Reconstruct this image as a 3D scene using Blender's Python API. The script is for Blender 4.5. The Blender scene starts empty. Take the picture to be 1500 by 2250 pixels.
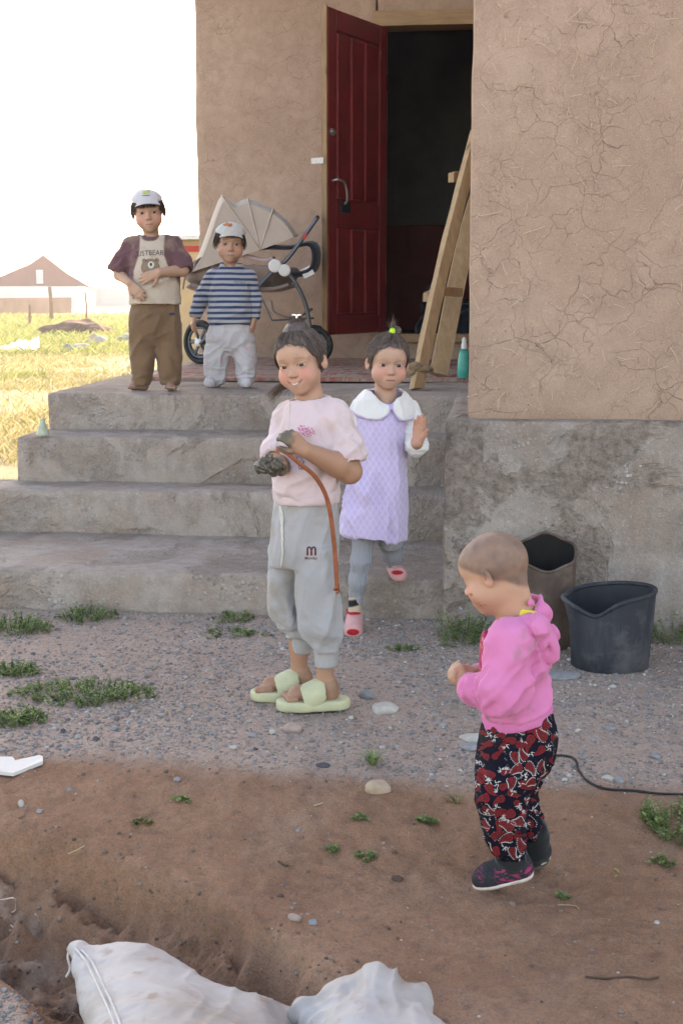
import bpy, bmesh, math, random
import numpy as np
from mathutils import Vector, Matrix, Quaternion
from mathutils.bvhtree import BVHTree
random.seed(7); RNG = np.random.default_rng(7)
scene = bpy.context.scene
COL = scene.collection
R = math.radians

# ------------------------------------------------------------------ camera
F = 3000.0; CAMH = 1.19
TH = math.atan(480 / F); PSI = math.atan(340 / F * math.cos(TH))
FW = np.array([-math.sin(PSI) * math.cos(TH), math.cos(PSI) * math.cos(TH), -math.sin(TH)])
RT = np.array([math.cos(PSI), math.sin(PSI), 0.0]); UP = np.cross(RT, FW)
FH = np.array([-math.sin(PSI), math.cos(PSI), 0.0])
CAM = np.array([0, 0, CAMH])
cd = bpy.data.cameras.new('camera'); cam = bpy.data.objects.new('camera', cd); COL.objects.link(cam)
cd.sensor_fit = 'VERTICAL'; cd.sensor_height = 36.0; cd.lens = 36.0 * F / 2250
cd.clip_start = 0.05; cd.clip_end = 3000
cam.matrix_world = Matrix(((RT[0], UP[0], -FW[0], 0), (RT[1], UP[1], -FW[1], 0), (RT[2], UP[2], -FW[2], CAMH), (0, 0, 0, 1)))
cd.dof.use_dof = True; cd.dof.focus_distance = 4.2; cd.dof.aperture_fstop = 20.0
scene.camera = cam

# ------------------------------------------------------------------ sky, sun, exposure
SUN_EL, SUN_AZ = 28.0, 4.0
world = bpy.data.worlds.new('World'); scene.world = world; world.use_nodes = True
wn = world.node_tree.nodes; wl = world.node_tree.links
sky = wn.new('ShaderNodeTexSky'); sky.sky_type = 'NISHITA'; sky.sun_disc = False
sky.sun_elevation = R(SUN_EL); sky.sun_rotation = R(SUN_AZ)
sky.air_density = 1.0; sky.dust_density = 4.0; sky.ozone_density = 0.6; sky.altitude = 1500
wl.new(sky.outputs[0], wn['Background'].inputs[0]); wn['Background'].inputs[1].default_value = 0.15
sd = bpy.data.lights.new('sun', 'SUN'); sd.energy = 2.0; sd.angle = R(0.6); sd.color = (1.0, 0.95, 0.86)
sun = bpy.data.objects.new('sun', sd); COL.objects.link(sun)
sun.rotation_euler = (-R(90 - SUN_EL), 0, -R(SUN_AZ))
vs = scene.view_settings; vs.view_transform = 'Standard'; vs.look = 'None'; vs.gamma = 1.0; vs.use_curve_mapping = False
vs.exposure = 2.5
vs.use_white_balance = True; vs.white_balance_temperature = 9300; vs.white_balance_tint = 15
scene.cycles.use_denoising = True
try:
    scene.cycles.denoiser = 'OPENIMAGEDENOISE'
except Exception:
    pass
scene.cycles.use_adaptive_sampling = True; scene.cycles.adaptive_threshold = 0.02
scene.cycles.max_bounces = 5; scene.cycles.diffuse_bounces = 3; scene.cycles.volume_bounces = 0
scene.cycles.transparent_max_bounces = 8; scene.cycles.sample_clamp_indirect = 6.0

# ------------------------------------------------------------------ pixel -> place
def ray(x, y): return FW + RT * (x - 750) / F - UP * (y - 1125) / F
def onz(x, y, z=0.0):
    d = ray(x, y); return CAM + d * (z - CAMH) / d[2]
def ony(x, y, Y):
    d = ray(x, y); return CAM + d * Y / d[1]
def ond(x, y, D):                       # at a given level distance from the camera
    d = ray(x, y); return CAM + d * D / (d @ FH)

# ------------------------------------------------------------------ noise (numpy)
def _hash(ix, iy, iz, seed):
    h = (ix * 374761393 + iy * 668265263 + iz * 1274126177 + seed * 974634777) & 0xffffffff
    h = ((h ^ (h >> 13)) * 1274126177) & 0xffffffff
    h = h ^ (h >> 16)
    return (h & 0xffffff).astype(np.float64) / 0xffffff
def vnoise(p, seed=0):
    p = np.asarray(p, float); i = np.floor(p).astype(np.int64); f = p - i; f = f * f * (3 - 2 * f)
    o = 0
    for a in (0, 1):
        for b in (0, 1):
            for c in (0, 1):
                w = (f[..., 0] if a else 1 - f[..., 0]) * (f[..., 1] if b else 1 - f[..., 1]) * (f[..., 2] if c else 1 - f[..., 2])
                o = o + w * _hash(i[..., 0] + a, i[..., 1] + b, i[..., 2] + c, seed)
    return o
def fbm(p, freq=1.0, oct=3, seed=0, gain=0.5):
    p = np.asarray(p, float) * freq; a = 1.0; s = 0; t = 0
    for k in range(oct):
        s = s + a * (vnoise(p, seed + k * 17) * 2 - 1); t += a; a *= gain; p = p * 2.03 + 11.3
    return s / t
def ridge(p, seed=0):
    return 1 - np.abs(vnoise(p, seed) * 2 - 1) * 1.0
def sstep(a, b, x):
    t = np.clip((x - a) / (b - a), 0, 1); return t * t * (3 - 2 * t)

# ------------------------------------------------------------------ materials
class NT:
    def __init__(s, name):
        s.m = bpy.data.materials.new(name); s.m.use_nodes = True; s.t = s.m.node_tree; s.b = s.t.nodes['Principled BSDF']
        s.out = s.t.nodes['Material Output']; s._co = None
    def n(s, typ, ins=None, **kw):
        x = s.t.nodes.new('ShaderNode' + typ)
        for k, v in kw.items(): setattr(x, k, v)
        if ins:
            for k, v in ins.items(): s.set(x.inputs[k], v)
        return x
    def set(s, inp, v):
        if hasattr(v, 'is_output') or isinstance(v, bpy.types.NodeSocket): s.t.links.new(v, inp)
        else:
            if isinstance(v, (tuple, list)) and len(v) == 3 and inp.type == 'RGBA': v = (*v, 1)
            inp.default_value = v
    @property
    def co(s):
        if s._co is None: s._co = s.n('TexCoord').outputs['Object']
        return s._co
    def map(s, scale=(1, 1, 1), rot=(0, 0, 0), loc=(0, 0, 0), co=None):
        return s.n('Mapping', {'Vector': co or s.co, 'Scale': scale, 'Rotation': rot, 'Location': loc}).outputs[0]
    def noise(s, scale, detail=4, rough=.55, dist=0, co=None):
        return s.n('TexNoise', {'Vector': co or s.co, 'Scale': scale, 'Detail': detail, 'Roughness': rough, 'Distortion': dist}).outputs['Fac']
    def ncol(s, scale, detail=3, co=None):
        return s.n('TexNoise', {'Vector': co or s.co, 'Scale': scale, 'Detail': detail}).outputs['Color']
    def vor(s, scale, feature='F1', co=None, out='Distance', rand=1.0, **kw):
        return s.n('TexVoronoi', {'Vector': co or s.co, 'Scale': scale, 'Randomness': rand}, feature=feature, **kw).outputs[out]
    def ramp(s, f, stops, interp='LINEAR'):
        x = s.n('ValToRGB', {'Fac': f}); e = x.color_ramp.elements; x.color_ramp.interpolation = interp
        while len(e) < len(stops): e.new(0.5)
        for q, (p, c) in zip(e, stops):
            q.position = p; q.color = (c, c, c, 1) if isinstance(c, (int, float)) else (*c[:3], 1)
        return x.outputs['Color']
    def mix(s, f, a, b, mode='MIX'):
        x = s.n('Mix', data_type='RGBA', blend_type=mode)
        s.set(x.inputs[0], f); s.set(x.inputs[6], a); s.set(x.inputs[7], b); return x.outputs[2]
    def math(s, op, a, b=0.0, c=None, clamp=False):
        x = s.n('Math', operation=op, use_clamp=clamp); s.set(x.inputs[0], a); s.set(x.inputs[1], b)
        if c is not None: s.set(x.inputs[2], c)
        return x.outputs[0]
    def attr(s, name): return s.n('Attribute', attribute_name=name)
    def sep(s, co=None): return s.n('SeparateXYZ', {0: co or s.co}).outputs
    def bump(s, h, strength=.3, dist=.01, normal=None):
        x = s.n('Bump', {'Height': h, 'Strength': strength, 'Distance': dist})
        if normal is not None: s.set(x.inputs['Normal'], normal)
        return x.outputs[0]
    def fin(s, color, rough=.8, normal=None, spec=.3, **kw):
        s.set(s.b.inputs['Base Color'], color); s.set(s.b.inputs['Roughness'], rough)
        s.set(s.b.inputs['Specular IOR Level'], spec)
        if normal is not None: s.set(s.b.inputs['Normal'], normal)
        for k, v in kw.items(): s.set(s.b.inputs[k.replace('_', ' ')], v)
        return s.m
def simple(name, c, rough=.7, var=.25, scale=30, bump=.1, bd=.003, spec=.3, metallic=0.0, c2=None, **kw):
    m = NT(name); n = m.noise(scale, 5)
    c2 = c2 or tuple(x * (1 - var) for x in c)
    col = m.mix(m.ramp(n, [(.35, 0.0), (.68, 1.0)]), c2, c)
    return m.fin(col, rough, m.bump(n, bump, bd), spec, Metallic=metallic, **kw)

# ------------------------------------------------------------------ objects
def link(o, parent=None):
    COL.objects.link(o)
    if parent is not None: o.parent = parent
    return o
def tag(o, label=None, cat=None, group=None, kind=None):
    if label: o['label'] = label
    if cat: o['category'] = cat
    if group: o['group'] = group
    if kind: o['kind'] = kind
    return o
def empty(name, loc, label=None, cat=None, group=None):
    o = bpy.data.objects.new(name, None); o.empty_display_size = .1; link(o); o.location = tuple(loc)
    return tag(o, label, cat, group)
def mesh_obj(name, verts, faces, mat, parent=None, smooth=True, origin=None, color=None):
    """verts are world positions; the object sits at its parent's (or its own given) origin"""
    me = bpy.data.meshes.new(name); v = np.asarray(verts, float)
    if parent is not None:
        q = parent; o0 = np.zeros(3)
        while q is not None:
            o0 = o0 + np.array(q.location); q = q.parent
        v = v - o0
    elif origin is not None: v = v - np.asarray(origin)
    if isinstance(faces, np.ndarray):
        k = faces.shape[1]; me.vertices.add(len(v)); me.vertices.foreach_set('co', v.astype(np.float32).ravel())
        me.loops.add(faces.size); me.loops.foreach_set('vertex_index', faces.astype(np.int32).ravel())
        me.polygons.add(len(faces)); me.polygons.foreach_set('loop_start', np.arange(0, faces.size, k, dtype=np.int32))
        me.update(calc_edges=True)
    else:
        me.from_pydata([tuple(q) for q in v], [], [tuple(f) for f in faces]); me.update()
    me.validate()
    if smooth: me.polygons.foreach_set('use_smooth', np.ones(len(me.polygons), bool))
    if color is not None:
        for nm, arr in (color.items() if isinstance(color, dict) else [('Col', color)]):
            a = me.color_attributes.new(nm, 'FLOAT_COLOR', 'POINT'); arr = np.asarray(arr, np.float32)
            if arr.shape[1] == 3: arr = np.concatenate([arr, np.ones((len(arr), 1), np.float32)], 1)
            a.data.foreach_set('color', arr.ravel())
    if mat: me.materials.append(mat)
    o = bpy.data.objects.new(name, me); link(o, parent)
    if parent is None and origin is not None: o.location = tuple(origin)
    return o
class MB:                                   # mesh collector
    def __init__(s): s.v = []; s.f = []
    def add(s, v, f):
        k = len(s.v); s.v += [tuple(map(float, q)) for q in v]; s.f += [tuple(i + k for i in g) for g in f]
    def box(s, c, half, rot=None):
        c = np.array(c); vs = []
        for a in (-1, 1):
            for b in (-1, 1):
                for d in (-1, 1):
                    q = np.array([a, b, d]) * np.array(half)
                    if rot is not None: q = rot @ q
                    vs.append(c + q)
        s.add(vs, [(0, 1, 3, 2), (4, 6, 7, 5), (0, 4, 5, 1), (2, 3, 7, 6), (0, 2, 6, 4), (1, 5, 7, 3)])
    def tube(s, pts, rad, n=8, cap=True, flat=None):
        pts = [np.array(p, float) for p in pts]; m = len(pts)
        if np.isscalar(rad): rad = [rad] * m
        ref = None; rings = []
        for i in range(m):
            t = pts[min(i + 1, m - 1)] - pts[max(i - 1, 0)]; t = t / (np.linalg.norm(t) + 1e-9)
            if ref is None:
                ref = np.array([0, 0, 1.]) if abs(t[2]) < .9 else np.array([1., 0, 0])
                if flat is not None: ref = np.array(flat, float)
            a = ref - t * (ref @ t); a /= np.linalg.norm(a) + 1e-9; ref = a; b = np.cross(t, a)
            r = rad[i]; ra, rb = (r if not isinstance(r, (tuple, list)) else r[0]), (r if not isinstance(r, (tuple, list)) else r[1])
            rings.append([pts[i] + a * ra * math.cos(2 * math.pi * k / n) + b * rb * math.sin(2 * math.pi * k / n) for k in range(n)])
        v = [q for g in rings for q in g]; f = []
        for i in range(m - 1):
            for k in range(n):
                f.append((i * n + k, i * n + (k + 1) % n, (i + 1) * n + (k + 1) % n, (i + 1) * n + k))
        if cap: f += [tuple(range(n - 1, -1, -1)), tuple((m - 1) * n + k for k in range(n))]
        s.add(v, f)
    def build(s, name, mat, parent=None, smooth=False, origin=None):
        return mesh_obj(name, s.v, s.f, mat, parent, smooth, origin)
def spline(pts, n=8):
    pts = [np.array(p, float) for p in pts]; out = []
    for i in range(len(pts) - 1):
        p0, p1, p2, p3 = pts[max(i - 1, 0)], pts[i], pts[i + 1], pts[min(i + 2, len(pts) - 1)]
        for k in range(n):
            t = k / n
            out.append(.5 * ((2 * p1) + (-p0 + p2) * t + (2 * p0 - 5 * p1 + 4 * p2 - p3) * t * t + (-p0 + 3 * p1 - 3 * p2 + p3) * t ** 3))
    out.append(pts[-1]); return out
def grid_faces(nu, nv, wrap=False):
    i = np.arange(nu - 1)[:, None]; j = np.arange(nv if wrap else nv - 1)[None, :]; j2 = (j + 1) % nv
    return np.stack([i * nv + j, (i + 1) * nv + j, (i + 1) * nv + j2, i * nv + j2], -1).reshape(-1, 4)
def rough_box(lo, hi, res=.02, rad=.01, amp=.004, freq=6, seed=1, chip=0.0, skip=()):
    """a subdivided box with rounded, uneven edges (world coords)"""
    lo = np.array(lo, float); hi = np.array(hi, float); V = []; Fc = []; off = 0
    for ax in range(3):
        u, w = [(1, 2), (2, 0), (0, 1)][ax]
        nu = max(2, int((hi[u] - lo[u]) / res) + 1); nw = max(2, int((hi[w] - lo[w]) / res) + 1)
        U, W = np.meshgrid(np.linspace(lo[u], hi[u], nu), np.linspace(lo[w], hi[w], nw), indexing='ij')
        for side in (0, 1):
            if (ax, side) in skip: continue
            P = np.zeros((nu, nw, 3)); P[..., u] = U; P[..., w] = W; P[..., ax] = (lo, hi)[side][ax]
            f = grid_faces(nu, nw)
            if side == 0: f = f[:, ::-1]
            V.append(P.reshape(-1, 3)); Fc.append(f + off); off += nu * nw
    P = np.concatenate(V); f = np.concatenate(Fc)
    r = rad * (1 + .6 * fbm(P, 5, 2, seed + 5))[:, None]
    if chip: 
        c = sstep(.25, .6, fbm(P, 4.5, 3, seed + 9)); r = r + (chip * c)[:, None]
    r = np.minimum(r, (hi - lo).min() * .45)
    inn = np.clip(P, lo + r, hi - r); d = P - inn; L = np.linalg.norm(d, axis=1, keepdims=True) + 1e-9
    N = d / L; P = inn + N * r
    P = P + N * (amp * fbm(P, freq, 4, seed))[:, None]
    return P, f
# ================================================================== the setting
Y1, Y2, Y3, Y4, YW, YF = 4.888, 5.69, 5.975, 6.319, 9.573, 4.858
Z1, Z2, Z3, ZP = .161, .347, .552, .724
XL = -2.12                                         # left end of the platform and of the recessed wall
DITCH = [onz(-260, 1960, -.16), onz(0, 2035, -.18), onz(230, 2110, -.2), onz(470, 2165, -.2), onz(640, 2235, -.19), onz(760, 2330, -.17)]
EDGE = [onz(x, y, -.05) for x, y in ((-420, 1740), (-150, 1775), (0, 1812), (150, 1862), (300, 1902), (450, 1945), (560, 2010), (650, 2075), (730, 2150), (800, 2235), (900, 2400), (1000, 2700))]
NEAR = [onz(x, y, -.12) for x, y in ((-420, 2010), (-60, 2062), (60, 2098), (140, 2150), (175, 2230), (190, 2400), (200, 2700))]
def polydist(P, line):
    d = np.full(len(P), 1e9)
    for a, b in zip(line[:-1], line[1:]):
        a = a[:2]; b = b[:2]; ab = b - a; t = np.clip(((P - a) @ ab) / (ab @ ab), 0, 1)
        d = np.minimum(d, np.linalg.norm(P - (a + t[:, None] * ab), axis=1))
    return d
def signdist(P, line):                              # + on the camera side of the line
    best = np.full(len(P), 1e9); sg = np.ones(len(P))
    for a, b in zip(line[:-1], line[1:]):
        a = a[:2]; b = b[:2]; ab = b - a; t = np.clip(((P - a) @ ab) / (ab @ ab), 0, 1); v = P - (a + t[:, None] * ab); d = np.linalg.norm(v, axis=1)
        c = -(ab[0] * (P[:, 1] - a[1]) - ab[1] * (P[:, 0] - a[0])); m = d < best; best = np.where(m, d, best); sg = np.where(m, np.sign(c), sg)
    return best * sg
def brown_mask(x, y):                               # 1 in the brown trodden mud, 0 on the gravel
    e = np.stack([x * 2.2, y * 2.2, x * 0], -1)
    ln = 3.27 + .10 * (x + .3) * -0.3 + .10 * fbm(e, 1.0, 3, 40)
    return sstep(ln + .07, ln - .09, y)
def ground_z(x, y, fine=True):
    x = np.asarray(x, float); y = np.asarray(y, float); P = np.stack([x, y], -1).reshape(-1, 2)
    P3 = np.concatenate([P, np.zeros((len(P), 1))], 1); bm = brown_mask(P[:, 0], P[:, 1])
    z = -.05 * sstep(3.3, 2.7, P[:, 1]) - .02 * sstep(4.7, 3.6, P[:, 1]) * 0
    se = signdist(P, EDGE) + .05 * fbm(P3, 3.2, 3, 3) + .02 * fbm(P3, 11, 3, 4); sn = signdist(P, NEAR) + .03 * fbm(P3, 5, 2, 13)
    lip = np.exp(-((se + .03) / .05) ** 2) * .008
    z = z + lip - .11 * sstep(.0, .05, se) - .085 * sstep(.05, .26, se) + .11 * sstep(-.03, .10, sn)
    near = sstep(3.9, 3.2, P[:, 1]) * sstep(1.0, 1.3, P[:, 1])
    z = z + .020 * near * fbm(P3, 2.2, 3, 8)
    slope = sstep(-.03, .05, se) * sstep(.08, -.03, sn)
    z = z + slope * (.050 * fbm(P3, 6, 3, 21) + .075 * np.abs(fbm(P3, 11, 3, 22)) + .040 * fbm(P3, 26, 2, 23) - .02) - slope * .016 * sstep(.25, .5, fbm(P3 + 7, 10, 2, 24))
    if fine:
        close = (P[:, 1] < 7)
        z = z + np.where(close, .006 * fbm(P3, 9, 3, 5) + .005 * fbm(P3, 28, 3, 6) * (1 + bm), .02 * fbm(P3, .6, 3, 5))
    bank = np.exp(-((P[:, 1] - 4.86) / .08) ** 2) * (P[:, 0] < .0) * .012
    far = sstep(14, 60, P[:, 1]); z = z + far * (.12 * fbm(P3, .07, 2, 2))
    return (z + bank).reshape(x.shape)
def build_ground():
    xs = np.concatenate([-np.geomspace(260, 3.05, 46), np.arange(-3.0, -1.35, .0145), np.arange(-1.35, .95, .0085), np.arange(.955, 1.9, .0145), np.geomspace(1.95, 260, 44)])
    ys = np.concatenate([-np.geomspace(60, .1, 12)+ .8, np.arange(.95, 1.9, .0145), np.arange(1.905, 3.4, .0085), np.arange(3.405, 5.15, .0145), np.geomspace(5.2, 420, 80)])
    X, Y = np.meshgrid(xs, ys, indexing='ij'); Z = ground_z(X, Y)
    P = np.stack([X, Y, Z], -1).reshape(-1, 3)
    b = brown_mask(P[:, 0], P[:, 1]); P3 = P * [1, 1, 0]; se = signdist(P[:, :2], EDGE) + .05 * fbm(P3, 3.2, 3, 3); sn = signdist(P[:, :2], NEAR)
    wet = sstep(.05, .16, se) * sstep(.05, -.02, sn) * sstep(-.35, .25, fbm(P3, 4.5, 3, 31)) * (P[:, 1] < 5)
    nearbank = sstep(1.0, 0, 1) * 0
    grav2 = sstep(.06, .09, sn + .03 * fbm(P3, 8, 2, 77)) * (P[:, 1] < 2.45) * sstep(2.40, 2.33, P[:, 1] + .04 * fbm(P3, 6, 2, 78))
    field = sstep(6.4, 8.5, P[:, 1]) * 1.0 + 0
    field = np.maximum(field, sstep(-2.5, -2.9, P[:, 0]) * sstep(5.0, 6.4, P[:, 1]))
    # painted masks: R brown mud, G wet clay and dark crevices of the ditch, B dry field
    colr = np.stack([np.clip(b - grav2, 0, 1), wet * (1 - grav2), np.clip(field, 0, 1)], 1)
    def speck(c, a=.30, b=.22, s1=260, s2=95):
        c = m.mix(m.ramp(m.noise(s1, 3, .7), [(.36, a), (.52, 0.0)]), c, (.05, .035, .03)); return m.mix(m.ramp(m.noise(s2, 4, .7), [(.54, 0.0), (.70, b)]), c, (.62, .56, .50))
    m = NT('ground_soil'); at = m.n('SeparateColor', {0: m.attr('Mask').outputs['Color']}).outputs
    n1 = m.noise(5, 6, .6); n2 = m.noise(42, 5, .65); n3 = m.noise(170, 3, .6); v = m.vor(75, out='Color'); vd = m.vor(75)
    vb = m.vor(26, out='Color'); vbd = m.vor(26)
    earth = m.mix(n1, (.33, .225, .172), (.46, .335, .27))
    sepv = m.n('SeparateColor', {0: v}).outputs; sepb = m.n('SeparateColor', {0: vb}).outputs
    peb = m.ramp(sepv[0], [(0, (.13, .125, .13)), (.45, (.24, .225, .215)), (.8, (.33, .30, .28)), (1, (.50, .47, .44))])
    pm = m.math('MULTIPLY', m.ramp(vd, [(.34, 1.0), (.5, 0.0)]), m.ramp(sepv[1], [(.38, 0.0), (.42, 1.0)]))
    pm = m.math('MULTIPLY', pm, m.ramp(m.noise(3, 3), [(.34, .15), (.6, 1.0)]))
    gravel = m.mix(pm, m.mix(n2, m.mix(.3, earth, (.24, .21, .195)), earth), peb)
    brown = m.mix(m.ramp(n1, [(.3, 0.0), (.7, 1.0)]), (.25, .122, .070), (.335, .178, .108))
    brown = m.mix(m.ramp(n2, [(.35, .45), (.7, 0.0)]), brown, (.155, .095, .066))
    brown = m.mix(m.ramp(m.noise(1.7, 4), [(.5, 0.0), (.72, .55)]), brown, (.34, .225, .165))
    clay = m.mix(m.ramp(m.noise(11, 6, .65), [(.44, 0.0), (.56, 1.0)]), (.10, .062, .045), (.31, .245, .20))  # dark tone paints wet patches and the shade of crevices in the bank
    c = m.mix(at[0], speck(gravel, .45, .28), speck(brown, .40, .07, 200, 60)); c = m.mix(m.math('MULTIPLY', at[1], .9), c, clay)
    dry = m.mix(m.ramp(m.noise(.55, 5), [(.38, 0.0), (.6, 1.0)]), (.30, .26, .17), (.40, .35, .25))
    dry = m.mix(m.ramp(n2, [(.4, .4), (.65, 0)]), dry, (.21, .20, .10))
    c = m.mix(m.math('MULTIPLY', m.ramp(m.noise(24, 5, .7), [(.34, .6), (.46, 0.0)]), m.math('MAXIMUM', m.math('MULTIPLY', at[0], .6), at[1])), c, (.10, .06, .043)); c = m.mix(at[2], c, dry)
    h = m.math('ADD', m.math('MULTIPLY', n2, .5), m.math('MULTIPLY', n3, .25))
    h = m.math('ADD', h, m.math('MULTIPLY', m.math('MULTIPLY', pm, m.math('SUBTRACT', 1.0, at[0])), .55))
    m.fin(c, m.math('SUBTRACT', .93, m.math('MULTIPLY', at[1], .18)), m.bump(h, .9, .016), .25)
    global GX, GY, GZ; GX, GY, GZ = xs, ys, Z
    o = mesh_obj('ground', P, grid_faces(len(xs), len(ys)), m.m, None, True, None, {'Mask': colr})
    tag(o, 'gravelly earth yard turning to brown trodden mud in front', kind='structure'); return o
ground = build_ground()
def gzv(x, y):
    x = np.atleast_1d(np.asarray(x, float)); y = np.atleast_1d(np.asarray(y, float)); i = np.clip(np.searchsorted(GX, x) - 1, 0, len(GX) - 2); j = np.clip(np.searchsorted(GY, y) - 1, 0, len(GY) - 2)
    u = (x - GX[i]) / (GX[i + 1] - GX[i]); v = (y - GY[j]) / (GY[j + 1] - GY[j])
    return GZ[i, j] * (1 - u) * (1 - v) + GZ[i + 1, j] * u * (1 - v) + GZ[i, j + 1] * (1 - u) * v + GZ[i + 1, j + 1] * u * v
def gz(x, y): return float(gzv(x, y)[0])

# ---- mud plaster
def mud_mat(name, tint=1.0, cw=1.0):
    def speck(c, a=.30, b=.22, s1=260, s2=95):
        c = m.mix(m.ramp(m.noise(s1, 3, .7), [(.36, a), (.52, 0.0)]), c, (.05, .035, .03)); return m.mix(m.ramp(m.noise(s2, 4, .7), [(.54, 0.0), (.70, b)]), c, (.62, .56, .50))
    m = NT(name); co = m.co
    dco = m.n('VectorMath', {0: co, 1: m.n('VectorMath', {0: m.ncol(5, 3), 3: .16}, operation='SCALE').outputs[0]}, operation='ADD').outputs[0]
    dco = m.n('VectorMath', {0: dco, 1: m.n('VectorMath', {0: m.ncol(24, 3), 3: .035}, operation='SCALE').outputs[0]}, operation='ADD').outputs[0]
    def crack(scale, w, msk, lo, hi):
        e = m.vor(scale, 'DISTANCE_TO_EDGE', dco)
        w = w * cw; k = m.ramp(e, [(0, 1.0), (w * .35, .9), (w, 0.0)])
        return m.math('MULTIPLY', k, m.ramp(m.noise(msk, 2), [(lo, 0.0), (hi, 1.0)]))
    ck = m.math('MAXIMUM', crack(4.6, .005, 3.1, .45, .58), crack(9.5, .0085, 4.3, .44, .58))
    ck = m.math('MAXIMUM', ck, m.math('MULTIPLY', crack(19, .02, 6, .5, .62), .5))
    n1 = m.noise(1.6, 4); n2 = m.noise(13, 5, .6); n3 = m.noise(120, 4, .6)
    c = m.mix(m.ramp(n1, [(.3, 0.0), (.7, 1.0)]), (.37 * tint, .248 * tint, .184 * tint), (.445 * tint, .31 * tint, .238 * tint))
    c = m.mix(m.ramp(n2, [(.36, .5), (.62, 0.0)]), c, (.31 * tint, .205 * tint, .153 * tint))
    st = m.n('TexVoronoi', {'Vector': m.map((55, 55, 260)), 'Scale': 1.0}).outputs
    fleck = m.math('MULTIPLY', m.ramp(st['Distance'], [(.1, 1.0), (.2, 0.0)]), m.ramp(m.n('SeparateColor', {0: st['Color']}).outputs[0], [(.90, 0.0), (.92, 1.0)]))
    c = m.mix(m.math('MULTIPLY', fleck, .5), c, (.52, .42, .28))
    pit = m.ramp(m.vor(34), [(.06, 1.0), (.11, 0.0)]); pit = m.math('MULTIPLY', pit, m.ramp(m.noise(7, 2), [(.55, 0.0), (.6, 1.0)]))
    c = m.mix(m.math('MULTIPLY', ck, .6), c, (.13, .08, .058)); c = m.mix(m.math('MULTIPLY', pit, .6), c, (.14, .09, .065))
    c = speck(c, .28, .20, 300, 120)
    h = m.math('ADD', m.math('MULTIPLY', n2, .9), m.math('MULTIPLY', n3, .22))
    h = m.math('SUBTRACT', h, m.math('ADD', m.math('MULTIPLY', ck, .8), m.math('MULTIPLY', pit, .5)))
    return m.fin(c, .95, m.bump(h, .55, .010), .12)
def concrete_mat(name, a=(.31, .262, .23), b=(.42, .362, .325), dirt=(.29, .21, .165), agg=.5, patch=0.0):
    def speck(c, a=.30, b=.22, s1=260, s2=95):
        c = m.mix(m.ramp(m.noise(s1, 3, .7), [(.36, a), (.52, 0.0)]), c, (.05, .035, .03)); return m.mix(m.ramp(m.noise(s2, 4, .7), [(.54, 0.0), (.70, b)]), c, (.62, .56, .50))
    m = NT(name); n1 = m.noise(2.3, 5, .6); n2 = m.noise(18, 6, .65); n3 = m.noise(150, 4)
    c = m.mix(m.ramp(n1, [(.3, 0.0), (.7, 1.0)]), a, b)
    c = m.mix(m.ramp(m.noise(3.4, 5, .65, 1.0), [(.42, 0.0), (.66, .8)]), c, dirt)
    c = m.mix(m.ramp(n2, [(.3, .5), (.55, 0.0)]), c, tuple(x * .62 for x in a))
    streak = m.noise(1.0, 4, .6, 0, m.map((16, 16, 1.3)))
    c = m.mix(m.ramp(streak, [(.5, 0.0), (.75, .4)]), c, tuple(x * .72 for x in dirt))
    v = m.n('TexVoronoi', {'Vector': m.co, 'Scale': 62}).outputs; vs_ = m.n('SeparateColor', {0: v['Color']}).outputs
    worn = m.ramp(m.noise(4.2, 4, .6), [(.52, 0.0), (.62, agg)])
    st = m.math('MULTIPLY', m.ramp(v['Distance'], [(.36, 1.0), (.5, 0.0)]), m.math('MULTIPLY', m.ramp(vs_[0], [(.45, 0.0), (.5, 1.0)]), worn))
    c = m.mix(st, c, m.ramp(vs_[1], [(0, (.17, .165, .165)), (.6, (.33, .31, .29)), (1, (.5, .47, .44))]))
    c = speck(c, .24, .25, 240, 80); c = m.mix(m.ramp(m.noise(1.3, 4, .6, .4), [(.52, 0.0), (.68, .32)]), c, tuple(x * .6 for x in a))
    h = m.math('ADD', m.math('ADD', m.math('MULTIPLY', n2, .8), m.math('MULTIPLY', n3, .25)), m.math('MULTIPLY', st, .5))
    if patch:                                   # where the skim coat has come away
        pk = m.ramp(m.noise(2.1, 6, .62, .5), [(.50, 0.0), (.535, 1.0)]); lump = m.noise(30, 5, .7)
        c = m.mix(m.math('MULTIPLY', pk, patch), c, m.mix(m.ramp(lump, [(.35, 0.0), (.65, 1.0)]), (.15, .115, .095), (.33, .27, .23)))
        h = m.math('ADD', h, m.math('MULTIPLY', pk, m.math('SUBTRACT', m.math('MULTIPLY', lump, 2.6), 1.9)))
    return m.fin(c, .92, m.bump(h, .8, .014), .2)
MUD = mud_mat('mud_plaster'); MUDB = mud_mat('mud_plaster_porch', 1.08, .55)
CONC = concrete_mat('old_concrete', agg=.8, patch=.2); PLIN = concrete_mat('plinth_concrete', (.27, .232, .205), (.375, .33, .295), (.28, .205, .165), .9, .85)

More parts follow.
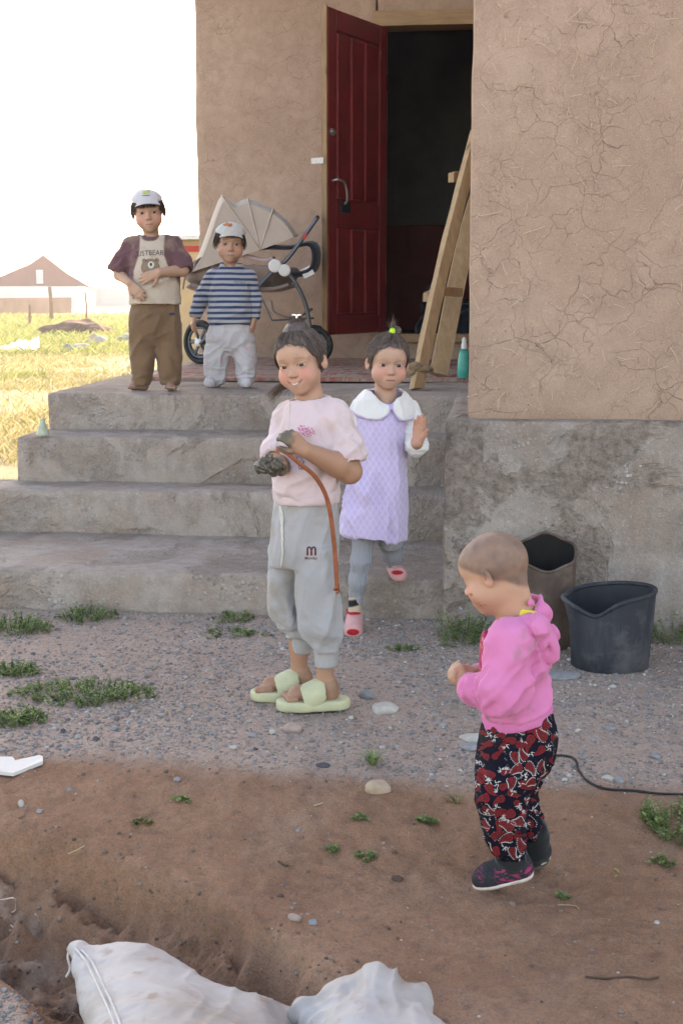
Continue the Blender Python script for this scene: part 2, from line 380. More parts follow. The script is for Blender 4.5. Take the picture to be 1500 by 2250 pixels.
# ---- steps
steps = empty('concrete_steps', (-1.1, 5.6, 0), 'broad worn concrete porch steps leading up to the mud house', 'steps')
def step(name, lo, hi, seed, chip=.012):
    P, f = rough_box(lo, hi, .021, .018, .006, 5, seed, chip)
    # the lower part of each riser is hollowed where the aggregate has come away
    t = (P[:, 2] - lo[2]) / (hi[2] - lo[2]); fr = np.abs(P[:, 1] - lo[1]) < .035
    er = fr * sstep(.6, .15, t) * sstep(.0, .45, fbm(P * [1, 1, 1], 2.6, 3, seed + 70))
    P[:, 1] += er * (.022 + .014 * fbm(P, 30, 2, seed + 71))
    P[:, 2] += .008 * fbm(P * [1, 1, 0], 1.1, 2, seed + 3) * (t > .9)
    return mesh_obj(name, P, f, CONC, steps, True)
step('step', (-2.9, Y1, -.2), (-.13, Y2 + .05, Z1), 11)
step('step', (-2.34, Y2, -.2), (-.13, Y3 + .05, Z2), 12)
step('step', (-2.16, Y3, -.2), (-.13, Y4 + .05, Z3), 13, .02)
step('platform', (XL, Y4, -.2), (-.055, YW + .1, ZP), 14, .006)

# ---- house
house = empty('mud_house', (.9, 7.2, 0), 'mud plastered house with concrete plinth and open red door', 'house')
def wallpart(name, lo, hi, mat, res, seed, rad=.02, amp=.012, freq=2.2, skip=()):
    P, f = rough_box(lo, hi, res, rad, amp, freq, seed, 0, skip); return mesh_obj(name, P, f, mat, house, True)
wallpart('front_wall', (-.095, YF + .0, .742), (4.6, YW - .1, 3.62), MUD, .03, 31, .022, .010, 3.0)
P, f = rough_box((-.172, YF - .055, -.25), (4.7, YF + 1.4, .752), .02, .022, .006, 4, 33, .01)
fr = P[:, 1] < YF - .02
flake = sstep(.08, .22, fbm(P * [1, 1, 1.2] + 3.1, 2.3, 3, 5)) * sstep(.78, .6, P[:, 2]) * sstep(.12, .3, P[:, 2])
P[:, 1] += fr * flake * (.026 + .022 * fbm(P, 26, 3, 8)); P[:, 1] += fr * .010 * fbm(P, 9, 4, 9)
mesh_obj('plinth', P, f, PLIN, house, True)
# recessed wall round the door opening: left part, part above
XD0, XD1, ZD0, ZD1 = -.80, .13, .915, 2.965
wallpart('porch_wall', (-2.09, YW, ZP - .05), (XD0 - .03, YW + .35, 3.62), MUDB, .035, 35, .03, .014, 2.4)
wallpart('porch_wall', (XD0 - .03, YW, ZD1 + .085), (-.05, YW + .34, 3.62), MUDB, .04, 36, .012, .008, 3)
wallpart('porch_wall', (XD0 - .03, YW + .03, ZP - .05), (XD1 + .05, YW + .32, ZD0 - .06), MUDB, .04, 37, .012, .01, 3)
# the rest of the house behind and its unseen roof, shaped to shade yard and porch
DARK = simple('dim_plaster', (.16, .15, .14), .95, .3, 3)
REDP = simple('red_dado_paint', (.20, .016, .018), .6, .3, 4)
b = MB()
b.box((-2.02, 12.6, 1.84), (.06, 2.7, 1.78)); b.box((1.3, 15.3, 1.84), (3.4, .1, 1.78)); b.box((4.6, 12.4, 1.84), (.06, 2.9, 1.78))
b.build('outer_wall', MUDB, house)
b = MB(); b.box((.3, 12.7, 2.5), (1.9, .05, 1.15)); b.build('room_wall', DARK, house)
b = MB(); b.box((.3, 12.64, 1.18), (1.9, .04, .62)); b.build('room_dado', REDP, house)
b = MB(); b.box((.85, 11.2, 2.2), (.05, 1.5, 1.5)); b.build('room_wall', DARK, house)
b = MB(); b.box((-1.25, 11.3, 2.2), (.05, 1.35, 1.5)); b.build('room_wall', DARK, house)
b = MB(); b.box((-.2, 11.2, .80), (1.3, 1.35, .06)); b.build('room_floor', simple('room_boards', (.12, .07, .05), .7), house)
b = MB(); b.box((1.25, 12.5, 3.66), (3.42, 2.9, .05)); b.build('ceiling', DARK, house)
ROOF = simple('sheet_roof', (.35, .33, .32), .5, .2, 4, .05, metallic=.3)
b = MB()
b.add([(-2.35, 8.7, 3.60), (4.9, 4.45, 3.60), (4.9, 15.7, 3.60), (-2.35, 15.7, 3.60), (-.5, 8.7, 3.60), (-.5, 4.45, 3.60)], [(0, 4, 5, 1, 2, 3)])
b.add([(-2.4, 8.6, 3.72), (-.5, 8.6, 3.72), (-.5, 4.4, 3.72), (4.95, 4.4, 3.72), (4.95, 15.8, 3.72), (-2.4, 15.8, 3.72), (-1.6, 12.2, 5.0), (4.0, 12.2, 5.0)],
      [(0, 1, 6), (1, 2, 7, 6), (2, 3, 7), (3, 4, 7), (4, 5, 6, 7), (5, 0, 6)])
b.build('roof', ROOF, house)

# ---- straw in the plaster
STRAW = NT('straw'); STRAW.fin(STRAW.mix(STRAW.n('ObjectInfo').outputs['Random'], (.46, .35, .23), (.56, .45, .31)), .7)
def straw(name, n, x0, x1, z0, z1, Y, seed, mat=STRAW.m):
    g = np.random.default_rng(seed); v = []; f = []
    for i in range(n):
        c = np.array([g.uniform(x0, x1), Y - .003 - .004 * abs(g.normal()), g.uniform(z0, z1)])
        L = g.choice([.006, .010, .018, .03], p=[.4, .33, .2, .07]) * g.uniform(.6, 1.3); a = g.uniform(0, math.pi)
        w = g.uniform(.0004, .0009) * (1 + L * 8); d = np.array([math.cos(a), g.normal() * .12, math.sin(a)]); e = np.array([-math.sin(a), 0, math.cos(a)]) * w
        mid = c + np.array([0, -.002, 0]) + e * g.normal() * 3
        k = len(v)
        for q in (c - d * L, mid, c + d * L): v += [q - e, q + e, q + np.array([0, .0035, 0])]
        for s in (0, 3):
            f += [(k + s, k + s + 1, k + s + 4, k + s + 3), (k + s + 1, k + s + 2, k + s + 5, k + s + 4), (k + s + 2, k + s, k + s + 3, k + s + 5)]
    o = mesh_obj(name, v, f, mat, house, False); o['kind'] = 'stuff'; return o
straw('straw', 480, -.08, 1.0, .77, 2.35, YF - .006, 3)
straw('straw', 170, -2.05, -.85, .8, 3.3, YW - .008, 4)

# ---- door frame
def wood(name, c1, c2, grain=(3, 3, .35), rough=.75):
    m = NT(name); co = m.map((grain[0] * 14, grain[1] * 14, grain[2] * 14)); n = m.noise(1.0, 6, .65, .6, co); n2 = m.noise(3, 3)
    c = m.mix(m.ramp(n, [(.3, 0.0), (.7, 1.0)]), c1, c2); c = m.mix(m.ramp(n2, [(.5, 0.0), (.75, .5)]), c, tuple(x * .6 for x in c1))
    kn = m.ramp(m.vor(1.0, 'F1', m.map((5, 5, 2.2))), [(.04, .8), (.10, 0.0)])
    c = m.mix(kn, c, tuple(x * .4 for x in c1))
    return m.fin(c, rough, m.bump(n, .25, .004), .25)
TIMB = wood('raw_timber', (.30, .17, .085), (.44, .28, .15))
TIMBX = wood('raw_timber_level', (.28, .165, .09), (.40, .26, .15), (.35, 3, 3))
def plank(name, lo, hi, mat, parent, seed=1, rad=.006, amp=.003):
    P, f = rough_box(lo, hi, .03, rad, amp, 4, seed); return mesh_obj(name, P, f, mat, parent, True)
plank('door_lintel', (XD0 - .06, YW - .03, ZD1), (-.06, YW + .2, ZD1 + .10), TIMBX, house, 41, .008, .005)
plank('door_jamb', (XD0 - .045, YW - .015, ZD0 - .05), (XD0 + .03, YW + .16, ZD1 - .002), TIMB, house, 42)
plank('door_jamb', (XD1, YW + .06, ZD0 - .05), (XD1 + .07, YW + .16, ZD1 - .002), TIMB, house, 43)
plank('door_sill', (XD0 + .032, YW - .02, ZD0 - .06), (XD1 - .002, YW + .15, ZD0 - .002), TIMBX, house, 44)
ZU = np.array([0, 0, 1.])
# ================================================================== figures: smooth implicit surfaces meshed with surface nets
def _n(v): v = np.asarray(v, float); return v / (np.linalg.norm(v) + 1e-12)
def cone(a, b, ra, rb=None, flat=None, fr=1.0):
    a = np.asarray(a, float); b = np.asarray(b, float); rb = ra if rb is None else rb; ab = b - a; L2 = ab @ ab + 1e-12
    rm = max(ra, rb)
    fl = None if flat is None else _n(flat)
    def fn(X, Y, Z):
        dx, dy, dz = X - a[0], Y - a[1], Z - a[2]
        t = np.clip((dx * ab[0] + dy * ab[1] + dz * ab[2]) / L2, 0, 1)
        ex, ey, ez = dx - t * ab[0], dy - t * ab[1], dz - t * ab[2]
        d2 = ex * ex + ey * ey + ez * ez
        if fl is not None:                  # squash along a direction
            q = ex * fl[0] + ey * fl[1] + ez * fl[2]; d2 = d2 + q * q * (1 / (fr * fr) - 1)
        return np.sqrt(d2) - (ra + (rb - ra) * t)
    return fn, np.minimum(a, b) - rm, np.maximum(a, b) + rm
def ell(c, r, M=None):
    c = np.asarray(c, float); r = np.asarray(r, float); M = np.eye(3) if M is None else np.asarray(M)   # rows of M = local axes
    def fn(X, Y, Z):
        dx, dy, dz = X - c[0], Y - c[1], Z - c[2]; k0 = 0; k1 = 0
        for i in range(3):
            q = dx * M[i][0] + dy * M[i][1] + dz * M[i][2]; k0 = k0 + (q / r[i]) ** 2; k1 = k1 + (q / r[i] ** 2) ** 2
        k0 = np.sqrt(k0); return k0 * (k0 - 1) / (np.sqrt(k1) + 1e-9)
    e = np.sqrt(((M * r[:, None]) ** 2).sum(0)); return fn, c - e, c + e
def plane(p, n):                            # solid on the side the normal points away from
    p = np.asarray(p, float); n = _n(n)
    return lambda X, Y, Z: (X - p[0]) * n[0] + (Y - p[1]) * n[1] + (Z - p[2]) * n[2]
def loft(st, e=2.2, ex=(RT, FH), dens=6, lean=(0.0, 0.0)):
    """st: list of (centre, half width, half depth) at rising or falling heights"""
    st = sorted(st, key=lambda q: q[0][2]); A = np.array([[*q[0], q[1], q[2]] for q in st], float)
    z = A[:, 2]
    if len(A) > 2:
        zz = np.linspace(z[0], z[-1], dens * len(A)); B = []
        tng = np.gradient(A, z, axis=0)
        for q in zz:
            i = min(max(np.searchsorted(z, q) - 1, 0), len(z) - 2); h = z[i + 1] - z[i]; t = (q - z[i]) / h
            B.append((2*t**3-3*t*t+1)*A[i] + (t**3-2*t*t+t)*h*tng[i] + (-2*t**3+3*t*t)*A[i+1] + (t**3-t*t)*h*tng[i+1])
        B = np.array(B); B[:, 2] = zz; B[:, 3:] = np.maximum(B[:, 3:], .004)
    else: B = A
    u, w = ex
    def fn(X, Y, Z):
        zf = Z.ravel(); sh = Z.shape
        g = [np.interp(zf, B[:, 2], B[:, k]).reshape(sh) for k in (0, 1, 3, 4)]
        zc = np.clip(Z, B[0, 2], B[-1, 2])
        zo = Z
        if lean[0] or lean[1]: pass
        dx, dy = X - g[0], Y - g[1]
        p = np.abs(dx * u[0] + dy * u[1]) / g[2]; q = np.abs(dx * w[0] + dy * w[1]) / g[3]
        d = ((p ** e + q ** e) ** (1 / e) - 1) * np.minimum(g[2], g[3])
        return np.maximum(d, np.maximum(B[0, 2] - Z, Z - B[-1, 2]))
    rm = B[:, 3:].max(1)
    lo = np.array([(B[:, 0] - rm).min(), (B[:, 1] - rm).min(), B[0, 2]]); hi = np.array([(B[:, 0] + rm).max(), (B[:, 1] + rm).max(), B[-1, 2]])
    return fn, lo, hi
def _axis(lo, hi, h, fine):
    x = lo; out = [x]
    while x < hi:
        st = h
        for a, b, hf in fine:
            if a - .002 <= x < b: st = min(st, hf)
            elif x < a < x + h: st = min(st, max(a - x, hf))
        x += st; out.append(x)
    return np.array(out)
class SDF:
    def __init__(s, h=.004, fine=()):
        s.h = h; s.fine = fine; s.ops = []
    def u(s, prim, k=.012): s.ops.append(('u', prim, k)); return s
    def s(s, prim, k=.004): s.ops.append(('s', prim, k)); return s
    def i(s, fn, k=.004): s.ops.append(('i', fn, k)); return s
    def field(s):
        lo = np.min([p[1] - k for o, p, k in s.ops if o == 'u'], 0) - .012; hi = np.max([p[2] + k for o, p, k in s.ops if o == 'u'], 0) + .012
        s.ax = [_axis(lo[i], hi[i], s.h, [(f[0][i], f[1][i], f[2]) for f in s.fine]) for i in range(3)]
        s.Fd = np.full([len(a) for a in s.ax], .5, np.float32)
        for op, prim, k in s.ops:
            if op == 'i':
                X, Y, Z = s.ax[0][:, None, None], s.ax[1][None, :, None], s.ax[2][None, None, :]
                d = prim(X, Y, Z).astype(np.float32); s.Fd = s._smax(s.Fd, np.broadcast_to(d, s.Fd.shape), k); continue
            fn, l, h = prim; m = k + .012; sl = []
            for i in range(3):
                a = np.searchsorted(s.ax[i], l[i] - m); b = np.searchsorted(s.ax[i], h[i] + m); sl.append(slice(max(a - 1, 0), min(b + 1, len(s.ax[i]))))
            if any(q.stop - q.start < 2 for q in sl): continue
            X, Y, Z = s.ax[0][sl[0]][:, None, None], s.ax[1][sl[1]][None, :, None], s.ax[2][sl[2]][None, None, :]
            d = np.broadcast_to(fn(X, Y, Z), [q.stop - q.start for q in sl]).astype(np.float32); A = s.Fd[tuple(sl)]
            s.Fd[tuple(sl)] = -s._smax(-A, -d, k) if op == 'u' else s._smax(A, -d, k)
        return s
    @staticmethod
    def _smax(a, b, k):
        h = np.maximum(k - np.abs(a - b), 0) / max(k, 1e-6); return np.maximum(a, b) + h * h * k * .25
    def at(s, p):
        i = [int(np.clip(np.searchsorted(s.ax[q], p[q]), 0, len(s.ax[q]) - 1)) for q in range(3)]; return s.Fd[tuple(i)]
    def mesh(s):
        Fd = s.Fd; S = Fd < 0; nx, ny, nz = Fd.shape
        c = np.zeros((nx - 1, ny - 1, nz - 1), np.int8)
        for a in (0, 1):
            for b in (0, 1):
                for d in (0, 1): c += S[a:nx - 1 + a, b:ny - 1 + b, d:nz - 1 + d]
        I, J, K = np.nonzero((c > 0) & (c < 8)); n = len(I)
        idx = np.full(c.shape, -1, np.int32); idx[I, J, K] = np.arange(n)
        acc = np.zeros((n, 3)); cnt = np.zeros(n)
        for ax in range(3):
            for o1 in (0, 1):
                for o2 in (0, 1):
                    o = [0, 0, 0]; o[(ax + 1) % 3] = o1; o[(ax + 2) % 3] = o2; e = list(o); e[ax] = 1
                    A = (I + o[0], J + o[1], K + o[2]); Bq = (I + e[0], J + e[1], K + e[2])
                    fa = Fd[A].astype(float); fb = Fd[Bq].astype(float); m = (fa < 0) != (fb < 0)
                    t = np.where(m, fa / np.where(m, fa - fb, 1), 0)
                    P = np.stack([s.ax[q][A[q]] for q in range(3)], 1); Q = np.stack([s.ax[q][Bq[q]] for q in range(3)], 1)
                    acc += (P + (Q - P) * t[:, None]) * m[:, None]; cnt += m
        V = acc / cnt[:, None]; Fc = []
        for ax in range(3):
            sl0 = [slice(None)] * 3; sl1 = [slice(None)] * 3; sl0[ax] = slice(0, -1); sl1[ax] = slice(1, None)
            b, d = (ax + 1) % 3, (ax + 2) % 3
            m = S[tuple(sl0)] != S[tuple(sl1)]
            for q in (b, d):
                z = [slice(None)] * 3; z[q] = slice(0, 1); m[tuple(z)] = False; z[q] = slice(m.shape[q] - 1, None); m[tuple(z)] = False
            g = np.array(np.nonzero(m)); ins = S[tuple(g)]
            def cell(ob, od):
                w = g.copy(); w[b] -= ob; w[d] -= od; return idx[tuple(w)]
            q = np.stack([cell(1, 1), cell(0, 1), cell(0, 0), cell(1, 0)], 1)
            q[~ins] = q[~ins][:, ::-1]; Fc.append(q)
        return V, np.concatenate(Fc)
def vnormals(V, Fc):
    a = np.cross(V[Fc[:, 2]] - V[Fc[:, 0]], V[Fc[:, 3]] - V[Fc[:, 1]]); N = np.zeros_like(V)
    for k in range(4): np.add.at(N, Fc[:, k], a)
    return N / (np.linalg.norm(N, axis=1, keepdims=True) + 1e-12)
def smooth(V, Fc, it=1, lam=.5):
    for _ in range(it):
        S = np.zeros_like(V); c = np.zeros(len(V))
        for a, b in ((0, 1), (1, 2), (2, 3), (3, 0)):
            np.add.at(S, Fc[:, a], V[Fc[:, b]]); np.add.at(c, Fc[:, a], 1); np.add.at(S, Fc[:, b], V[Fc[:, a]]); np.add.at(c, Fc[:, b], 1)
        V = V + lam * (S / c[:, None] - V)
    return V
def folds(V, N, specs, seed=0):
    """specs: (centre or None, reach, run direction, folds per metre, depth[, stretch])"""
    D = np.zeros(len(V)); W = V + .012 * np.stack([fbm(V, 14, 2, seed + 1), fbm(V, 14, 2, seed + 2), fbm(V, 14, 2, seed + 3)], 1)
    for q, sp in enumerate(specs):
        c, reach, run, fr, amp = sp[:5]; st = sp[5] if len(sp) > 5 else .8
        run = _n(run); P = W - st * (W @ run)[:, None] * run
        r = ridge(P * fr, seed + 10 + q) ** 2.0
        w = 1.0 if c is None else np.exp(-(np.linalg.norm(V - np.asarray(c), axis=1) / reach) ** 2)
        D += 1.7 * amp * (r - .45) * w
    for q, (fr, am) in enumerate(((42, .0020), (75, .0010))):
        run = _n((.5 - q, .3, .8)); P = W - .7 * (W @ run)[:, None] * run; D += am * (ridge(P * fr, seed + 60 + q) ** 2 - .4) * (.4 + vnoise(V * 9, seed + 70 + q))
    return V + N * D[:, None]

class Kid:
    def __init__(s, label, D, base, cat='child'):
        s.D = D; s.root = empty('person', base, label, cat)
    def P(s, x, y, w=0.0): return ond(x, y, s.D - w)
    def m(s, px, w=0.0): return px * (s.D - w) / F
    def st(s, l, r, y, dep, w=0.0): return (s.P((l + r) / 2, y, w), s.m((r - l) / 2, w), dep)
    def part(s, name, sdf, mat, spec=None, seed=0, color=None, it=1, parent=None, post=None):
        sdf.field(); V, Fc = sdf.mesh()
        if it: V = smooth(V, Fc, it)
        if spec:
            V = folds(V, vnormals(V, Fc), spec, seed)
        if post: V = post(V, vnormals(V, Fc))
        col = color(V, vnormals(V, Fc)) if color else None
        o = mesh_obj(name, V, Fc, mat, parent or s.root, True, None, col)
        o['np'] = 0; del o['np']; s.last = (V, Fc); return o

def head_frame(yaw, pitch, roll):
    """rows: across (image right when facing the camera), facing, up"""
    a, f, u = RT.copy(), -FH.copy(), np.array([0, 0, 1.])
    def rot(v, ax, t):
        return v * math.cos(t) + np.cross(ax, v) * math.sin(t) + ax * (ax @ v) * (1 - math.cos(t))
    y = R(yaw); f, a = rot(f, u, y), rot(a, u, y)           # + = towards image right
    p = R(pitch); f, u = rot(f, a, p), rot(u, a, p)         # + = looking down
    r = R(roll); a, u = rot(a, f, r), rot(u, f, r)
    return np.array([a, f, u])

def add_head(sd, c, H, M, smile=0.0, eye_h=.02, nose=1.0, cheek=1.0, eye_w=.066, ears=(1, 1), wx=.94):
    """puts a child's head into the field; local units: 1 = chin to crown"""
    c = np.asarray(c, float)
    W = lambda x, f, u: c + H * (x * wx * M[0] + f * M[1] + u * M[2])
    E = lambda p, r, Mx=M: ell(W(*p), np.array(r) * [wx, 1, 1] * H, Mx)
    S = lambda p, r: ell(W(*p), np.array([r, r, r]) * H, M)
    k = H
    sd.u(E((0, -.055, .125), (.372, .425, .375)), .03 * k)           # cranium
    sd.u(E((0, .13, .17), (.30, .255, .24)), .08 * k)                # forehead
    sd.u(E((0, .12, -.15), (.305, .25, .30)), .08 * k)               # face
    for q in (-1, 1):
        sd.u(E((q * .195, .195, -.165), (.130 * cheek, .125, .135)), .07 * k)
        sd.u(E((q * .19, .03, -.20), (.11, .14, .14)), .08 * k)       # jaw
        sd.u(E((q * .14, .262, .095), (.11, .06, .04)), .06 * k)    # brow
    sd.u(E((0, .25, -.375), (.10, .085, .075)), .08 * k)            # chin
    sd.u(E((0, .29, -.27), (.13, .085, .085)), .06 * k)               # mouth mound
    n = nose
    sd.u(cone(W(0, .325, .01), W(0, .378 + .02 * n, -.105), .026 * k, .040 * k), .045 * k)
    sd.u(S((0, .395 + .022 * n, -.12), .042), .025 * k)
    for q in (-1, 1):
        sd.u(E((q * .054, .375, -.135), (.032, .040, .029)), .02 * k)
        sd.s(E((q * .028, .425, -.172), (.016, .03, .010)), .008 * k)
        sd.s(E((q * .150, .375, .012), (.095, .055, .042)), .06 * k)  # socket
        sd.u(E((q * .150, .262, .002), (.090, .080, .080)), .03 * k)  # lids over the eyeball
        sd.s(E((q * .152, .345, .000), (eye_w, .075, eye_h),
               np.array([M[0] + q * .12 * M[2], M[1], M[2] - q * .12 * M[0]])), .006 * k)
    lm = .085 + .03 * smile
    for q in (-1, 1):                                                # lips
        sd.u(cone(W(q * .012, .372, -.248), W(q * lm, .335 - .02 * smile, -.262 + .035 * smile), .020 * k, .009 * k), .012 * k)
        sd.u(cone(W(0, .368, -.290), W(q * lm * .8, .335 - .02 * smile, -.275 + .03 * smile), .024 * k, .010 * k), .012 * k)
        if ears[(q + 1) // 2]:
            EM = np.array([_n(M[0] + q * .0 * M[1] * 1), _n(M[1] - q * .45 * M[0] * 1), M[2]])
            EM = np.array([_n(M[0] + q * .45 * M[1]), _n(M[1] - q * .45 * M[0]), _n(M[2] - .15 * M[1])])
            sd.u(ell(W(q * .392, -.035, -.035), np.array([.030, .078, .118]) * k, EM), .018 * k)
            sd.s(ell(W(q * .43, -.012, -.015), np.array([.038, .046, .074]) * k, EM), .010 * k)
            sd.s(ell(W(q * .40, .005, -.035), np.array([.04, .018, .03]) * k, EM), .008 * k)
    return W
def head_color(c, H, M, skin, smile=0.0, brow=(.05, .035, .03), teeth=False, lip=(.42, .15, .13), blush=.5, stub=None, eye_h=.02, eye_w=.066, bw=1.0):
    c = np.asarray(c, float); skin = np.asarray(skin)
    def col(V, C):
        L = (V - c) @ M.T / H; x, f, u = L[:, 0] / .94, L[:, 1], L[:, 2]; ax = np.abs(x)
        def put(w, rgb):
            w = np.clip(w, 0, 1)[:, None]; C[:] = C * (1 - w) + np.asarray(rgb) * w
        inh = (np.abs(u) < .62) & (ax < .5) & (np.abs(f) < .6)
        g = lambda cx, cf, cu, sx, sf, su: np.exp(-((ax - cx) / sx) ** 2 - ((f - cf) / sf) ** 2 - ((u - cu) / su) ** 2) * inh
        put(blush * g(.19, .27, -.13, .12, .15, .10), (.62, .235, .19))
        put(.35 * blush * g(0, .42, -.13, .06, .08, .05), (.55, .22, .17))
        put(.4 * g(.41, -.03, -.03, .05, .1, .13), (.55, .22, .16))
        front = inh & (f > .18)
        arc = .116 - 1.1 * (ax - .15) ** 2 - .10 * (ax - .15)
        put(.55 * bw * front * np.exp(-((u - arc) / .013) ** 2) * sstep(.05, .09, ax) * sstep(.25, .20, ax), brow)
        # lash line, fold of the lid
        lid = eye_h * np.sqrt(np.clip(1 - ((ax - .152) / (eye_w * 1.12)) ** 2, 0, 1)) + .12 * (ax - .152)
        put(.75 * front * np.exp(-((u - lid - .007) / .009) ** 2) * (np.abs(ax - .152) < eye_w * 1.12), (.035, .022, .018))
        put(.35 * front * np.exp(-((u + lid * .9 + .006) / .010) ** 2) * (np.abs(ax - .152) < eye_w), (.18, .08, .06))
        mw = .098 + .04 * smile; ml = -.268 + smile * 3.2 * ax ** 2
        inm = sstep(mw + .012, mw - .02, ax) * front * (f > .25)
        put(.85 * inm * sstep(.036, .018, np.abs(u - ml - (.004 if not teeth else 0)) + .25 * np.clip(ax - .03, 0, 1) * .6), lip)
        put(.85 * inm * np.exp(-((u - ml) / (.008 if not teeth else .016)) ** 2), (.10, .03, .03))  # dark line painted for the shaded gap between the lips
        if teeth: put(.95 * front * sstep(.075, .06, ax) * np.exp(-((u - ml - .002) / .010) ** 4) * (.75 + .25 * np.sign(np.sin(ax * 190))), (.78, .74, .68))
        put(.8 * inh * (f > .3) * np.exp(-((ax - .03) / .014) ** 2 - ((u + .172) / .010) ** 2), (.13, .05, .04))  # shade inside the nostrils, painted into the skin colour
        if stub is not None:
            hl = sstep(-.03, .05, u - (.24 - .75 * (0.33 - f)) - .04 * fbm(V, 30, 2, 3)) * inh
            put(hl * stub[1] * (.9 + .25 * fbm(V, 60, 2, 4)), stub[0])
        return C
    return col
EYEM = NT('eye'); EYEM.fin(EYEM.attr('Col').outputs['Color'], .12, None, .5)
def add_eyes(kid, c, H, M, gaze=(0, 0), ex=.141, ef=.262, eu=.002):
    c = np.asarray(c, float)
    for q in (-1, 1):
        o = c + H * (q * ex * M[0] + ef * M[1] + eu * M[2]); r = .0755 * H
        g = _n(M[1] + gaze[0] * M[0] + gaze[1] * M[2] + q * .05 * M[0])
        a = _n(np.cross(g, M[2])); b = np.cross(a, g); V = []; C = []
        nr, ns = 12, 16
        for i in range(nr):
            t = math.pi * .55 * i / (nr - 1)
            for j in range(ns):
                p = 2 * math.pi * j / ns; V.append(o + r * (g * math.cos(t) + (a * math.cos(p) + b * math.sin(p)) * math.sin(t)))
                C.append((.006, .005, .005) if t < .24 else ((.035, .018, .010) if t < .62 else (.55, .50, .47)))
        mesh_obj('eye', V, grid_faces(nr, ns, True), EYEM.m, kid.root, True, None, np.array(C))
def hand(sd, wrist, fdir, palm, side, L, curl=(.5, .5, .5, .5), thumb=(.6, .7, .35), fat=1.0, spread=.10, k=.0035, tcurl=.4):
    """side: +1/-1 picks which edge carries the thumb"""
    wrist = np.asarray(wrist, float); f = _n(fdir); n = _n(np.asarray(palm, float) - f * (f @ np.asarray(palm, float))); lat = np.cross(f, n) * side
    tips = []
    for q, (o, ln, kn) in enumerate(((.155, .43, .50), (.052, .475, .52), (-.052, .44, .50), (-.148, .345, .455))):
        K = wrist + f * kn * L + lat * o * L - n * .02 * L
        sd.u(cone(wrist + lat * o * .55 * L + f * .02 * L, K, .085 * L * fat, .072 * L * fat), .008)
        d = _n(f + lat * o * spread * 6); p = K; r = .063 * L * fat * (.9 if q == 3 else 1)
        cu = curl[q]
        for j, (fr, cc) in enumerate(((.46, .8), (.30, 1.0), (.24, .7))):
            ang = cu * cc; d = _n(d * math.cos(ang) + n * math.sin(ang)) if j == 0 else _n(d * math.cos(ang) + _n(n2) * math.sin(ang))
            n2 = _n(n - d * (d @ n)) if abs(d @ n) < .999 else -f
            if j == 0: b0 = np.cross(f, n)
            n2 = np.cross(b0, d) if np.dot(np.cross(b0, d), n) >= -2 else n2
            n2 = -np.cross(d, b0) if np.dot(np.cross(b0, d), n) < -2 else np.cross(b0, d)
            e = p + d * ln * fr * L; r2 = r * .9; sd.u(cone(p, e, r, r2), k if j else .005); p = e; r = r2
        tips.append(p)
    tb = wrist + f * .14 * L + lat * .13 * L + n * .03 * L; td = _n(f * thumb[0] + lat * thumb[1] + n * thumb[2])
    t1 = tb + td * .26 * L; sd.u(cone(tb, t1, .095 * L * fat, .072 * L * fat), .008)
    td = _n(td * math.cos(tcurl) + _n(f * .6 - lat * .6 + n * .5) * math.sin(tcurl)); t2 = t1 + td * .22 * L
    sd.u(cone(t1, t2, .070 * L * fat, .055 * L * fat), k)
    return tips
def skin_mat(name, rough=.55):
    m = NT(name); c = m.attr('Col').outputs['Color']; n = m.noise(140, 4)
    c = m.mix(m.ramp(m.noise(22, 4), [(.5, 0.0), (.8, .22)]), c, (.30, .15, .10))
    m.b.subsurface_method = 'RANDOM_WALK'
    return m.fin(c, rough, m.bump(n, .06, .002), .35, Subsurface_Weight=.12, Subsurface_Radius=(.012, .005, .003), Subsurface_Scale=.5)
SKIN = skin_mat('skin')
def flat_color(rgb): return lambda V, N: np.tile(np.asarray(rgb, float), (len(V), 1))
def cloth(name, c, c2=None, var=.18, weave=420, rough=.9, stain=None, bump=.25, sheen=.2, col_attr=False, big=3.5):
    m = NT(name); n = m.noise(big, 4); w = m.noise(weave, 2); base = c
    if col_attr: base = m.attr('Col').outputs['Color']
    cc = m.mix(m.ramp(n, [(.35, 0.0), (.7, 1.0)]), c2 or tuple(x * (1 - var) for x in c), base) if not col_attr else base
    if stain: cc = m.mix(m.ramp(m.noise(stain[1], 5, .62), [(stain[2], 0.0), (stain[2] + .16, stain[3])]), cc, stain[0])
    return m.fin(cc, rough, m.bump(m.math('ADD', m.math('MULTIPLY', w, .35), m.noise(60, 4)), bump, .002), .15, Sheen_Weight=sheen)
def strands(name, paths, width, mat, parent, cols):
    """many thin tapered three-sided hairs in one mesh"""
    v = []; f = []; C = []
    for pts, c in zip(paths, cols):
        m = len(pts); k = len(v)
        for i, p in enumerate(pts):
            t = _n(pts[min(i + 1, m - 1)] - pts[max(i - 1, 0)]); a = _n(np.cross(t, (.3, .5, .81))); b = np.cross(t, a)
            w = width * (1 - .75 * (i / (m - 1)) ** 2)
            for j in range(3): v.append(p + w * (a * math.cos(j * 2.094) + b * math.sin(j * 2.094))); C.append(c)
        for i in range(m - 1):
            for j in range(3):
                f.append((k + i * 3 + j, k + i * 3 + (j + 1) % 3, k + i * 3 + 3 + (j + 1) % 3, k + i * 3 + 3 + j))
    o = mesh_obj(name, np.array(v), np.array(f), mat, parent, True, None, np.array(C)); o['kind'] = 'stuff'; return o
HAIRM = NT('hair'); HAIRM.fin(HAIRM.attr('Col').outputs['Color'], .5, None, .35)

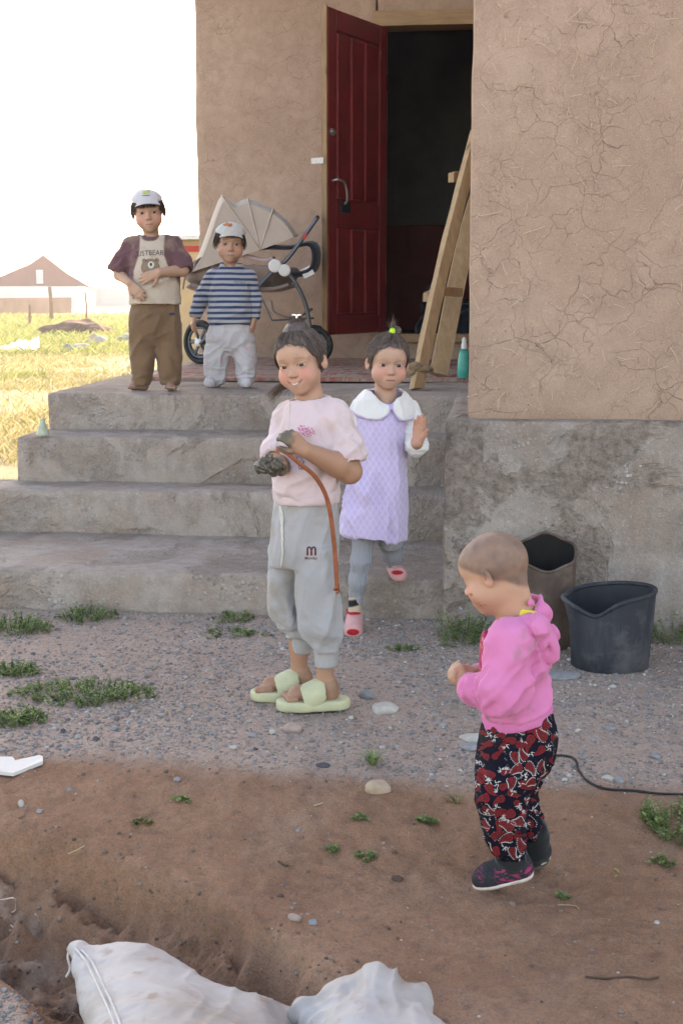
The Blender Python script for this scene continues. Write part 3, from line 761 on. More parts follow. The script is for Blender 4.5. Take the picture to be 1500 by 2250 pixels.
def project(K, VF, pts, off=.0015):
    """photo pixels dropped onto a garment's surface"""
    bvh = BVHTree.FromPolygons([tuple(v) for v in VF[0]], [tuple(f) for f in VF[1].tolist()]); out = []; last = None
    for x, y in pts:
        d = ray(x, y); d = d / np.linalg.norm(d); h = bvh.ray_cast(Vector(CAM), Vector(d))
        q = np.array(h[0]) if h[0] is not None else (last if last is not None else K.P(x, y)); q = q - d * off; out.append(q); last = q
    return out
def decal(K, VF, name, polys, mat, parent, off=.0015):
    px = []; f = []
    for poly in polys:
        k = len(px); n = len(poly)
        if n == 4:                                               # finely divided quad
            q = [np.array(p, float) for p in poly]; r = 4
            for i in range(r + 1):
                for j in range(r + 1):
                    u, v = i / r, j / r; px.append(tuple((q[0] * (1 - u) + q[1] * u) * (1 - v) + (q[3] * (1 - u) + q[2] * u) * v))
            f += [(k + i * (r + 1) + j, k + (i + 1) * (r + 1) + j, k + (i + 1) * (r + 1) + j + 1, k + i * (r + 1) + j + 1) for i in range(r) for j in range(r)]
        else:                                                    # rings round the middle
            c = np.mean(np.array(poly), 0); px.append(tuple(c)); rr = 4
            for t in range(1, rr + 1): px += [tuple(c + (np.array(p) - c) * t / rr) for p in poly]
            for i in range(n):
                j = (i + 1) % n; f.append((k, k + 1 + i, k + 1 + j))
                for t in range(rr - 1): f.append((k + 1 + t * n + i, k + 1 + (t + 1) * n + i, k + 1 + (t + 1) * n + j, k + 1 + t * n + j))
    return mesh_obj(name, project(K, VF, px, off), f, mat, parent, False)
def text_decal(K, VF, name, text, cx, cy, wpx, mat, parent, arc=0.0, slope=0.0, sx=1.0, bold=0.0, off=.0015):
    cu = bpy.data.curves.new('tmp', 'FONT'); cu.body = text; cu.align_x = 'CENTER'; cu.align_y = 'CENTER'; cu.offset = bold; cu.resolution_u = 3
    o = bpy.data.objects.new('tmp', cu); COL.objects.link(o); bpy.context.view_layer.update()
    me = bpy.data.meshes.new_from_object(o.evaluated_get(bpy.context.evaluated_depsgraph_get()))
    V = np.array([v.co[:] for v in me.vertices]); fs = [tuple(p.vertices) for p in me.polygons]
    bpy.data.objects.remove(o); bpy.data.curves.remove(cu); bpy.data.meshes.remove(me)
    w = V[:, 0].max() - V[:, 0].min(); s = wpx / w
    px = [(cx + s * v[0], cy - s * v[1] * sx + arc * (s * v[0] / wpx * 2) ** 2 + slope * s * v[0]) for v in V]
    return mesh_obj(name, project(K, VF, px, off), fs, mat, parent, False)
def ring(cx, cy, rx, ry, n=14, rot=0.0):
    return [(cx + rx * math.cos(t) * math.cos(rot) - ry * math.sin(t) * math.sin(rot), cy + rx * math.cos(t) * math.sin(rot) + ry * math.sin(t) * math.cos(rot)) for t in np.linspace(0, 2 * math.pi, n, endpoint=False)]
HC = ((.040, .027, .024), (.075, .052, .044), (.125, .088, .074), (.21, .155, .13))
def hcol(g, light=.25): return 1.15 * np.array(HC[g.choice(4, p=[.38 - light * .15, .37 - light * .15, .25, light * .3])]) * g.uniform(.8, 1.15)
def hair_cap(K, c, H, M, p0=(0, .335, .235), n=(0, .75, -.66), grow=1.045, low=-.30, extra=None, name='hair'):
    W = lambda x, f, u: np.asarray(c) + H * (x * M[0] + f * M[1] + u * M[2])
    s = SDF(.0032); g = grow
    s.u(ell(W(0, -.06, .13), np.array([.356 * g, .428 * g, .385 * g]) * H, M), .01); s.u(ell(W(0, .12, .175), np.array([.288 * g, .26 * g, .25 * g]) * H, M), .08 * H)
    s.u(ell(W(0, -.16, -.08), np.array([.29, .30, .30]) * H * g, M), .05 * H)
    nn = n[0] * M[0] + n[1] * M[1] + n[2] * M[2]; pp = W(*p0)
    base = plane(pp, nn)
    s.i(lambda X, Y, Z: base(X, Y, Z) + .003 * np.sin((X * RT[0] + Y * RT[1]) * 160), .01)
    s.i(plane(W(0, 0, low), -M[2]), .02)
    for q in (-1, 1): s.s(ell(W(q * .40, -.01, -.06), np.array([.10, .11, .13]) * H, M), .01)
    if extra: extra(s, W)
    o = K.part(name, s, HAIRM.m, [(None, 0, M[2] * .6 + M[1] * .6, 170, .0009, .93)], 5,
               lambda V, N: np.array([.085, .061, .053]) * (.55 + .9 * vnoise((V - c) @ M.T / H * [46, 9, 9], 3))[:, None])
    return o, W
def comb_strands(K, c, H, M, goal, n, name, seed, parent, sel, wid=.00055, light=.35, lift=1.06, fly=.05, steps=8, reach=1.0):
    """hairs combed over the skull towards a point"""
    g = np.random.default_rng(seed); paths = []; cols = []
    R3 = np.array([.363, .435, .39]); C3 = np.array([0, -.06, .13])
    tries = 0
    while len(paths) < n and tries < n * 30:
        tries += 1; v = g.normal(size=3); v /= np.linalg.norm(v); p = C3 + R3 * v
        if not sel(p): continue
        pts = []; q = p.copy(); lf = lift + abs(g.normal()) * .012; jit = g.normal(size=3) * fly
        for i in range(steps):
            t = i / (steps - 1) * reach; q = p * (1 - t) + np.asarray(goal) * t + jit * t * (1 - t)
            d = (q - C3) / R3; L = np.linalg.norm(d); q2 = C3 + R3 * d / L * max(L, lf); pts.append(np.asarray(c) + H * (q2 @ M))
        paths.append(pts); cols.append(hcol(g, light))
    return strands(name, paths, wid, HAIRM.m, parent, cols)

def hits(VF, pts):
    bvh = BVHTree.FromPolygons([tuple(v) for v in VF[0]], [tuple(f) for f in VF[1].tolist()]); out = []
    for x, y in pts:
        d = ray(x, y); d = d / np.linalg.norm(d); h = bvh.ray_cast(Vector(CAM), Vector(d)); out.append(None if h[0] is None else (np.array(h[0]), d))
    return out
def strip_decal(VF, name, strips, mat, parent, off):
    """strips: lists of (left, right) pixel pairs laid on the cloth; quads that miss it are dropped"""
    px = [p for s in strips for pr in s for p in pr]; H_ = hits(VF, px); v = []; f = []; k = 0
    for h in H_: v.append(np.zeros(3) if h is None else h[0] - h[1] * off)
    for s in strips:
        for i in range(len(s) - 1):
            q = (k + 2 * i, k + 2 * i + 1, k + 2 * i + 3, k + 2 * i + 2)
            if all(H_[j] is not None for j in q) and max(np.linalg.norm(v[q[0]] - v[j]) for j in q) < .03: f.append(q)
        k += 2 * len(s)
    used = sorted({j for q in f for j in q}); mp = {j: i for i, j in enumerate(used)}
    o = mesh_obj(name, [v[j] for j in used], [tuple(mp[j] for j in q) for q in f], mat, parent, False); o['kind'] = 'stuff'; return o

def under(V, C, ztop, zwaist, top, low, keep):
    """everything the outer clothes cover is a plain underlayer of cloth"""
    m = V[:, 2] < ztop
    for a, b, r in keep:
        a = np.asarray(a, float); ab = np.asarray(b, float) - a; t = np.clip(((V - a) @ ab) / (ab @ ab + 1e-9), 0, 1); m &= np.linalg.norm(V - (a + t[:, None] * ab), axis=1) > r
    C = C.copy(); C[m & (V[:, 2] >= zwaist)] = top; C[m & (V[:, 2] < zwaist)] = low; return C
# ================================================================== toddler in the pink hooded jacket
def toddler():
    b0 = onz(1095, 1935, -.05); D = float(b0 @ FH); K = Kid('toddler in dirty pink hooded jacket and red paisley trousers standing on the mud', D, (b0[0], b0[1], -.05), 'child')
    P, m, st = K.P, K.m, K.st; z = np.array([0, 0, 1.])
    skin = (.48, .27, .18)
    H = .168; M = head_frame(-114, 23, 4); c = P(1084, 1260)
    sd = SDF(.005, [(c - .14, c + .14, .0021), (P(985, 1550) - .07, P(1060, 1440) + .07, .0021)])
    W = add_head(sd, c, H, M, 0, .012, .55, 1.12)
    sd.u(cone(W(0, -.15, -.22), P(1140, 1385), .035, .044), .022)
    sd.u(loft([st(1085, 1180, 1400, .06), st(1075, 1195, 1480, .07), st(1080, 1190, 1570, .055), st(1090, 1180, 1610, .05)]), .03)
    # arms and hands
    for w, sh, el, wr in ((.075, (1125, 1405), (1108, 1520), (1032, 1512)), (-.075, (1120, 1410), (1090, 1520), (1045, 1482))):
        a, e, r = P(*sh, w), P(*el, w * 1.25), P(*wr, w * .33)
        sd.u(cone(a, e, .03, .027), .02); sd.u(cone(e, r, .025, .019), .01)
    hand(sd, P(1032, 1512, .026), P(1008, 1486, .012) - P(1032, 1512, .026), -FH * .4 + RT * .2 - np.array([0, 0, -.9]) * -.3 + FH * .9, -1, .088, (1.0, 1.05, 1.1, 1.1), (.7, .5, .6), 1.15)
    hand(sd, P(1048, 1480, -.018), P(1008, 1470, -.006) - P(1048, 1480, -.018), -FH * .3 - np.array([0, 0, 1.]), 1, .088, (.8, .9, .95, 1.0), (.7, .5, .5), 1.15)
    for w, hip, kn, an in ((.04, (1130, 1610), (1095, 1730), (1120, 1890)), (-.05, (1140, 1610), (1140, 1730), (1172, 1860))):
        sd.u(cone(P(*hip, w * .6), P(*kn, w), .036, .03), .02); sd.u(cone(P(*kn, w), P(*an, w), .032, .022), .02)
    hc = head_color(c, H, M, skin, 0, blush=.75, stub=((.10, .068, .058), .8), eye_h=.012, bw=.5)
    def col(V, N):
        C = np.tile(np.array(skin), (len(V), 1)); C = hc(V, C)
        hd = np.linalg.norm(V - P(1018, 1492), axis=1) < .07; C[hd] = C[hd] * .85
        for (x, y, r) in ((1036, 1310, .004), (1058, 1335, .003), (1066, 1332, .0022), (1052, 1328, .002)):
            q = P(x, y, .05); d = np.linalg.norm((V - q) - ((V - q) @ FH)[:, None] * FH, axis=1)
            w = (sstep(r, r * .5, d) * ((V - c) @ FH < 0))[:, None] * .8; C = C * (1 - w) + np.array((.22, .06, .04)) * w
        return under(V, C, P(0, 1378)[2], P(0, 1590)[2], (.5, .12, .28), (.01, .01, .016), [(P(1028, 1508, .02), P(1012, 1488, .01), .045), (P(1045, 1480, -.015), P(1010, 1472, 0), .045)])
    K.part('body', sd, SKIN, color=col); add_eyes(K, c, H, M, (0, -.5))
    # jacket
    jm = NT('pink_velour'); n = jm.noise(6, 4)
    pc = jm.mix(jm.ramp(n, [(.3, 0.0), (.7, 1.0)]), (.58, .155, .325), (.66, .21, .40))
    dirt = jm.math('MULTIPLY', jm.ramp(jm.noise(13, 5, .65, .4), [(.52, 0.0), (.60, .85)]), jm.ramp(jm.noise(9, 2), [(.56, 0.0), (.64, 1.0)]))
    pc = jm.mix(dirt, pc, (.24, .17, .12)); pc = jm.mix(jm.ramp(jm.noise(3.1, 3), [(.5, 0.0), (.8, .35)]), pc, (.45, .09, .22))
    jm.fin(pc, .85, jm.bump(jm.noise(90, 4), .15, .002), .2, Sheen_Weight=.3, Sheen_Roughness=.35, Sheen_Tint=(1, .75, .9, 1))
    j = SDF(.0042)
    j.u(loft([st(1108, 1172, 1346, .055), st(1085, 1190, 1372, .078), st(1064, 1204, 1412, .086), st(1058, 1204, 1460, .088), st(1055, 1206, 1510, .088), st(1055, 1211, 1545, .088), st(1062, 1210, 1568, .090), st(1068, 1206, 1584, .088)], 2.1), .02)
    for w, sh, el, wr in ((.092, (1120, 1410), (1098, 1518), (1036, 1516)), (-.082, (1115, 1410), (1090, 1520), (1050, 1490))):
        a, e, r = P(*sh, w * .95), P(*el, w * 1.2), P(*wr, w * .33)
        j.u(cone(a, e, .046, .043), .010); j.u(cone(e, e + (r - e) * .82, .041, .036), .010); j.u(cone(e + (r - e) * .82, r, .027, .0255), .012)
        j.s(cone(r, r + (r - e) * .4, .0205, .0205), .004)
    # hood lying on the back, with two ears
    j.u(ell(P(1160, 1362, 0), (m(42), .085, m(22)), np.array([_n(RT - .45 * np.array([0, 0, 1])), FH, _n(np.array([0, 0, 1]) + .45 * RT)])), .015)
    j.u(ell(P(1182, 1398, 0), (m(36), .082, m(34)), np.array([_n(RT - .4 * z), FH, _n(z + .4 * RT)])), .012)
    j.u(cone(P(1092, 1376, .055), P(1180, 1376, .086), .010, .022), .006); j.u(cone(P(1105, 1372, -.062), P(1172, 1364, -.066), .012, .02), .012)
    j.u(cone(P(1172, 1318, .0), P(1186, 1348, .02), .011, .02), .014); j.u(cone(P(1162, 1318, -.05), P(1176, 1312, 0), .012, .012), .01); j.u(cone(P(1160, 1322, .045), P(1176, 1314, 0), .011, .012), .01)
    j.u(ell(P(1204, 1428, .06), (m(20), .016, m(27)), np.array([_n(RT + .3 * z), FH, _n(z - .3 * RT)])), .006); j.s(ell(P(1205, 1428, .082), (m(8), .014, m(15)), np.array([_n(RT + .3 * z), FH, _n(z - .3 * RT)])), .006)
    j.u(ell(P(1216, 1388, -.05), (m(14), .016, m(22)), np.array([_n(RT + .5 * z), FH, _n(z - .5 * RT)])), .006)
    # neck hole: carved around the neck
    j.s(cone(P(1138, 1360), P(1118, 1290), .040, .066), .008)
    z = np.array([0, 0, 1.])
    # waist rib
    hemn = _n(-z + .24 * RT)
    j.i(plane(P(1130, 1560), hemn), .012)
    K.part('jacket', j, jm.m, [(P(1104, 1515, .1), .06, RT * .6 + z * .7, 34, .016), (P(1060, 1510, .08), .05, z * .9 + RT * .2, 45, .012), (P(1160, 1520, .08), .09, RT * .9 + z * .55, 26, .018), (P(1130, 1420, .09), .07, RT * .7 - z * .7, 26, .009), (P(1185, 1400, .06), .06, RT * .6 - z * .8, 34, .010), (None, 0, RT + .4 * z, 16, .0035)], 3)
    rb = SDF(.0042); rb.u(loft([st(1058, 1213, 1535, .090), st(1056, 1216, 1560, .094), st(1058, 1213, 1590, .094), st(1056, 1208, 1625, .09)], 2.1), .01)
    rb.i(plane(P(1130, 1582), hemn), .004); rb.i(plane(P(1130, 1556), -hemn), .004)
    # print on the chest and yellow collar of the shirt beneath
    rm = NT('pink_rib'); wv = rm.math('SINE', rm.math('MULTIPLY', rm.sep()[0], 1500)); rm.fin(rm.mix(rm.noise(4), (.56, .15, .33), (.62, .18, .38)), .85, rm.bump(wv, .25, .002), .2)
    K.part('waist_rib', rb, rm.m, [(None, 0, RT, 12, .004)], 9)
    y = SDF(.003); y.u(cone(P(1128, 1352, 0), P(1150, 1330, 0), .052, .050), .01); y.s(cone(P(1130, 1362, 0), P(1138, 1300, 0), .0455, .049), .004); y.i(plane(P(1132, 1340), -RT), .003); y.i(plane(P(1150, 1326), _n(z + .35 * RT)), .003); y.i(plane(P(1140, 1352), -z), .003)
    K.part('shirt_collar', y, cloth('yellow_cotton', (.72, .62, .08)))
    # trousers
    t = NT('paisley_velour'); co = t.n('VectorMath', {0: t.co, 1: t.n('VectorMath', {0: t.ncol(15, 2), 3: .045}, operation='SCALE').outputs[0]}, operation='ADD').outputs[0]
    co = t.map((1, .6, .8), (0, R(32), 0), co=co)
    vd = t.vor(22, 'F1', co, rand=.85); vc = t.n('SeparateColor', {0: t.vor(22, 'F1', co, out='Color', rand=.85)}).outputs
    ang = t.vor(150, 'F1', co)
    red = (.33, .013, .014); dk = (.085, .008, .012); md = (.17, .010, .014); nav = (.006, .006, .014)
    vd = t.math('MULTIPLY', vd, 1.6)
    pat = t.ramp(vd, [(0.0, red), (.05, md), (.065, dk), (.13, md), (.15, dk), (.175, md), (.19, dk), (.26, md), (.30, red), (.335, red), (.345, nav), (1, nav)])
    pat = t.mix(t.math('MULTIPLY', t.ramp(ang, [(.14, 1.0), (.24, 0.0)]), t.ramp(vd, [(.10, 0.0), (.12, .8), (.27, .8), (.29, 0.0)])), pat, (.03, .008, .014))
    wd = t.vor(105, 'F1', t.map((1, 1, 1.3))); wm = t.ramp(wd, [(.20, 1.0), (.30, 0.0)])
    zone = t.ramp(vd, [(.355, 0.0), (.365, 1.0), (.60, 1.0), (.63, .3)]); pat = t.mix(t.math('MULTIPLY', t.math('MULTIPLY', wm, zone), t.ramp(t.noise(24, 2), [(.46, 0.0), (.54, .9)])), pat, (.55, .53, .52))
    dots = t.math('MULTIPLY', t.ramp(t.vor(78, 'F1', co, rand=.35), [(.22, 1.0), (.32, 0.0)]), t.math('MULTIPLY', t.ramp(vd, [(.235, 0.0), (.25, 1.0), (.30, 1.0), (.315, 0.0)]), t.ramp(vc[0], [(.5, 0.0), (.52, 1.0)])))
    pat = t.mix(dots, pat, (.55, .52, .50))
    wb = t.n('SeparateColor', {0: t.attr('Col').outputs['Color']}).outputs[0]
    pat = t.mix(wb, pat, (.012, .012, .016))
    t.fin(pat, .9, t.bump(t.noise(80, 4), .15, .002), .12)
    q = SDF(.0045)
    q.u(loft([st(1066, 1212, 1556, .080), st(1056, 1217, 1590, .090), st(1047, 1220, 1625, .098), st(1043, 1212, 1665, .100), st(1046, 1190, 1705, .095), st(1060, 1170, 1735, .07)], 2.3), .02)
    q.u(loft([st(1046, 1170, 1690, .070, .042), st(1044, 1160, 1730, .066, .042), st(1047, 1160, 1770, .062, .042), st(1054, 1158, 1810, .058, .042), st(1066, 1156, 1845, .055, .042), st(1078, 1152, 1864, .050, .042), st(1092, 1148, 1878, .036, .042)], 2.2), .025)
    q.u(loft([st(1085, 1185, 1680, .064, -.055), st(1098, 1176, 1730, .058, -.055), st(1108, 1178, 1770, .055, -.055), st(1118, 1186, 1800, .052, -.055), st(1134, 1186, 1822, .045, -.055), st(1148, 1184, 1838, .032, -.055)], 2.2), .02)
    def tc(V, N):
        w = sstep(0, .01, (V - P(1140, 1584)) @ -_n(-z + .55 * RT)); return np.stack([w, w, w], 1)
    K.tro = K.part('trousers', q, t.m, [(P(1110, 1855, .05), .07, RT, 36, .011), (P(1160, 1800, -.05), .06, RT + .3 * z, 36, .012), (P(1160, 1710, .05), .07, RT - .5 * z, 26, .010), (None, 0, z * .8 + RT * .3, 14, .006)], 5, tc)
    VF = K.last; tro = K.tro; g = np.random.default_rng(6); spots = []; cand = [(g.uniform(1040, 1222), g.uniform(1592, 1872)) for _ in range(1500)]
    for p in cand:
        if all((p[0] - q[0]) ** 2 + ((p[1] - q[1]) * .8) ** 2 > 20 ** 2 for q in spots): spots.append(p)
    def drop(cx, cy, r, L, a, bend, kx):
        s_ = []
        for i in range(15):
            tt = i / 14; th = a + bend * tt * tt; x = cx + math.cos(a + bend * tt * .5) * L * (tt - .3); y = cy + math.sin(a + bend * tt * .5) * L * (tt - .3); w = kx * r * math.sqrt(min(1, tt / .22 * (2 - tt / .22)) if tt < .22 else 1) * (1 if tt < .22 else (1 - (tt - .22) / .78) ** .8)
            nx, ny = -math.sin(th), math.cos(th); s_.append(((x - nx * w, y - ny * w), (x + nx * w, y + ny * w)))
        return s_
    A, B_, C2, DT = [], [], [], []
    for i, (cx, cy) in enumerate(spots):
        a = g.uniform(0, 6.28); r = g.uniform(6.8, 10.5); L = r * g.uniform(3.6, 4.6); bd = g.choice([-1.5, 1.5]) * g.uniform(.6, 1.1)
        A.append(drop(cx, cy, r, L, a, bd, 1)); B_.append(drop(cx, cy, r * .76, L * .86, a, bd, 1)); C2.append(drop(cx, cy, r * .42, L * .55, a, bd, 1)); A.append([]); A.pop()
        ou = drop(cx, cy, r * 1.3, L * 1.15, a, bd, 1)
        if i % 3 == 0:
            for pr in ou[1:12]:
                for q in pr: DT.append([((q[0] - 1, q[1] - 1), (q[0] + 1, q[1] - 1)), ((q[0] - 1, q[1] + 1), (q[0] + 1, q[1] + 1))])
        else:
            x, y = cx + g.normal() * 22, cy + g.normal() * 22
            for k in range(5):
                b_ = g.uniform(0, 6.28); c_ = drop(x + math.cos(b_) * 4, y + math.sin(b_) * 4, 1.3, 9, b_, 1.6, 1); DT.append(c_)
    core = [[((2 * p[0] + q[0]) / 3, (2 * p[1] + q[1]) / 3) for p, q in s_] for s_ in C2]
    strip_decal(VF, 'paisley_outline', A, simple('print_red', (.25, .011, .013), .85, .3, 200), tro, .0012); strip_decal(VF, 'paisley_fill', B_, simple('print_maroon', (.085, .008, .013), .9, .4, 250, c2=(.16, .010, .014)), tro, .0018)
    strip_decal(VF, 'paisley_core', C2, simple('print_core', (.24, .011, .014), .9, .6, 300, c2=(.05, .008, .012)), tro, .0024); strip_decal(VF, 'paisley_dots', DT, simple('print_ivory', (.48, .46, .45), .85), tro, .0028)
    # socks and shoes
    BL = cloth('black_sock', (.016, .017, .018), None, .3)
    SH = NT('knit_shoe'); pk = SH.math('MULTIPLY', SH.ramp(SH.noise(1, 3, .5, 0, SH.map((70, 70, 170))), [(.52, 0.0), (.58, 1.0)]), SH.ramp(SH.noise(16, 2), [(.46, 0.0), (.56, 1.0)]))
    SH.fin(SH.mix(pk, SH.mix(SH.vor(260), (.012, .014, .018), (.035, .036, .042)), (.30, .03, .10)), .85, SH.bump(SH.vor(260), .3, .002), .2)
    SO = simple('rubber_sole', (.62, .56, .51), .6, .2, 40, c2=(.50, .40, .34))
    for w, dx, dy, tilt in ((.042, 0, 0, 0), (-.055, 0, 0, 1)):
        if tilt == 0:
            toe, ball, heel, ank, top = P(1056, 1932, w), P(1075, 1925, w), P(1140, 1912, w), P(1122, 1890, w), P(1118, 1868, w)
        else:
            toe, ball, heel, ank, top = P(1120, 1895, w), P(1135, 1890, w), P(1178, 1876, w), P(1172, 1862, w), P(1168, 1826, w)
        a = SDF(.0035); a.u(cone(ank, top, .034, .031), .01)
        if tilt: a.u(cone(P(1172, 1875, w), top, .033, .028), .01)
        K.part('sock', a, BL, [(None, 0, RT, 40, .004)], 4)
        s = SDF(.0032); s.u(cone(toe, ball, .020, .026), .01); s.u(cone(ball, heel + z * .006, .028, .030), .014); s.u(cone(ball + RT * .03 + z * .012, ank - z * .004, .024, .033), .016)
        fl = _n(np.cross(heel - toe, FH)); fl = fl if fl[2] > 0 else -fl
        s.i(plane(toe - fl * .012, -fl), .003); s.s(cone(ank + z * .022, ank + z * .05, .026, .03), .006)
        shoe = K.part('shoe', s, SH.m)
        o = SDF(.0032); o.u(cone(toe, ball, .0235, .030), .01); o.u(cone(ball, heel, .0305, .0315), .014)
        o.i(plane(toe - fl * .0085, fl), .002); o.i(plane(toe - fl * .0185, -fl), .003)
        K.part('sole', o, SO, parent=shoe)
    # embroidered print on the chest
    e = SDF(.003); e.u(ell(P(1066, 1418, .045), (.012, .045, .032)), .004); e.u(ell(P(1062, 1450, .045), (.010, .04, .035)), .006)
    em = NT('chest_print'); em.fin(em.ramp(em.noise(55, 2), [(.45, (.36, .015, .10)), (.56, (.30, .02, .12)), (.6, (.62, .40, .03)), (.66, (.36, .015, .10))]), .8)
    K.part('print', e, em.m)
    return K
toddler()
# ================================================================== girl in the pink sweatshirt
ZU = np.array([0, 0, 1.])
def girl_pink():
    b0 = onz(688, 1546, 0.0); D = float(b0 @ FH)
    K = Kid('smiling girl in pale pink sweatshirt and grey joggers standing on the gravel with muddy hands', D, (b0[0], b0[1], 0), 'child')
    P, m, st = K.P, K.m, K.st; skin = np.array((.46, .265, .185)); tan = np.array((.37, .195, .125))
    H = .183; M = head_frame(-20, 7, 9); c = P(660, 797, .02)
    hands = [(P(560, 1060, .2) - .02, P(690, 920, 0) + .02, .0024)]
    sd = SDF(.005, [(c - .13, c + .13, .0021)] + hands)
    W = add_head(sd, c, H, M, 1.0, .0155, 1.0, .98, .070)
    sd.u(cone(W(0, -.12, -.22), P(684, 900, 0), .035, .043), .024)
    sd.u(loft([st(640, 730, 905, .05), st(625, 735, 980, .06), st(620, 730, 1120, .06)]), .03)
    eL, wL = P(768, 1036, .10), P(672, 990, .185)                 # near arm
    sd.u(cone(P(738, 915, .06), eL, .036, .033), .02); sd.u(cone(eL, P(742, 1018, .125), .034, .034), .012); sd.u(cone(P(742, 1022, .125), wL, .0345, .0215), .012)
    hand(sd, wL, P(640, 962, .20) - wL, RT * -.1 + FH * .9 - ZU * .35, 1, .108, (.75, .85, .9, .95), (.75, .55, .1), 1.05)
    eR, wR = P(607, 1000, .04), P(618, 1030, .14)                 # far arm
    sd.u(cone(P(632, 915, -.03), eR, .035, .031), .02); sd.u(cone(eR, wR, .029, .021), .012)
    hand(sd, wR, P(585, 1026, .19) - wR, ZU * .8 - FH * .1 + RT * .3, -1, .105, (.8, .8, .85, .9), (.6, .7, .5), 1.05)
    for w, hip, kn, an in ((-.05, (640, 1140), (632, 1300), (657, 1492)), (.05, (695, 1140), (700, 1300), (714, 1512))):
        sd.u(cone(P(*hip, w * .6), P(*kn, w), .040, .034), .02); a = P(*an, w)
        sd.u(cone(P(*kn, w), P(an[0], an[1] - 60, w), .03, .0245), .02); sd.u(cone(P(an[0], an[1] - 70, w), a, .025, .0245), .015)
        tx, ty = an[0] - 74, an[1] + 26                            # foot
        heel = P(an[0] + 8, an[1] + 22, w); heel[2] = .052; ball = P(tx + 12, ty - 2, w + .012); ball[2] = .047
        sd.u(cone(heel, heel + ZU * .02, .028, .026), .012); sd.u(cone(a, ball, .027, .020), .02); sd.u(cone(heel, ball, .027, .024), .015)
        for q in range(5):
            o = (q - 2) * .0135; r = (.0125, .0098, .0092, .0088, .0085)[q if w > 0 else q]
            k0 = ball + FH * (-o) * 1.0 * (1 if w < 0 else -1) * -1 + ZU * (-.008); tip = k0 - RT * (.036 - .0035 * q) - FH * .006
            sd.u(cone(k0, tip, r, r * .85), .004)
    hc = head_color(c, H, M, skin, 1.0, (.10, .065, .05), True, (.50, .17, .15), .85, None, .0155, .070, .7)
    def col(V, N):
        C = np.tile(skin, (len(V), 1)); low = sstep(P(680, 960)[2], P(680, 990)[2], V[:, 2])[:, None] * 0
        arm = (V[:, 2] < P(0, 890)[2])[:, None]; C = np.where(arm, tan, C); C = hc(V, C)
        ft = (V[:, 2] < .09)[:, None]; C = np.where(ft, C * (.8 + .25 * fbm(V, 30, 3, 4))[:, None] , C)
        # drying mud on the hands
        for q, r in ((P(640, 962, .2), .062), (P(590, 1025, .17), .075)):
            d = np.linalg.norm(V - q, axis=1); w = np.clip(sstep(r, r * .55, d + .018 * fbm(V, 40, 3, 6)), 0, 1)
            if r < .07: w = w * sstep(.0, .022, (P(652, 970, .2) - V) @ RT + .012 * fbm(V, 60, 2, 7))
            C = C * (1 - .92 * w[:, None]) + np.array((.095, .088, .066)) * .92 * w[:, None]
        C2 = under(V, C, P(0, 892)[2], P(0, 1100)[2], (.56, .43, .44), (.33, .33, .34), [(P(775, 1010, .10), eL, .055), (eL, wL, .06), (wL, P(625, 950, .2), .085), (eR, wR, .04), (wR, P(575, 1025, .19), .085), (P(685, 890, 0), P(680, 870, 0), .055), (P(657, 1440, -.05), P(657, 1540, -.05), .10), (P(714, 1468, .05), P(714, 1560, .05), .10)])
        return np.where((V[:, 2] < .10)[:, None], C, C2)
    K.part('body', sd, SKIN, color=col); add_eyes(K, c, H, M, (.10, -.10))
    # hair: combed up to a knot, loose tail behind
    def bun(s, W):
        s.u(ell(W(.02, -.05, .53), np.array([.17, .17, .10]) * H, M), .12 * H); s.u(ell(W(.04, -.07, .60), np.array([.11, .12, .075]) * H, M), .06 * H)
    o, W = hair_cap(K, c, H, M, (0, .335, .315), (0, .80, -.60), 1.05, -.24, bun)
    comb_strands(K, c, H, M, (0.0, .0, .50), 3200, 'strands', 3, o, lambda p: (p[1] - .335) * .80 - (p[2] - .315) * .60 < .02 and p[2] > -.25 and p[2] < .44, .00042, .6, 1.075, .06)
    g = np.random.default_rng(5); pa = []; cs = []
    for i in range(130):                                        # tail to the side, frizz, fringe
        a = P(645 + g.normal() * 5, 842 + g.normal() * 4, -.03); e = P(592 + g.normal() * 9, 878 + g.normal() * 5, -.0)
        mid = (a + e) / 2 + (RT * -.004 + ZU * .01) + g.normal(size=3) * .004; pa.append(spline([a, mid, e + g.normal(size=3) * .006], 4)); cs.append(np.array((.12, .075, .05)) * g.uniform(.6, 1.5))
    for i in range(4):
        q = g.uniform(-1, 1); a = W(q * .30, .30 - .1 * q * q, .30); e = W(q * .33 + g.normal() * .05, .385 - .13 * q * q, .16 + g.normal() * .04)
        pa.append(spline([a, W(q * .32, .385 - .13 * q * q, .21), e], 3)); cs.append(hcol(g, .9) * 1.7)
    for i in range(100):
        v = g.normal(size=3); v[2] = abs(v[2]); v /= np.linalg.norm(v); p = np.array([0, -.06, .13]) + np.array([.40, .45, .41]) * v
        if p[1] > .25: continue
        pa.append([c + H * (p @ M), c + H * ((p * 1.06 + g.normal(size=3) * .02) @ M), c + H * ((p * 1.10 + g.normal(size=3) * .05) @ M)]); cs.append(hcol(g, .8))
    for i in range(700):                                        # knot wound from loose hair
        a = g.uniform(0, 6.28); v = g.uniform(-.3, 1.0); ctr = np.array([.035, -.065, .585]); pts = []
        for k in range(6):
            t = a + k * .28; rr = math.sqrt(max(1 - v * v, .02)); pts.append(W(ctr[0] + .125 * rr * math.cos(t), ctr[1] + .135 * rr * math.sin(t), ctr[2] + .085 * v + .012 * k * g.uniform(-1, 1)))
        pa.append(pts); cs.append(hcol(g, .5))
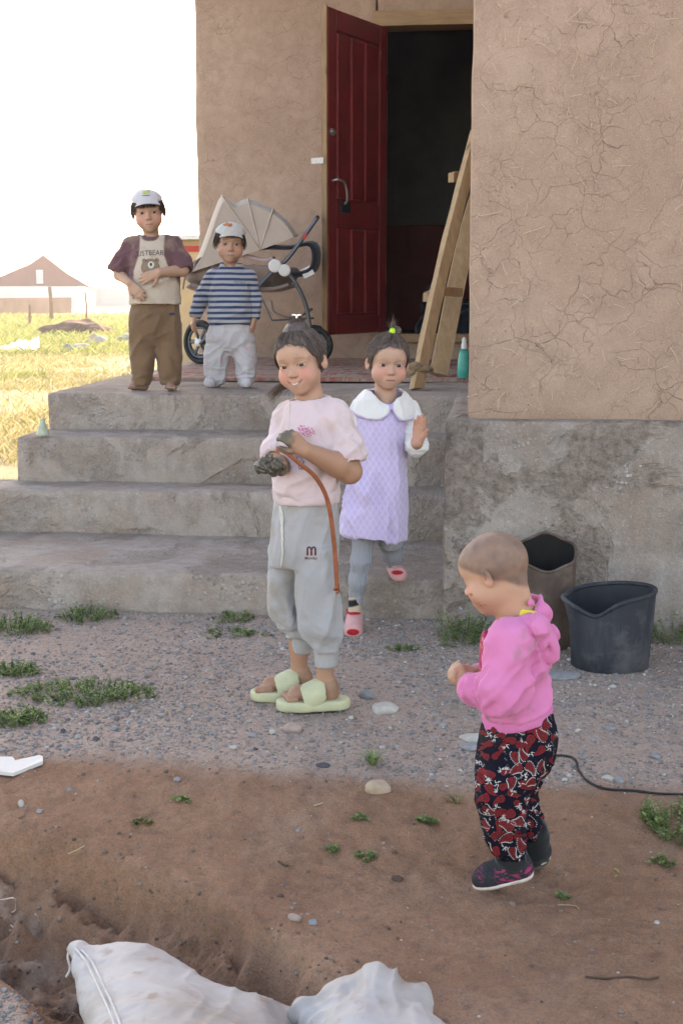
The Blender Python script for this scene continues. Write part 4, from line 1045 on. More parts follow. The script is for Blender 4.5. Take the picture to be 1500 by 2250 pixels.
    for i in range(500):
        a = g.uniform(0, 6.28); r0 = g.uniform(.22, .30); pa.append(spline([W(r0 * math.cos(a), -.05 + r0 * 1.1 * math.sin(a), .455 - (r0 - .22) * .5), W(.17 * math.cos(a) + .01, -.05 + .18 * math.sin(a), .53), W(.10 * math.cos(a) + .03, -.06 + .11 * math.sin(a), .60)], 3)); cs.append(hcol(g, .5))
    pa.append(spline([W(.26, .24, .14), W(.27, .33, .04), W(.20, .40, -.02), W(.12, .40, -.035)], 4)); cs.append(np.array((.10, .06, .04)))
    pa.append(spline([P(633, 858, .02), P(637, 885, .05), P(636, 925, .10), P(634, 945, .11)], 4)); cs.append(np.array((.10, .06, .045)))
    strands('strands', pa, .00042, HAIRM.m, o, cs)
    clip = MB(); q = P(652, 694, .08)
    for sx in (-1, 1): clip.tube([q, q + RT * sx * .006 + ZU * .003, q + RT * sx * .014 + ZU * .002], [.003, .0025, .001], 6)
    clip.tube([q - ZU * .006, q + ZU * .001], .003, 6); clip.build('hair_clip', simple('silver_metal', (.75, .75, .75), .25, .1, metallic=1.0), K.root)
    # sweatshirt
    pm = cloth('pale_pink_fleece', (.60, .475, .49), (.56, .43, .44), stain=((.40, .30, .24), 7, .56, .55), bump=.2, sheen=.3)
    s = SDF(.0044)
    s.u(loft([st(648, 722, 868, .052, 0), st(632, 740, 886, .066, .0), st(624, 748, 910, .078, .01), st(614, 746, 950, .088, .02), st(608, 742, 1000, .092, .03), st(604, 740, 1050, .098, .03), st(602, 742, 1082, .098, .03), st(605, 740, 1100, .092, .03)], 2.2), .02)
    a, e = P(734, 908, .055), P(762, 996, .095); s.u(cone(a, e, .041, .048), .02); d = _n(P(768, 1030, .10) - e); s.u(cone(e, e + d * .012, .050, .051), .01)
    s.s(cone(e + d * .03, e + d * .10, .045, .05), .006)
    a, e = P(636, 908, -.035), P(607, 992, .035); s.u(cone(a, e, .038, .041), .02); d = _n(wR - eR) * .6 + _n(e - a) * .4; s.u(cone(e, e + d * .028, .041, .038), .012); s.s(cone(e + d * .045, e + d * .1, .034, .04), .006)
    s.s(cone(P(682, 890, .0), W(0.02, -.05, -.36), .050, .058), .006)
    sw = K.part('sweatshirt', s, pm, [(P(765, 990, .1), .07, RT * .9 + ZU * .4, 34, .011), (P(700, 1040, .12), .13, RT * .85 + ZU * .5, 20, .016), (P(625, 1040, .1), .09, RT + .1 * ZU, 30, .012), (P(615, 950, .0), .08, ZU + .2 * RT, 30, .009), (P(720, 930, .08), .08, ZU - .5 * RT, 22, .008), (None, 0, RT * .8 + ZU * .5, 13, .005)], 11)
    VF = K.last
    rb = SDF(.004); rb.u(loft([st(600, 746, 1076, .094, .03), st(601, 746, 1090, .096, .03), st(604, 742, 1102, .092, .03)], 2.2), .008)
    K.part('waistband', rb, pm, [(None, 0, ZU, 26, .004)], 2, parent=sw)
    nb = SDF(.003); nb.u(cone(P(682, 884, .005), P(680, 872, .005), .0545, .051, ZU, .9), .006); nb.s(cone(P(682, 900, 0), W(0.02, -.05, -.36), .047, .0525), .004); nb.i(plane(P(681, 868, 0), _n(ZU - .0 * FH + .18 * RT * 0)), .003)
    ink = simple('pink_print', (.62, .10, .28), .8); blue = simple('navy_print', (.05, .06, .16), .8)
    g = np.random.default_rng(2); polys = []
    for r in range(8):
        for k in range(5):
            x = 652 + k * 7.5 + g.uniform(-2, 2) + r * 1.2; y = 932 + r * 3.1 + k * 1.8 + g.uniform(-1, 1); w = g.uniform(3, 7)
            if abs((x - 671) / 21) ** 2 + abs((y - 945) / 14) ** 2 > 1.05: continue
            polys.append([(x, y), (x + w, y + w * .22), (x + w, y + w * .22 + 1.6), (x, y + 1.6)])
    decal(K, VF, 'print', polys, ink, sw)
    polys = []
    for x0, y0, x1, y1 in ((655, 985, 650, 1000), (650, 1000, 655, 1012), (655, 1012, 657, 1030), (664, 1008, 666, 1030), (660, 1010, 662, 1030), (668, 1012, 665, 1030), (657, 1030, 667, 1031), (654, 1003, 664, 1008)):
        dx, dy = y1 - y0, x0 - x1; L = math.hypot(dx, dy); dx *= .7 / L; dy *= .7 / L; polys.append([(x0 - dx, y0 - dy), (x1 - dx, y1 - dy), (x1 + dx, y1 + dy), (x0 + dx, y0 + dy)])
    decal(K, VF, 'print', polys, blue, sw)
    # joggers
    jm = cloth('grey_marl', (.37, .365, .375), (.32, .315, .32), stain=((.25, .205, .155), 6, .50, .75), bump=.25, weave=700)
    t = SDF(.0045)
    t.u(loft([st(602, 738, 1092, .086, .02), st(598, 742, 1125, .092, .02), st(595, 742, 1170, .096, .02), st(593, 742, 1215, .094, .02), st(600, 738, 1240, .08, .02)], 2.2), .02)
    t.u(loft([st(594, 668, 1200, .066, -.03), st(591, 664, 1250, .068, -.04), st(588, 658, 1300, .068, -.045), st(590, 660, 1335, .068, -.045), st(604, 674, 1364, .062, -.045), st(624, 688, 1384, .052, -.05), st(634, 686, 1398, .036, -.05)], 2.2), .02)
    t.u(loft([st(650, 743, 1200, .072, .05), st(651, 744, 1250, .074, .05), st(652, 746, 1300, .076, .05), st(653, 748, 1350, .074, .05), st(660, 748, 1395, .068, .05), st(676, 747, 1416, .056, .05), st(688, 744, 1430, .040, .05)], 2.2), .02)
    tr = K.part('joggers', t, jm, [(P(640, 1375, -.04), .07, RT + .2 * ZU, 30, .014), (P(710, 1400, .1), .07, RT - .3 * ZU, 28, .013), (P(660, 1180, .1), .1, RT * .5 + ZU * .9, 20, .010), (P(700, 1330, .1), .12, ZU + .35 * RT, 20, .010), (P(625, 1290, 0), .1, ZU, 20, .009), (None, 0, ZU + .2 * RT, 14, .005)], 21)
    VF = K.last
    rm = NT('grey_rib'); wv = rm.math('SINE', rm.math('MULTIPLY', rm.math('ADD', rm.sep()[0], rm.sep()[1]), 1300)); rm.fin(rm.mix(rm.noise(5), (.32, .315, .31), (.38, .37, .37)), .9, rm.bump(wv, .4, .002), .15)
    for (l, r, y0, y1, w) in ((636, 686, 1390, 1434, -.05), (690, 744, 1424, 1464, .05)):
        u = SDF(.004); u.u(loft([st(l - 2, r + 2, y0, m((r - l) * .52), w), st(l, r, (y0 + y1) / 2, m((r - l) * .5), w), st(l + 2, r - 2, y1, m((r - l) * .48), w)], 2.1), .004); K.part('cuff', u, rm.m, [(None, 0, RT, 30, .0012)], 3, parent=tr)
    ink = simple('maroon_print', (.13, .03, .025), .8)
    cx, cy = 684, 1211; polys = []
    for k in (-1, 1):                                             # two round arches and three stems
        pts = [];
        for t_ in np.linspace(0, math.pi, 9): pts.append((cx + k * 5 + 5.6 * math.cos(t_), cy - 4 - 6.5 * math.sin(t_)))
        inn = [(cx + k * 5 + 2.0 * math.cos(t_), cy - 4 - 3.2 * math.sin(t_)) for t_ in np.linspace(0, math.pi, 9)]
        for i in range(8): polys.append([pts[i], pts[i + 1], inn[i + 1], inn[i]])
    for x in (-8.7, 0, 8.7): polys.append([(cx + x - 1.9, cy - 4), (cx + x + 1.9, cy - 4), (cx + x + 2.1, cy + 9.5), (cx + x - 2.1, cy + 9.5)])
    decal(K, VF, 'print', polys, ink, tr); text_decal(K, VF, 'lettering', 'Monday', 683, 1226.5, 27, ink, tr, bold=.012)
    cord = MB(); wht = simple('white_cord', (.60, .57, .52), .9, .2, 200)
    for q, pts in enumerate(([(615, 1112), (617, 1140), (621, 1165), (620, 1190), (621, 1215), (618, 1246)], [(616, 1112), (621, 1138), (619, 1165), (622, 1190)])):
        cord = MB(); pp = project(K, VF, [(x, y) for x, y in pts], .004); cord.tube(spline(pp, 4), .0032, 6); cord.build('drawstring', wht, tr, True)
    # slides
    sl = simple('pale_lime_foam', (.47, .465, .30), .65, .14, 30, .08)
    for w, an in ((-.05, (657, 1492)), (.05, (714, 1512))):
        hx, hy = an[0] + 28, an[1] + 33; tx, ty = an[0] - 82, an[1] + 41
        heel, toe = P(hx, hy - 10, w), P(tx, ty - 10, w + .02)
        heel[2] = .020; toe[2] = .020
        a = SDF(.0034); ax = heel - toe
        for t0, r in ((0.02, .036), (.3, .043), (.62, .037), (.97, .039)):
            q = toe + ax * t0; a.u(cone(q, q + ZU * .001, r), .0) if t0 == .02 else None
        pts = [(toe + ax * .04, .034), (toe + ax * .28, .044), (toe + ax * .62, .038), (toe + ax * .98, .040)]
        for (p, r), (q, r2) in zip(pts[:-1], pts[1:]): a.u(cone(p, q, r, r2), .012)
        a.i(plane((0, 0, .034), ZU), .006); a.i(plane((0, 0, .003), -ZU), .005)
        a.s(ell(toe + ax * .52 + ZU * .05, (np.linalg.norm(ax) * .52, .030, .026), np.array([_n(ax), _n(np.cross(ZU, ax)), ZU])), .01)
        shoe = K.part('sandal', a, sl)
        b = SDF(.003); mid = toe + ax * .36; b.u(cone(toe + ax * .24 + ZU * .004, toe + ax * .62 + ZU * .028, .044, .045), .01); b.s(cone(toe + ax * .05 + ZU * .0, toe + ax * .78 + ZU * .030, .0385, .039), .004)
        b.i(plane(toe + ax * .31, -_n(ax + ZU * .04)), .005); b.i(plane(toe + ax * .64, _n(ax - ZU * .12)), .005); b.i(plane((0, 0, .012), -ZU), .004)
        K.part('strap', b, sl, parent=shoe)
    return K, W
KG, WG = girl_pink()
def mud_and_strap():
    K = KG; P = K.P; MUDW = NT('wet_clay'); n = MUDW.noise(40, 5); MUDW.fin(MUDW.mix(n, (.04, .036, .028), (.10, .088, .066)), .35, MUDW.bump(n, .5, .006), .5)
    s = SDF(.0026); g = np.random.default_rng(3); c0 = P(592, 1022, .20)
    for i in range(14): s.u(cone(c0 + g.normal(size=3) * [.012, .010, .009], c0 + g.normal(size=3) * [.012, .009, .010], .010, .006), .006)
    s.field(); V, Fc = s.mesh(); V = folds(V, vnormals(V, Fc), [(None, 0, RT, 110, .005, .2), (None, 0, ZU, 60, .006, .2)], 4)
    o = mesh_obj('clay_lump', V, Fc, MUDW.m, None, True, c0); tag(o, 'lump of wet dark clay held in the girl\'s lower hand', 'clay')
    s = MB(); px = [(607, 985, .17), (630, 995, .19), (660, 1020, .20), (690, 1045, .19), (712, 1080, .17), (724, 1120, .155), (731, 1170, .145), (736, 1220, .14), (739, 1270, .135), (741, 1298, .13)]
    s.tube(spline([P(*q) for q in px], 6), [(.0015 + 0 * i, .0062) for i in range(len(px) * 6 - 5)], 8, True, -FH)
    s.tube(spline([P(733, 1296, .135), P(741, 1290, .14), P(744, 1300, .135), P(738, 1303, .135)], 4), .0035, 6)
    o = s.build('leather_strap', simple('brown_leather', (.34, .10, .045), .5, .3, 40), None, True, P(612, 985, .17)); tag(o, 'thin tan leather strap dangling from the girl\'s muddy hands', 'strap')
mud_and_strap()
# ================================================================== girl in the lilac dress
def girl_lilac():
    D = 4.80; b0 = ond(830, 1300, D)
    K = Kid('girl in lilac dress with big white collar stepping down off the lowest step', D, (b0[0], b0[1], 0), 'child')
    P, m, st = K.P, K.m, K.st; skin = np.array((.46, .27, .195))
    H = .190; M = head_frame(9, 6, -3); c = P(852, 797, .03)
    sd = SDF(.005, [(c - .13, c + .13, .0023), (P(895, 985, .14) - .02, P(945, 900, .10) + .02, .0022)])
    W = add_head(sd, c, H, M, .05, .024, .8, 1.0)
    sd.u(cone(W(0, -.12, -.22), P(846, 905, 0), .035, .044), .024)
    sd.u(loft([st(800, 895, 905, .05), st(795, 890, 1000, .06), st(790, 880, 1150, .06)]), .03)
    e, w_ = P(914, 988, .06), P(916, 972, .125)
    sd.u(cone(P(898, 905, 0), e, .03, .028), .02); sd.u(cone(e, w_, .026, .020), .01)
    hand(sd, w_, P(922, 925, .135) - w_, -FH * .9 - RT * .35, 1, .098, (.12, .06, .10, .18), (.75, .55, .15), 1.12, .10)
    sd.u(cone(P(790, 905, 0), P(770, 970, .02), .03, .026), .02); sd.u(cone(P(770, 970, .02), P(790, 1030, .04), .025, .02), .02)
    for hip, kn, an in (((805, 1130, .01), (795, 1225, .05), (779, 1345, .03)), ((855, 1130, -.0), (860, 1190, -.02), (867, 1238, -.10))):
        sd.u(cone(P(*hip), P(*kn), .036, .03), .02); sd.u(cone(P(*kn), P(*an), .03, .02), .02)
    hc = head_color(c, H, M, skin, 0, (.15, .10, .08), False, (.44, .16, .15), .8, None, .024, .066, .35)
    def col(V, N):
        C = np.tile(skin, (len(V), 1)); C = hc(V, C); d = np.linalg.norm(V - P(920, 940, .13), axis=1); w = sstep(.07, .04, d)[:, None] * .5
        return under(V, C * (1 - w) + np.array((.50, .20, .13)) * w, P(0, 895)[2], P(0, 1150)[2], (.6, .58, .58), (.3, .3, .33), [(P(916, 968, .12), P(924, 915, .135), .06), (P(846, 905, 0), P(850, 880, 0), .056)])
    K.part('body', sd, SKIN, color=col); add_eyes(K, c, H, M, (-.05, -.05))
    def bun(s, W): s.u(ell(W(.05, -.06, .53), np.array([.075, .075, .07]) * H, M), .05 * H); s.u(ell(W(.14, -.10, .57), np.array([.085, .08, .09]) * H, M), .03 * H)
    o, W = hair_cap(K, c, H, M, (0, .335, .33), (0, .80, -.60), 1.045, -.2, bun)
    comb_strands(K, c, H, M, (.03, .0, .50), 2600, 'strands', 4, o, lambda p: (p[1] - .335) * .80 - (p[2] - .33) * .60 < .03 and -.25 < p[2] < .44, .00048, .7, 1.07, .07)
    g = np.random.default_rng(8); pa = []; cs = []
    for i in range(70): a = W(.04 + g.normal() * .02, -.02, .58); pa.append([a, a + H * (.10 * M[2] + g.normal(size=3) * .03), a + H * (.17 * M[2] + g.normal(size=3) * .07)]); cs.append(hcol(g, .9) * 1.3)
    for i in range(170):
        v = g.normal(size=3); v[2] = abs(v[2]) - .3; v /= np.linalg.norm(v); p = np.array([0, -.06, .13]) + np.array([.40, .45, .41]) * v
        if p[1] > .2: continue
        pa.append([c + H * (p @ M), c + H * ((p * 1.06 + g.normal(size=3) * .02) @ M), c + H * ((p * 1.12 + g.normal(size=3) * .05) @ M)]); cs.append(hcol(g, .8))
    strands('strands', pa, .0006, HAIRM.m, o, cs)
    t = SDF(.0028); t.u(cone(W(.04, -.02, .555), W(.04, -.02, .60), .0105, .0095), .003); K.part('hair_tie', t, simple('neon_band', (.48, .85, .05), .6))
    # dress
    dm = NT('lilac_knit'); x = dm.sep()
    u = dm.math('ADD', dm.math('MULTIPLY', x[0], .98), dm.math('MULTIPLY', x[1], .11)); v = dm.math('MULTIPLY', x[2], .62)
    lat = dm.math('MAXIMUM', dm.math('ABSOLUTE', dm.math('SINE', dm.math('MULTIPLY', dm.math('ADD', u, v), 150))), dm.math('ABSOLUTE', dm.math('SINE', dm.math('MULTIPLY', dm.math('SUBTRACT', u, v), 150))))
    k = dm.ramp(lat, [(.90, 0.0), (.985, 1.0)]); cc = dm.mix(k, dm.mix(dm.noise(5), (.42, .345, .53), (.49, .41, .59)), (.52, .44, .615))
    dm.fin(cc, .9, dm.bump(dm.math('ADD', dm.math('MULTIPLY', k, .6), dm.noise(90, 3)), .25, .003), .15, Sheen_Weight=.3)
    s = SDF(.0045)
    s.u(loft([st(796, 896, 880, .060, 0), st(780, 902, 900, .075, 0), st(779, 897, 945, .082, .01), st(776, 892, 1000, .085, .015), st(768, 891, 1050, .094, .02), st(758, 893, 1100, .104, .025), st(750, 895, 1145, .112, .03), st(743, 894, 1178, .116, .03), st(742, 894, 1200, .116, .03)], 2.1), .02)
    s.i(plane(P(820, 1174, .0), _n(-ZU - .14 * RT)), .005); s.s(loft([st(775, 870, 1140, .085, .03), st(756, 882, 1178, .098, .03), st(756, 882, 1215, .098, .03)], 2.1), .006)
    s.s(cone(P(846, 905, 0), P(850, 850, .02), .046, .06), .006)
    K.part('dress', s, dm.m, [(P(830, 1110, .1), .17, ZU - .10 * RT, 26, .022, .93), (P(800, 1120, .1), .1, ZU - .5 * RT, 26, .010, .9), (P(830, 960, .08), .09, ZU, 18, .006)], 31)
    wm = NT('white_fleece'); n = wm.noise(70, 5); wm.fin(wm.mix(wm.noise(9, 3), (.55, .53, .51), (.66, .65, .64)), .95, wm.bump(n, .5, .004), .1, Sheen_Weight=.6)
    lm = simple('lilac_edge', (.50, .41, .64), .9)
    def lobe(cx, cy, rx, ry, rot, g):
        o = P(cx, cy, .08); A = _n(RT * math.cos(rot) - ZU * math.sin(rot)); Bv = _n(ZU * math.cos(rot) + RT * math.sin(rot)); rx, ry = m(rx + g), m(ry + g)
        def fn(X, Y, Z):
            dx, dy, dz = X - o[0], Y - o[1], Z - o[2]; p = (dx * A[0] + dy * A[1] + dz * A[2]) / rx; q = (dx * Bv[0] + dy * Bv[1] + dz * Bv[2]) / ry
            return (np.sqrt(p * p + q * q) - 1) * min(rx, ry)
        return fn
    for nm, mat, gx, th in (('collar', wm.m, 0, .0), ('collar_trim', lm, 3.2, -.0035)):
        q = SDF(.0034); t = .012 + th
        q.u(loft([st(800 - th, 890, 858, .050 + t, 0), st(786, 902, 872, .062 + t, 0), st(772, 914, 890, .076 + t, 0), st(766, 918, 915, .082 + t, .005), st(764, 920, 945, .084 + t, .01)], 2.1), .01)
        l1, l2, l3 = lobe(806, 884, 52, 34, .42, gx), lobe(899, 888, 38, 33, -.80, gx), lobe(850, 858, 50, 18, 0, 0)
        q.i(lambda X, Y, Z: np.minimum(np.minimum(l1(X, Y, Z), l2(X, Y, Z)), l3(X, Y, Z)), .004)
        q.s(cone(P(847, 905, .0), P(852, 840, .035), .041, .064), .006); q.s(ell(P(848, 872, .10), (m(24), .06, m(20))), .008)
        K.part(nm, q, mat, [(None, 0, ZU, 26, .004)], 7)
    sl = SDF(.004)
    sl.u(cone(P(900, 902, 0), P(913, 975, .045), .036, .040), .015); sl.u(cone(P(913, 975, .045), P(917, 978, .085), .036, .034), .012); sl.u(ell(P(917, 979, .095), (m(24), .022, m(17))), .008)
    sl.s(cone(P(916, 975, .10), P(918, 955, .15), .019, .026), .005)
    K.part('sleeve', sl, wm.m, [(P(912, 965, .05), .06, RT, 36, .008), (None, 0, RT, 60, .003)], 5)
    sl = SDF(.004); sl.u(cone(P(790, 900, 0), P(770, 965, .015), .037, .036), .015); sl.u(cone(P(770, 965, .015), P(780, 1030, .02), .034, .030), .012); K.part('sleeve', sl, wm.m, [(None, 0, RT * .4 + ZU, 34, .008)], 6)
    # tights
    tm = NT('ribbed_tights'); x = tm.sep(); wv = tm.math('SINE', tm.math('MULTIPLY', x[0], 900)); tm.fin(tm.mix(tm.ramp(wv, [(.2, 0.0), (.8, 1.0)]), (.235, .245, .27), (.36, .37, .40)), .9, tm.bump(wv, .4, .003), .15)
    for pts in ([((808, 1120, .01), .045), ((798, 1185, .04), .038), ((793, 1232, .055), .034), ((786, 1275, .045), .028), ((782, 1304, .035), .0265)], [((852, 1120, 0), .046), ((857, 1185, -.02), .042), ((862, 1215, -.06), .034), ((866, 1243, -.095), .026)]):
        a = SDF(.004)
        for (p, r), (q, r2) in zip(pts[:-1], pts[1:]): a.u(cone(P(*p), P(*q), r, r2), .02)
        K.part('tights', a, tm.m, [(None, 0, RT, 26, .003)], 3)
    so = NT('banded_sock'); x = so.sep(); b = so.math('ADD', x[2], so.math('MULTIPLY', x[0], -.28))
    o_ = float(P(778, 1322, .03)[2] - .28 * (P(778, 1322, .03)[0] - b0[0])); d = so.math('ABSOLUTE', so.math('SUBTRACT', b, o_)); so.fin(so.mix(so.ramp(d, [(.011, 0.0), (.014, 1.0)]), (.012, .013, .02), (.50, .38, .29)), .9)
    a = SDF(.0035); a.u(cone(P(782, 1300, .035), P(778, 1350, .03), .0245, .0235), .01); K.part('sock', a, so.m)
    pk = NT('pink_shoe'); pk.fin(pk.mix(pk.noise(30, 4), (.52, .25, .24), (.62, .34, .33)), .8, pk.bump(pk.noise(160, 3), .3, .002), .25); rd = simple('red_felt', (.46, .012, .02), .8)
    # front shoe, toe down towards the ground
    h, t_ = P(779, 1350, .02), P(776, 1384, .10)
    a = SDF(.0033); a.u(cone(h, t_, .0275, .031), .012); a.u(cone(h - ZU * .006, t_ - ZU * .004, .027, .033), .01); a.s(cone(h + ZU * .012, h + ZU * .06, .022, .024), .005); f0 = _n(t_ - h); shoe = K.part('shoe', a, pk.m)
    VF = K.last; decal(K, VF, 'toe_patch', [ring(775, 1389, 14, 7)], rd, shoe); decal(K, VF, 'strap', [[(760, 1337), (792, 1337), (792, 1350), (761, 1351)]], rd, shoe, .003)
    h, t_ = P(866, 1246, -.11), P(876, 1262, -.04); gz = Z1 + .027; h[2] = gz + .008; t_[2] = gz - .002
    a = SDF(.0033); a.u(cone(h, t_, .028, .030), .012); a.u(cone(h + ZU * .012, h + ZU * .02, .026, .024), .008); a.s(cone(h + ZU * .034, h + ZU * .07, .02, .024), .005); a.i(plane((0, 0, Z1 + .004), -ZU), .003); shoe = K.part('shoe', a, pk.m)
    VF = K.last; decal(K, VF, 'toe_patch', [ring(872, 1258, 14, 5)], rd, shoe)
    b = MB(); q = project(K, VF, [(856, 1240), (865, 1246), (875, 1238), (866, 1238)], .004); b.tube(spline(q + [q[1]], 5), .0022, 6); b.build('bow', simple('beige_lace', (.55, .45, .38), .9), shoe, True)
    return K
girl_lilac()
# ================================================================== the two boys on the platform
def brim_prim(c, H, M, p, rx, rf, th, bend):
    o = np.asarray(c) + H * (p[0] * M[0] + p[1] * M[1] + p[2] * M[2])
    def fn(X, Y, Z):
        d = [(X - o[0]) * M[i][0] + (Y - o[1]) * M[i][1] + (Z - o[2]) * M[i][2] for i in range(3)]
        x, f, u = d[0] / H, d[1] / H, d[2] / H + bend * (d[0] / H) ** 2
        k = np.sqrt((x / rx) ** 2 + (f / rf) ** 2); return np.maximum((k - 1) * min(rx, rf) * H, (np.abs(u) - th) * H)
    r = max(rx, rf) * H; return fn, o - r, o + r
def cap(K, c, H, M, mat, tilt=.0, brim_dir=0.0):
    W = lambda x, f, u: np.asarray(c) + H * (x * M[0] + f * M[1] + u * M[2])
    s = SDF(.0036); s.u(ell(W(0, -.05, .17), np.array([.41, .455, .375]) * H, M), .01); s.u(ell(W(0, .10, .20), np.array([.34, .30, .30]) * H, M), .05 * H)
    s.i(plane(W(0, .3, .235), -_n(M[2] + .16 * M[1])), .004); s.s(ell(W(0, -.06, .10), np.array([.385, .43, .36]) * H, M), .003)
    s.u(brim_prim(c, H, M, (brim_dir, .42, .235), .30, .22, .016, .75), .012)
    o = K.part('cap', s, mat, [(None, 0, M[2], 12, .003)], 2)
    b = MB(); b.tube([W(0, -.05, .548), W(0, -.05, .556)], [.007, .003], 8); b.build('button', mat, o, True); return o, K.last, W
def cap_hair(K, c, H, M, seed, fringe=.13, n=700):
    o, W = hair_cap(K, c, H, M, (0, .33, .16), (0, .72, -.70), 1.03, -.24)
    g = np.random.default_rng(seed); pa = []; cs = []
    for i in range(n):
        t = g.uniform(-1.9, 1.9); x, f = .365 * math.sin(t), -.02 + .41 * math.cos(t)
        a = W(x * 1.0, f * .98, .26); L = fringe if abs(t) < .9 else .34
        if .85 < abs(t) < 1.25: L = .22
        L *= g.uniform(.75, 1.15); sw = g.normal() * .03
        pa.append(spline([a, W(x * 1.05 + sw * .5, f * 1.05, .26 - L * .55), W(x * 1.03 + sw, f * 1.035, .26 - L)], 3)); cs.append(hcol(g, .05) * .7)
    strands('strands', pa, .0009, HAIRM.m, o, cs); return o
def bare_foot(sd, an, heel, ball, tdir, width):
    an, heel, ball = map(np.asarray, (an, heel, ball)); sd.u(cone(an, heel, .021, .023), .012); sd.u(cone(heel, ball, .022, .019), .014); sd.u(cone(an - ZU * .012, ball, .02, .016), .016)
    lat = _n(np.cross(tdir, ZU))
    for q in range(5):
        k0 = ball + lat * (q - 2) * width * .19 - ZU * .006; r = (.0098, .0078, .0074, .0070, .0066)[q]; sd.u(cone(k0, k0 + _n(tdir) * (.028 - .003 * q), r, r * .85), .0035)
def boy_bear():
    b0 = onz(340, 857, ZP); D = float(b0 @ FH); K = Kid('boy in white cap and maroon sleeved sweatshirt standing barefoot on the platform edge', D, (b0[0], b0[1], ZP), 'child')
    P, m, st = K.P, K.m, K.st; skin = np.array((.44, .26, .185))
    H = .200; M = head_frame(7, 6, 6); c = P(326, 466, .02)
    sd = SDF(.005, [(c - .13, c + .13, .0024), (P(270, 660, .16) - .01, P(370, 580, .06) + .01, .0024)])
    W = add_head(sd, c, H, M, 0, .023, .75, 1.05)
    sd.u(cone(W(0, -.10, -.2), P(336, 540, 0), .034, .042), .024); sd.u(loft([st(300, 378, 540, .05), st(300, 385, 680, .06)]), .03)
    eL, wL = P(263, 604, .03), P(285, 622, .12); sd.u(cone(P(283, 545, 0), eL, .03, .029), .02); sd.u(cone(eL, wL, .0275, .019), .01)
    hand(sd, wL, P(303, 640, .128) - wL, FH, -1, .108, (.25, .2, .2, .25), (.75, .6, .05), 1.05, .14)
    eR, wR = P(401, 594, .05), P(350, 598, .135); sd.u(cone(P(386, 545, 0), eR, .032, .031), .02); sd.u(cone(eR, wR, .0295, .020), .01)
    hand(sd, wR, P(322, 609, .14) - wR, FH, 1, .108, (.22, .2, .2, .25), (.6, .75, .05), 1.05, .14)
    for hip, kn, an in (((315, 690, 0), (312, 765, .01), (313, 838, 0)), ((368, 690, 0), (374, 765, .015), (375, 838, .01))):
        sd.u(cone(P(*hip), P(*kn), .045, .034), .02); sd.u(cone(P(*kn), P(*an), .034, .024), .02)
    z = ZP + .021
    def G(x, y, w, dz=0): q = P(x, y, w); q[2] = z + dz; return q
    bare_foot(sd, P(313, 838, 0), G(316, 852, -.01), G(293, 855, .02), -RT - FH * .5, .062)
    bare_foot(sd, P(375, 838, .01), G(375, 850, -.02), G(375, 856, .045), -FH, .062)
    hc = head_color(c, H, M, skin, 0, (.05, .035, .03), False, (.40, .17, .14), .6, None, .023)
    def col(V, N):
        C = np.tile(skin, (len(V), 1)); C = hc(V, C); f = (V[:, 2] < ZP + .08)[:, None]; C = np.where(f, np.array((.27, .155, .11)) * (1 + .2 * fbm(V, 30, 2, 3))[:, None], C)
        return under(V, C, P(0, 532)[2], P(0, 668)[2], (.44, .36, .30), (.17, .10, .06), [(P(262, 592, .02), eL, .05), (eL, wL, .05), (wL, P(310, 645, .13), .075), (P(402, 584, .04), eR, .05), (eR, wR, .05), (wR, P(312, 612, .14), .075), (P(336, 532, 0), P(335, 520, 0), .052), (P(313, 842, 0), P(300, 870, .03), .08), (P(375, 842, .01), P(375, 880, .04), .08)])
    K.part('body', sd, SKIN, color=col); add_eyes(K, c, H, M, (.03, -.02)); cap_hair(K, c, H, M, 3, .14)
    cw = cloth('white_cap_cotton', (.50, .48, .50), (.43, .41, .43)); co, VF, W = cap(K, c, H, M, cw)
    decal(K, VF, 'emblem', [ring(318, 423, 5, 4), ring(326, 421, 4, 3.5)], simple('green_thread', (.42, .50, .12), .8), co); decal(K, VF, 'emblem', [[(312, 429), (330, 428), (330, 430), (312, 431)]], simple('grey_thread', (.18, .18, .17), .8), co)
    sm = cloth('raglan_fleece', (.5, .4, .4), stain=((.30, .22, .16), 8, .55, .6), col_attr=True)
    s = SDF(.0046); s.u(loft([st(304, 370, 517, .050), st(290, 384, 530, .066), st(284, 390, 555, .082, .01), st(284, 392, 600, .09, .02), st(285, 394, 640, .094, .02), st(286, 396, 668, .095, .02)], 2.2), .02)
    for a, e in ((P(288, 538, 0), P(264, 586, .02)), (P(384, 538, 0), P(400, 582, .035))):
        s.u(cone(a, e, .040, .047), .022); d = _n(e - a); s.u(cone(e, e + d * .014, .048, .049), .008); s.s(cone(e + d * .035, e + d * .1, .041, .05), .006)
    s.s(cone(P(336, 534, 0), P(335, 500, .0), .046, .058), .006)
    bei, mar = np.array((.46, .385, .315)), np.array((.125, .060, .068))
    def sc(V, N):
        L = (V - P(338, 530)) @ RT; up = V[:, 2] - P(338, 668)[2]
        half = .066 + .0 * L + .18 * np.clip(P(338, 600)[2] - V[:, 2], -.1, .2) * -0 ; lim = .058 + .35 * np.clip(P(0, 560)[2] - V[:, 2], 0, .08)
        w = sstep(lim - .004, lim + .004, np.abs(L)) * sstep(.10, .14, up + np.maximum(0, np.abs(L) - .11) * 2)
        nk = sstep(.058, .054, np.linalg.norm((V - P(335, 523, .0)) * [1, .75, 1.6], axis=1)); w = np.clip(w + nk, 0, 1)[:, None]
        return bei * (1 - w) + mar * w
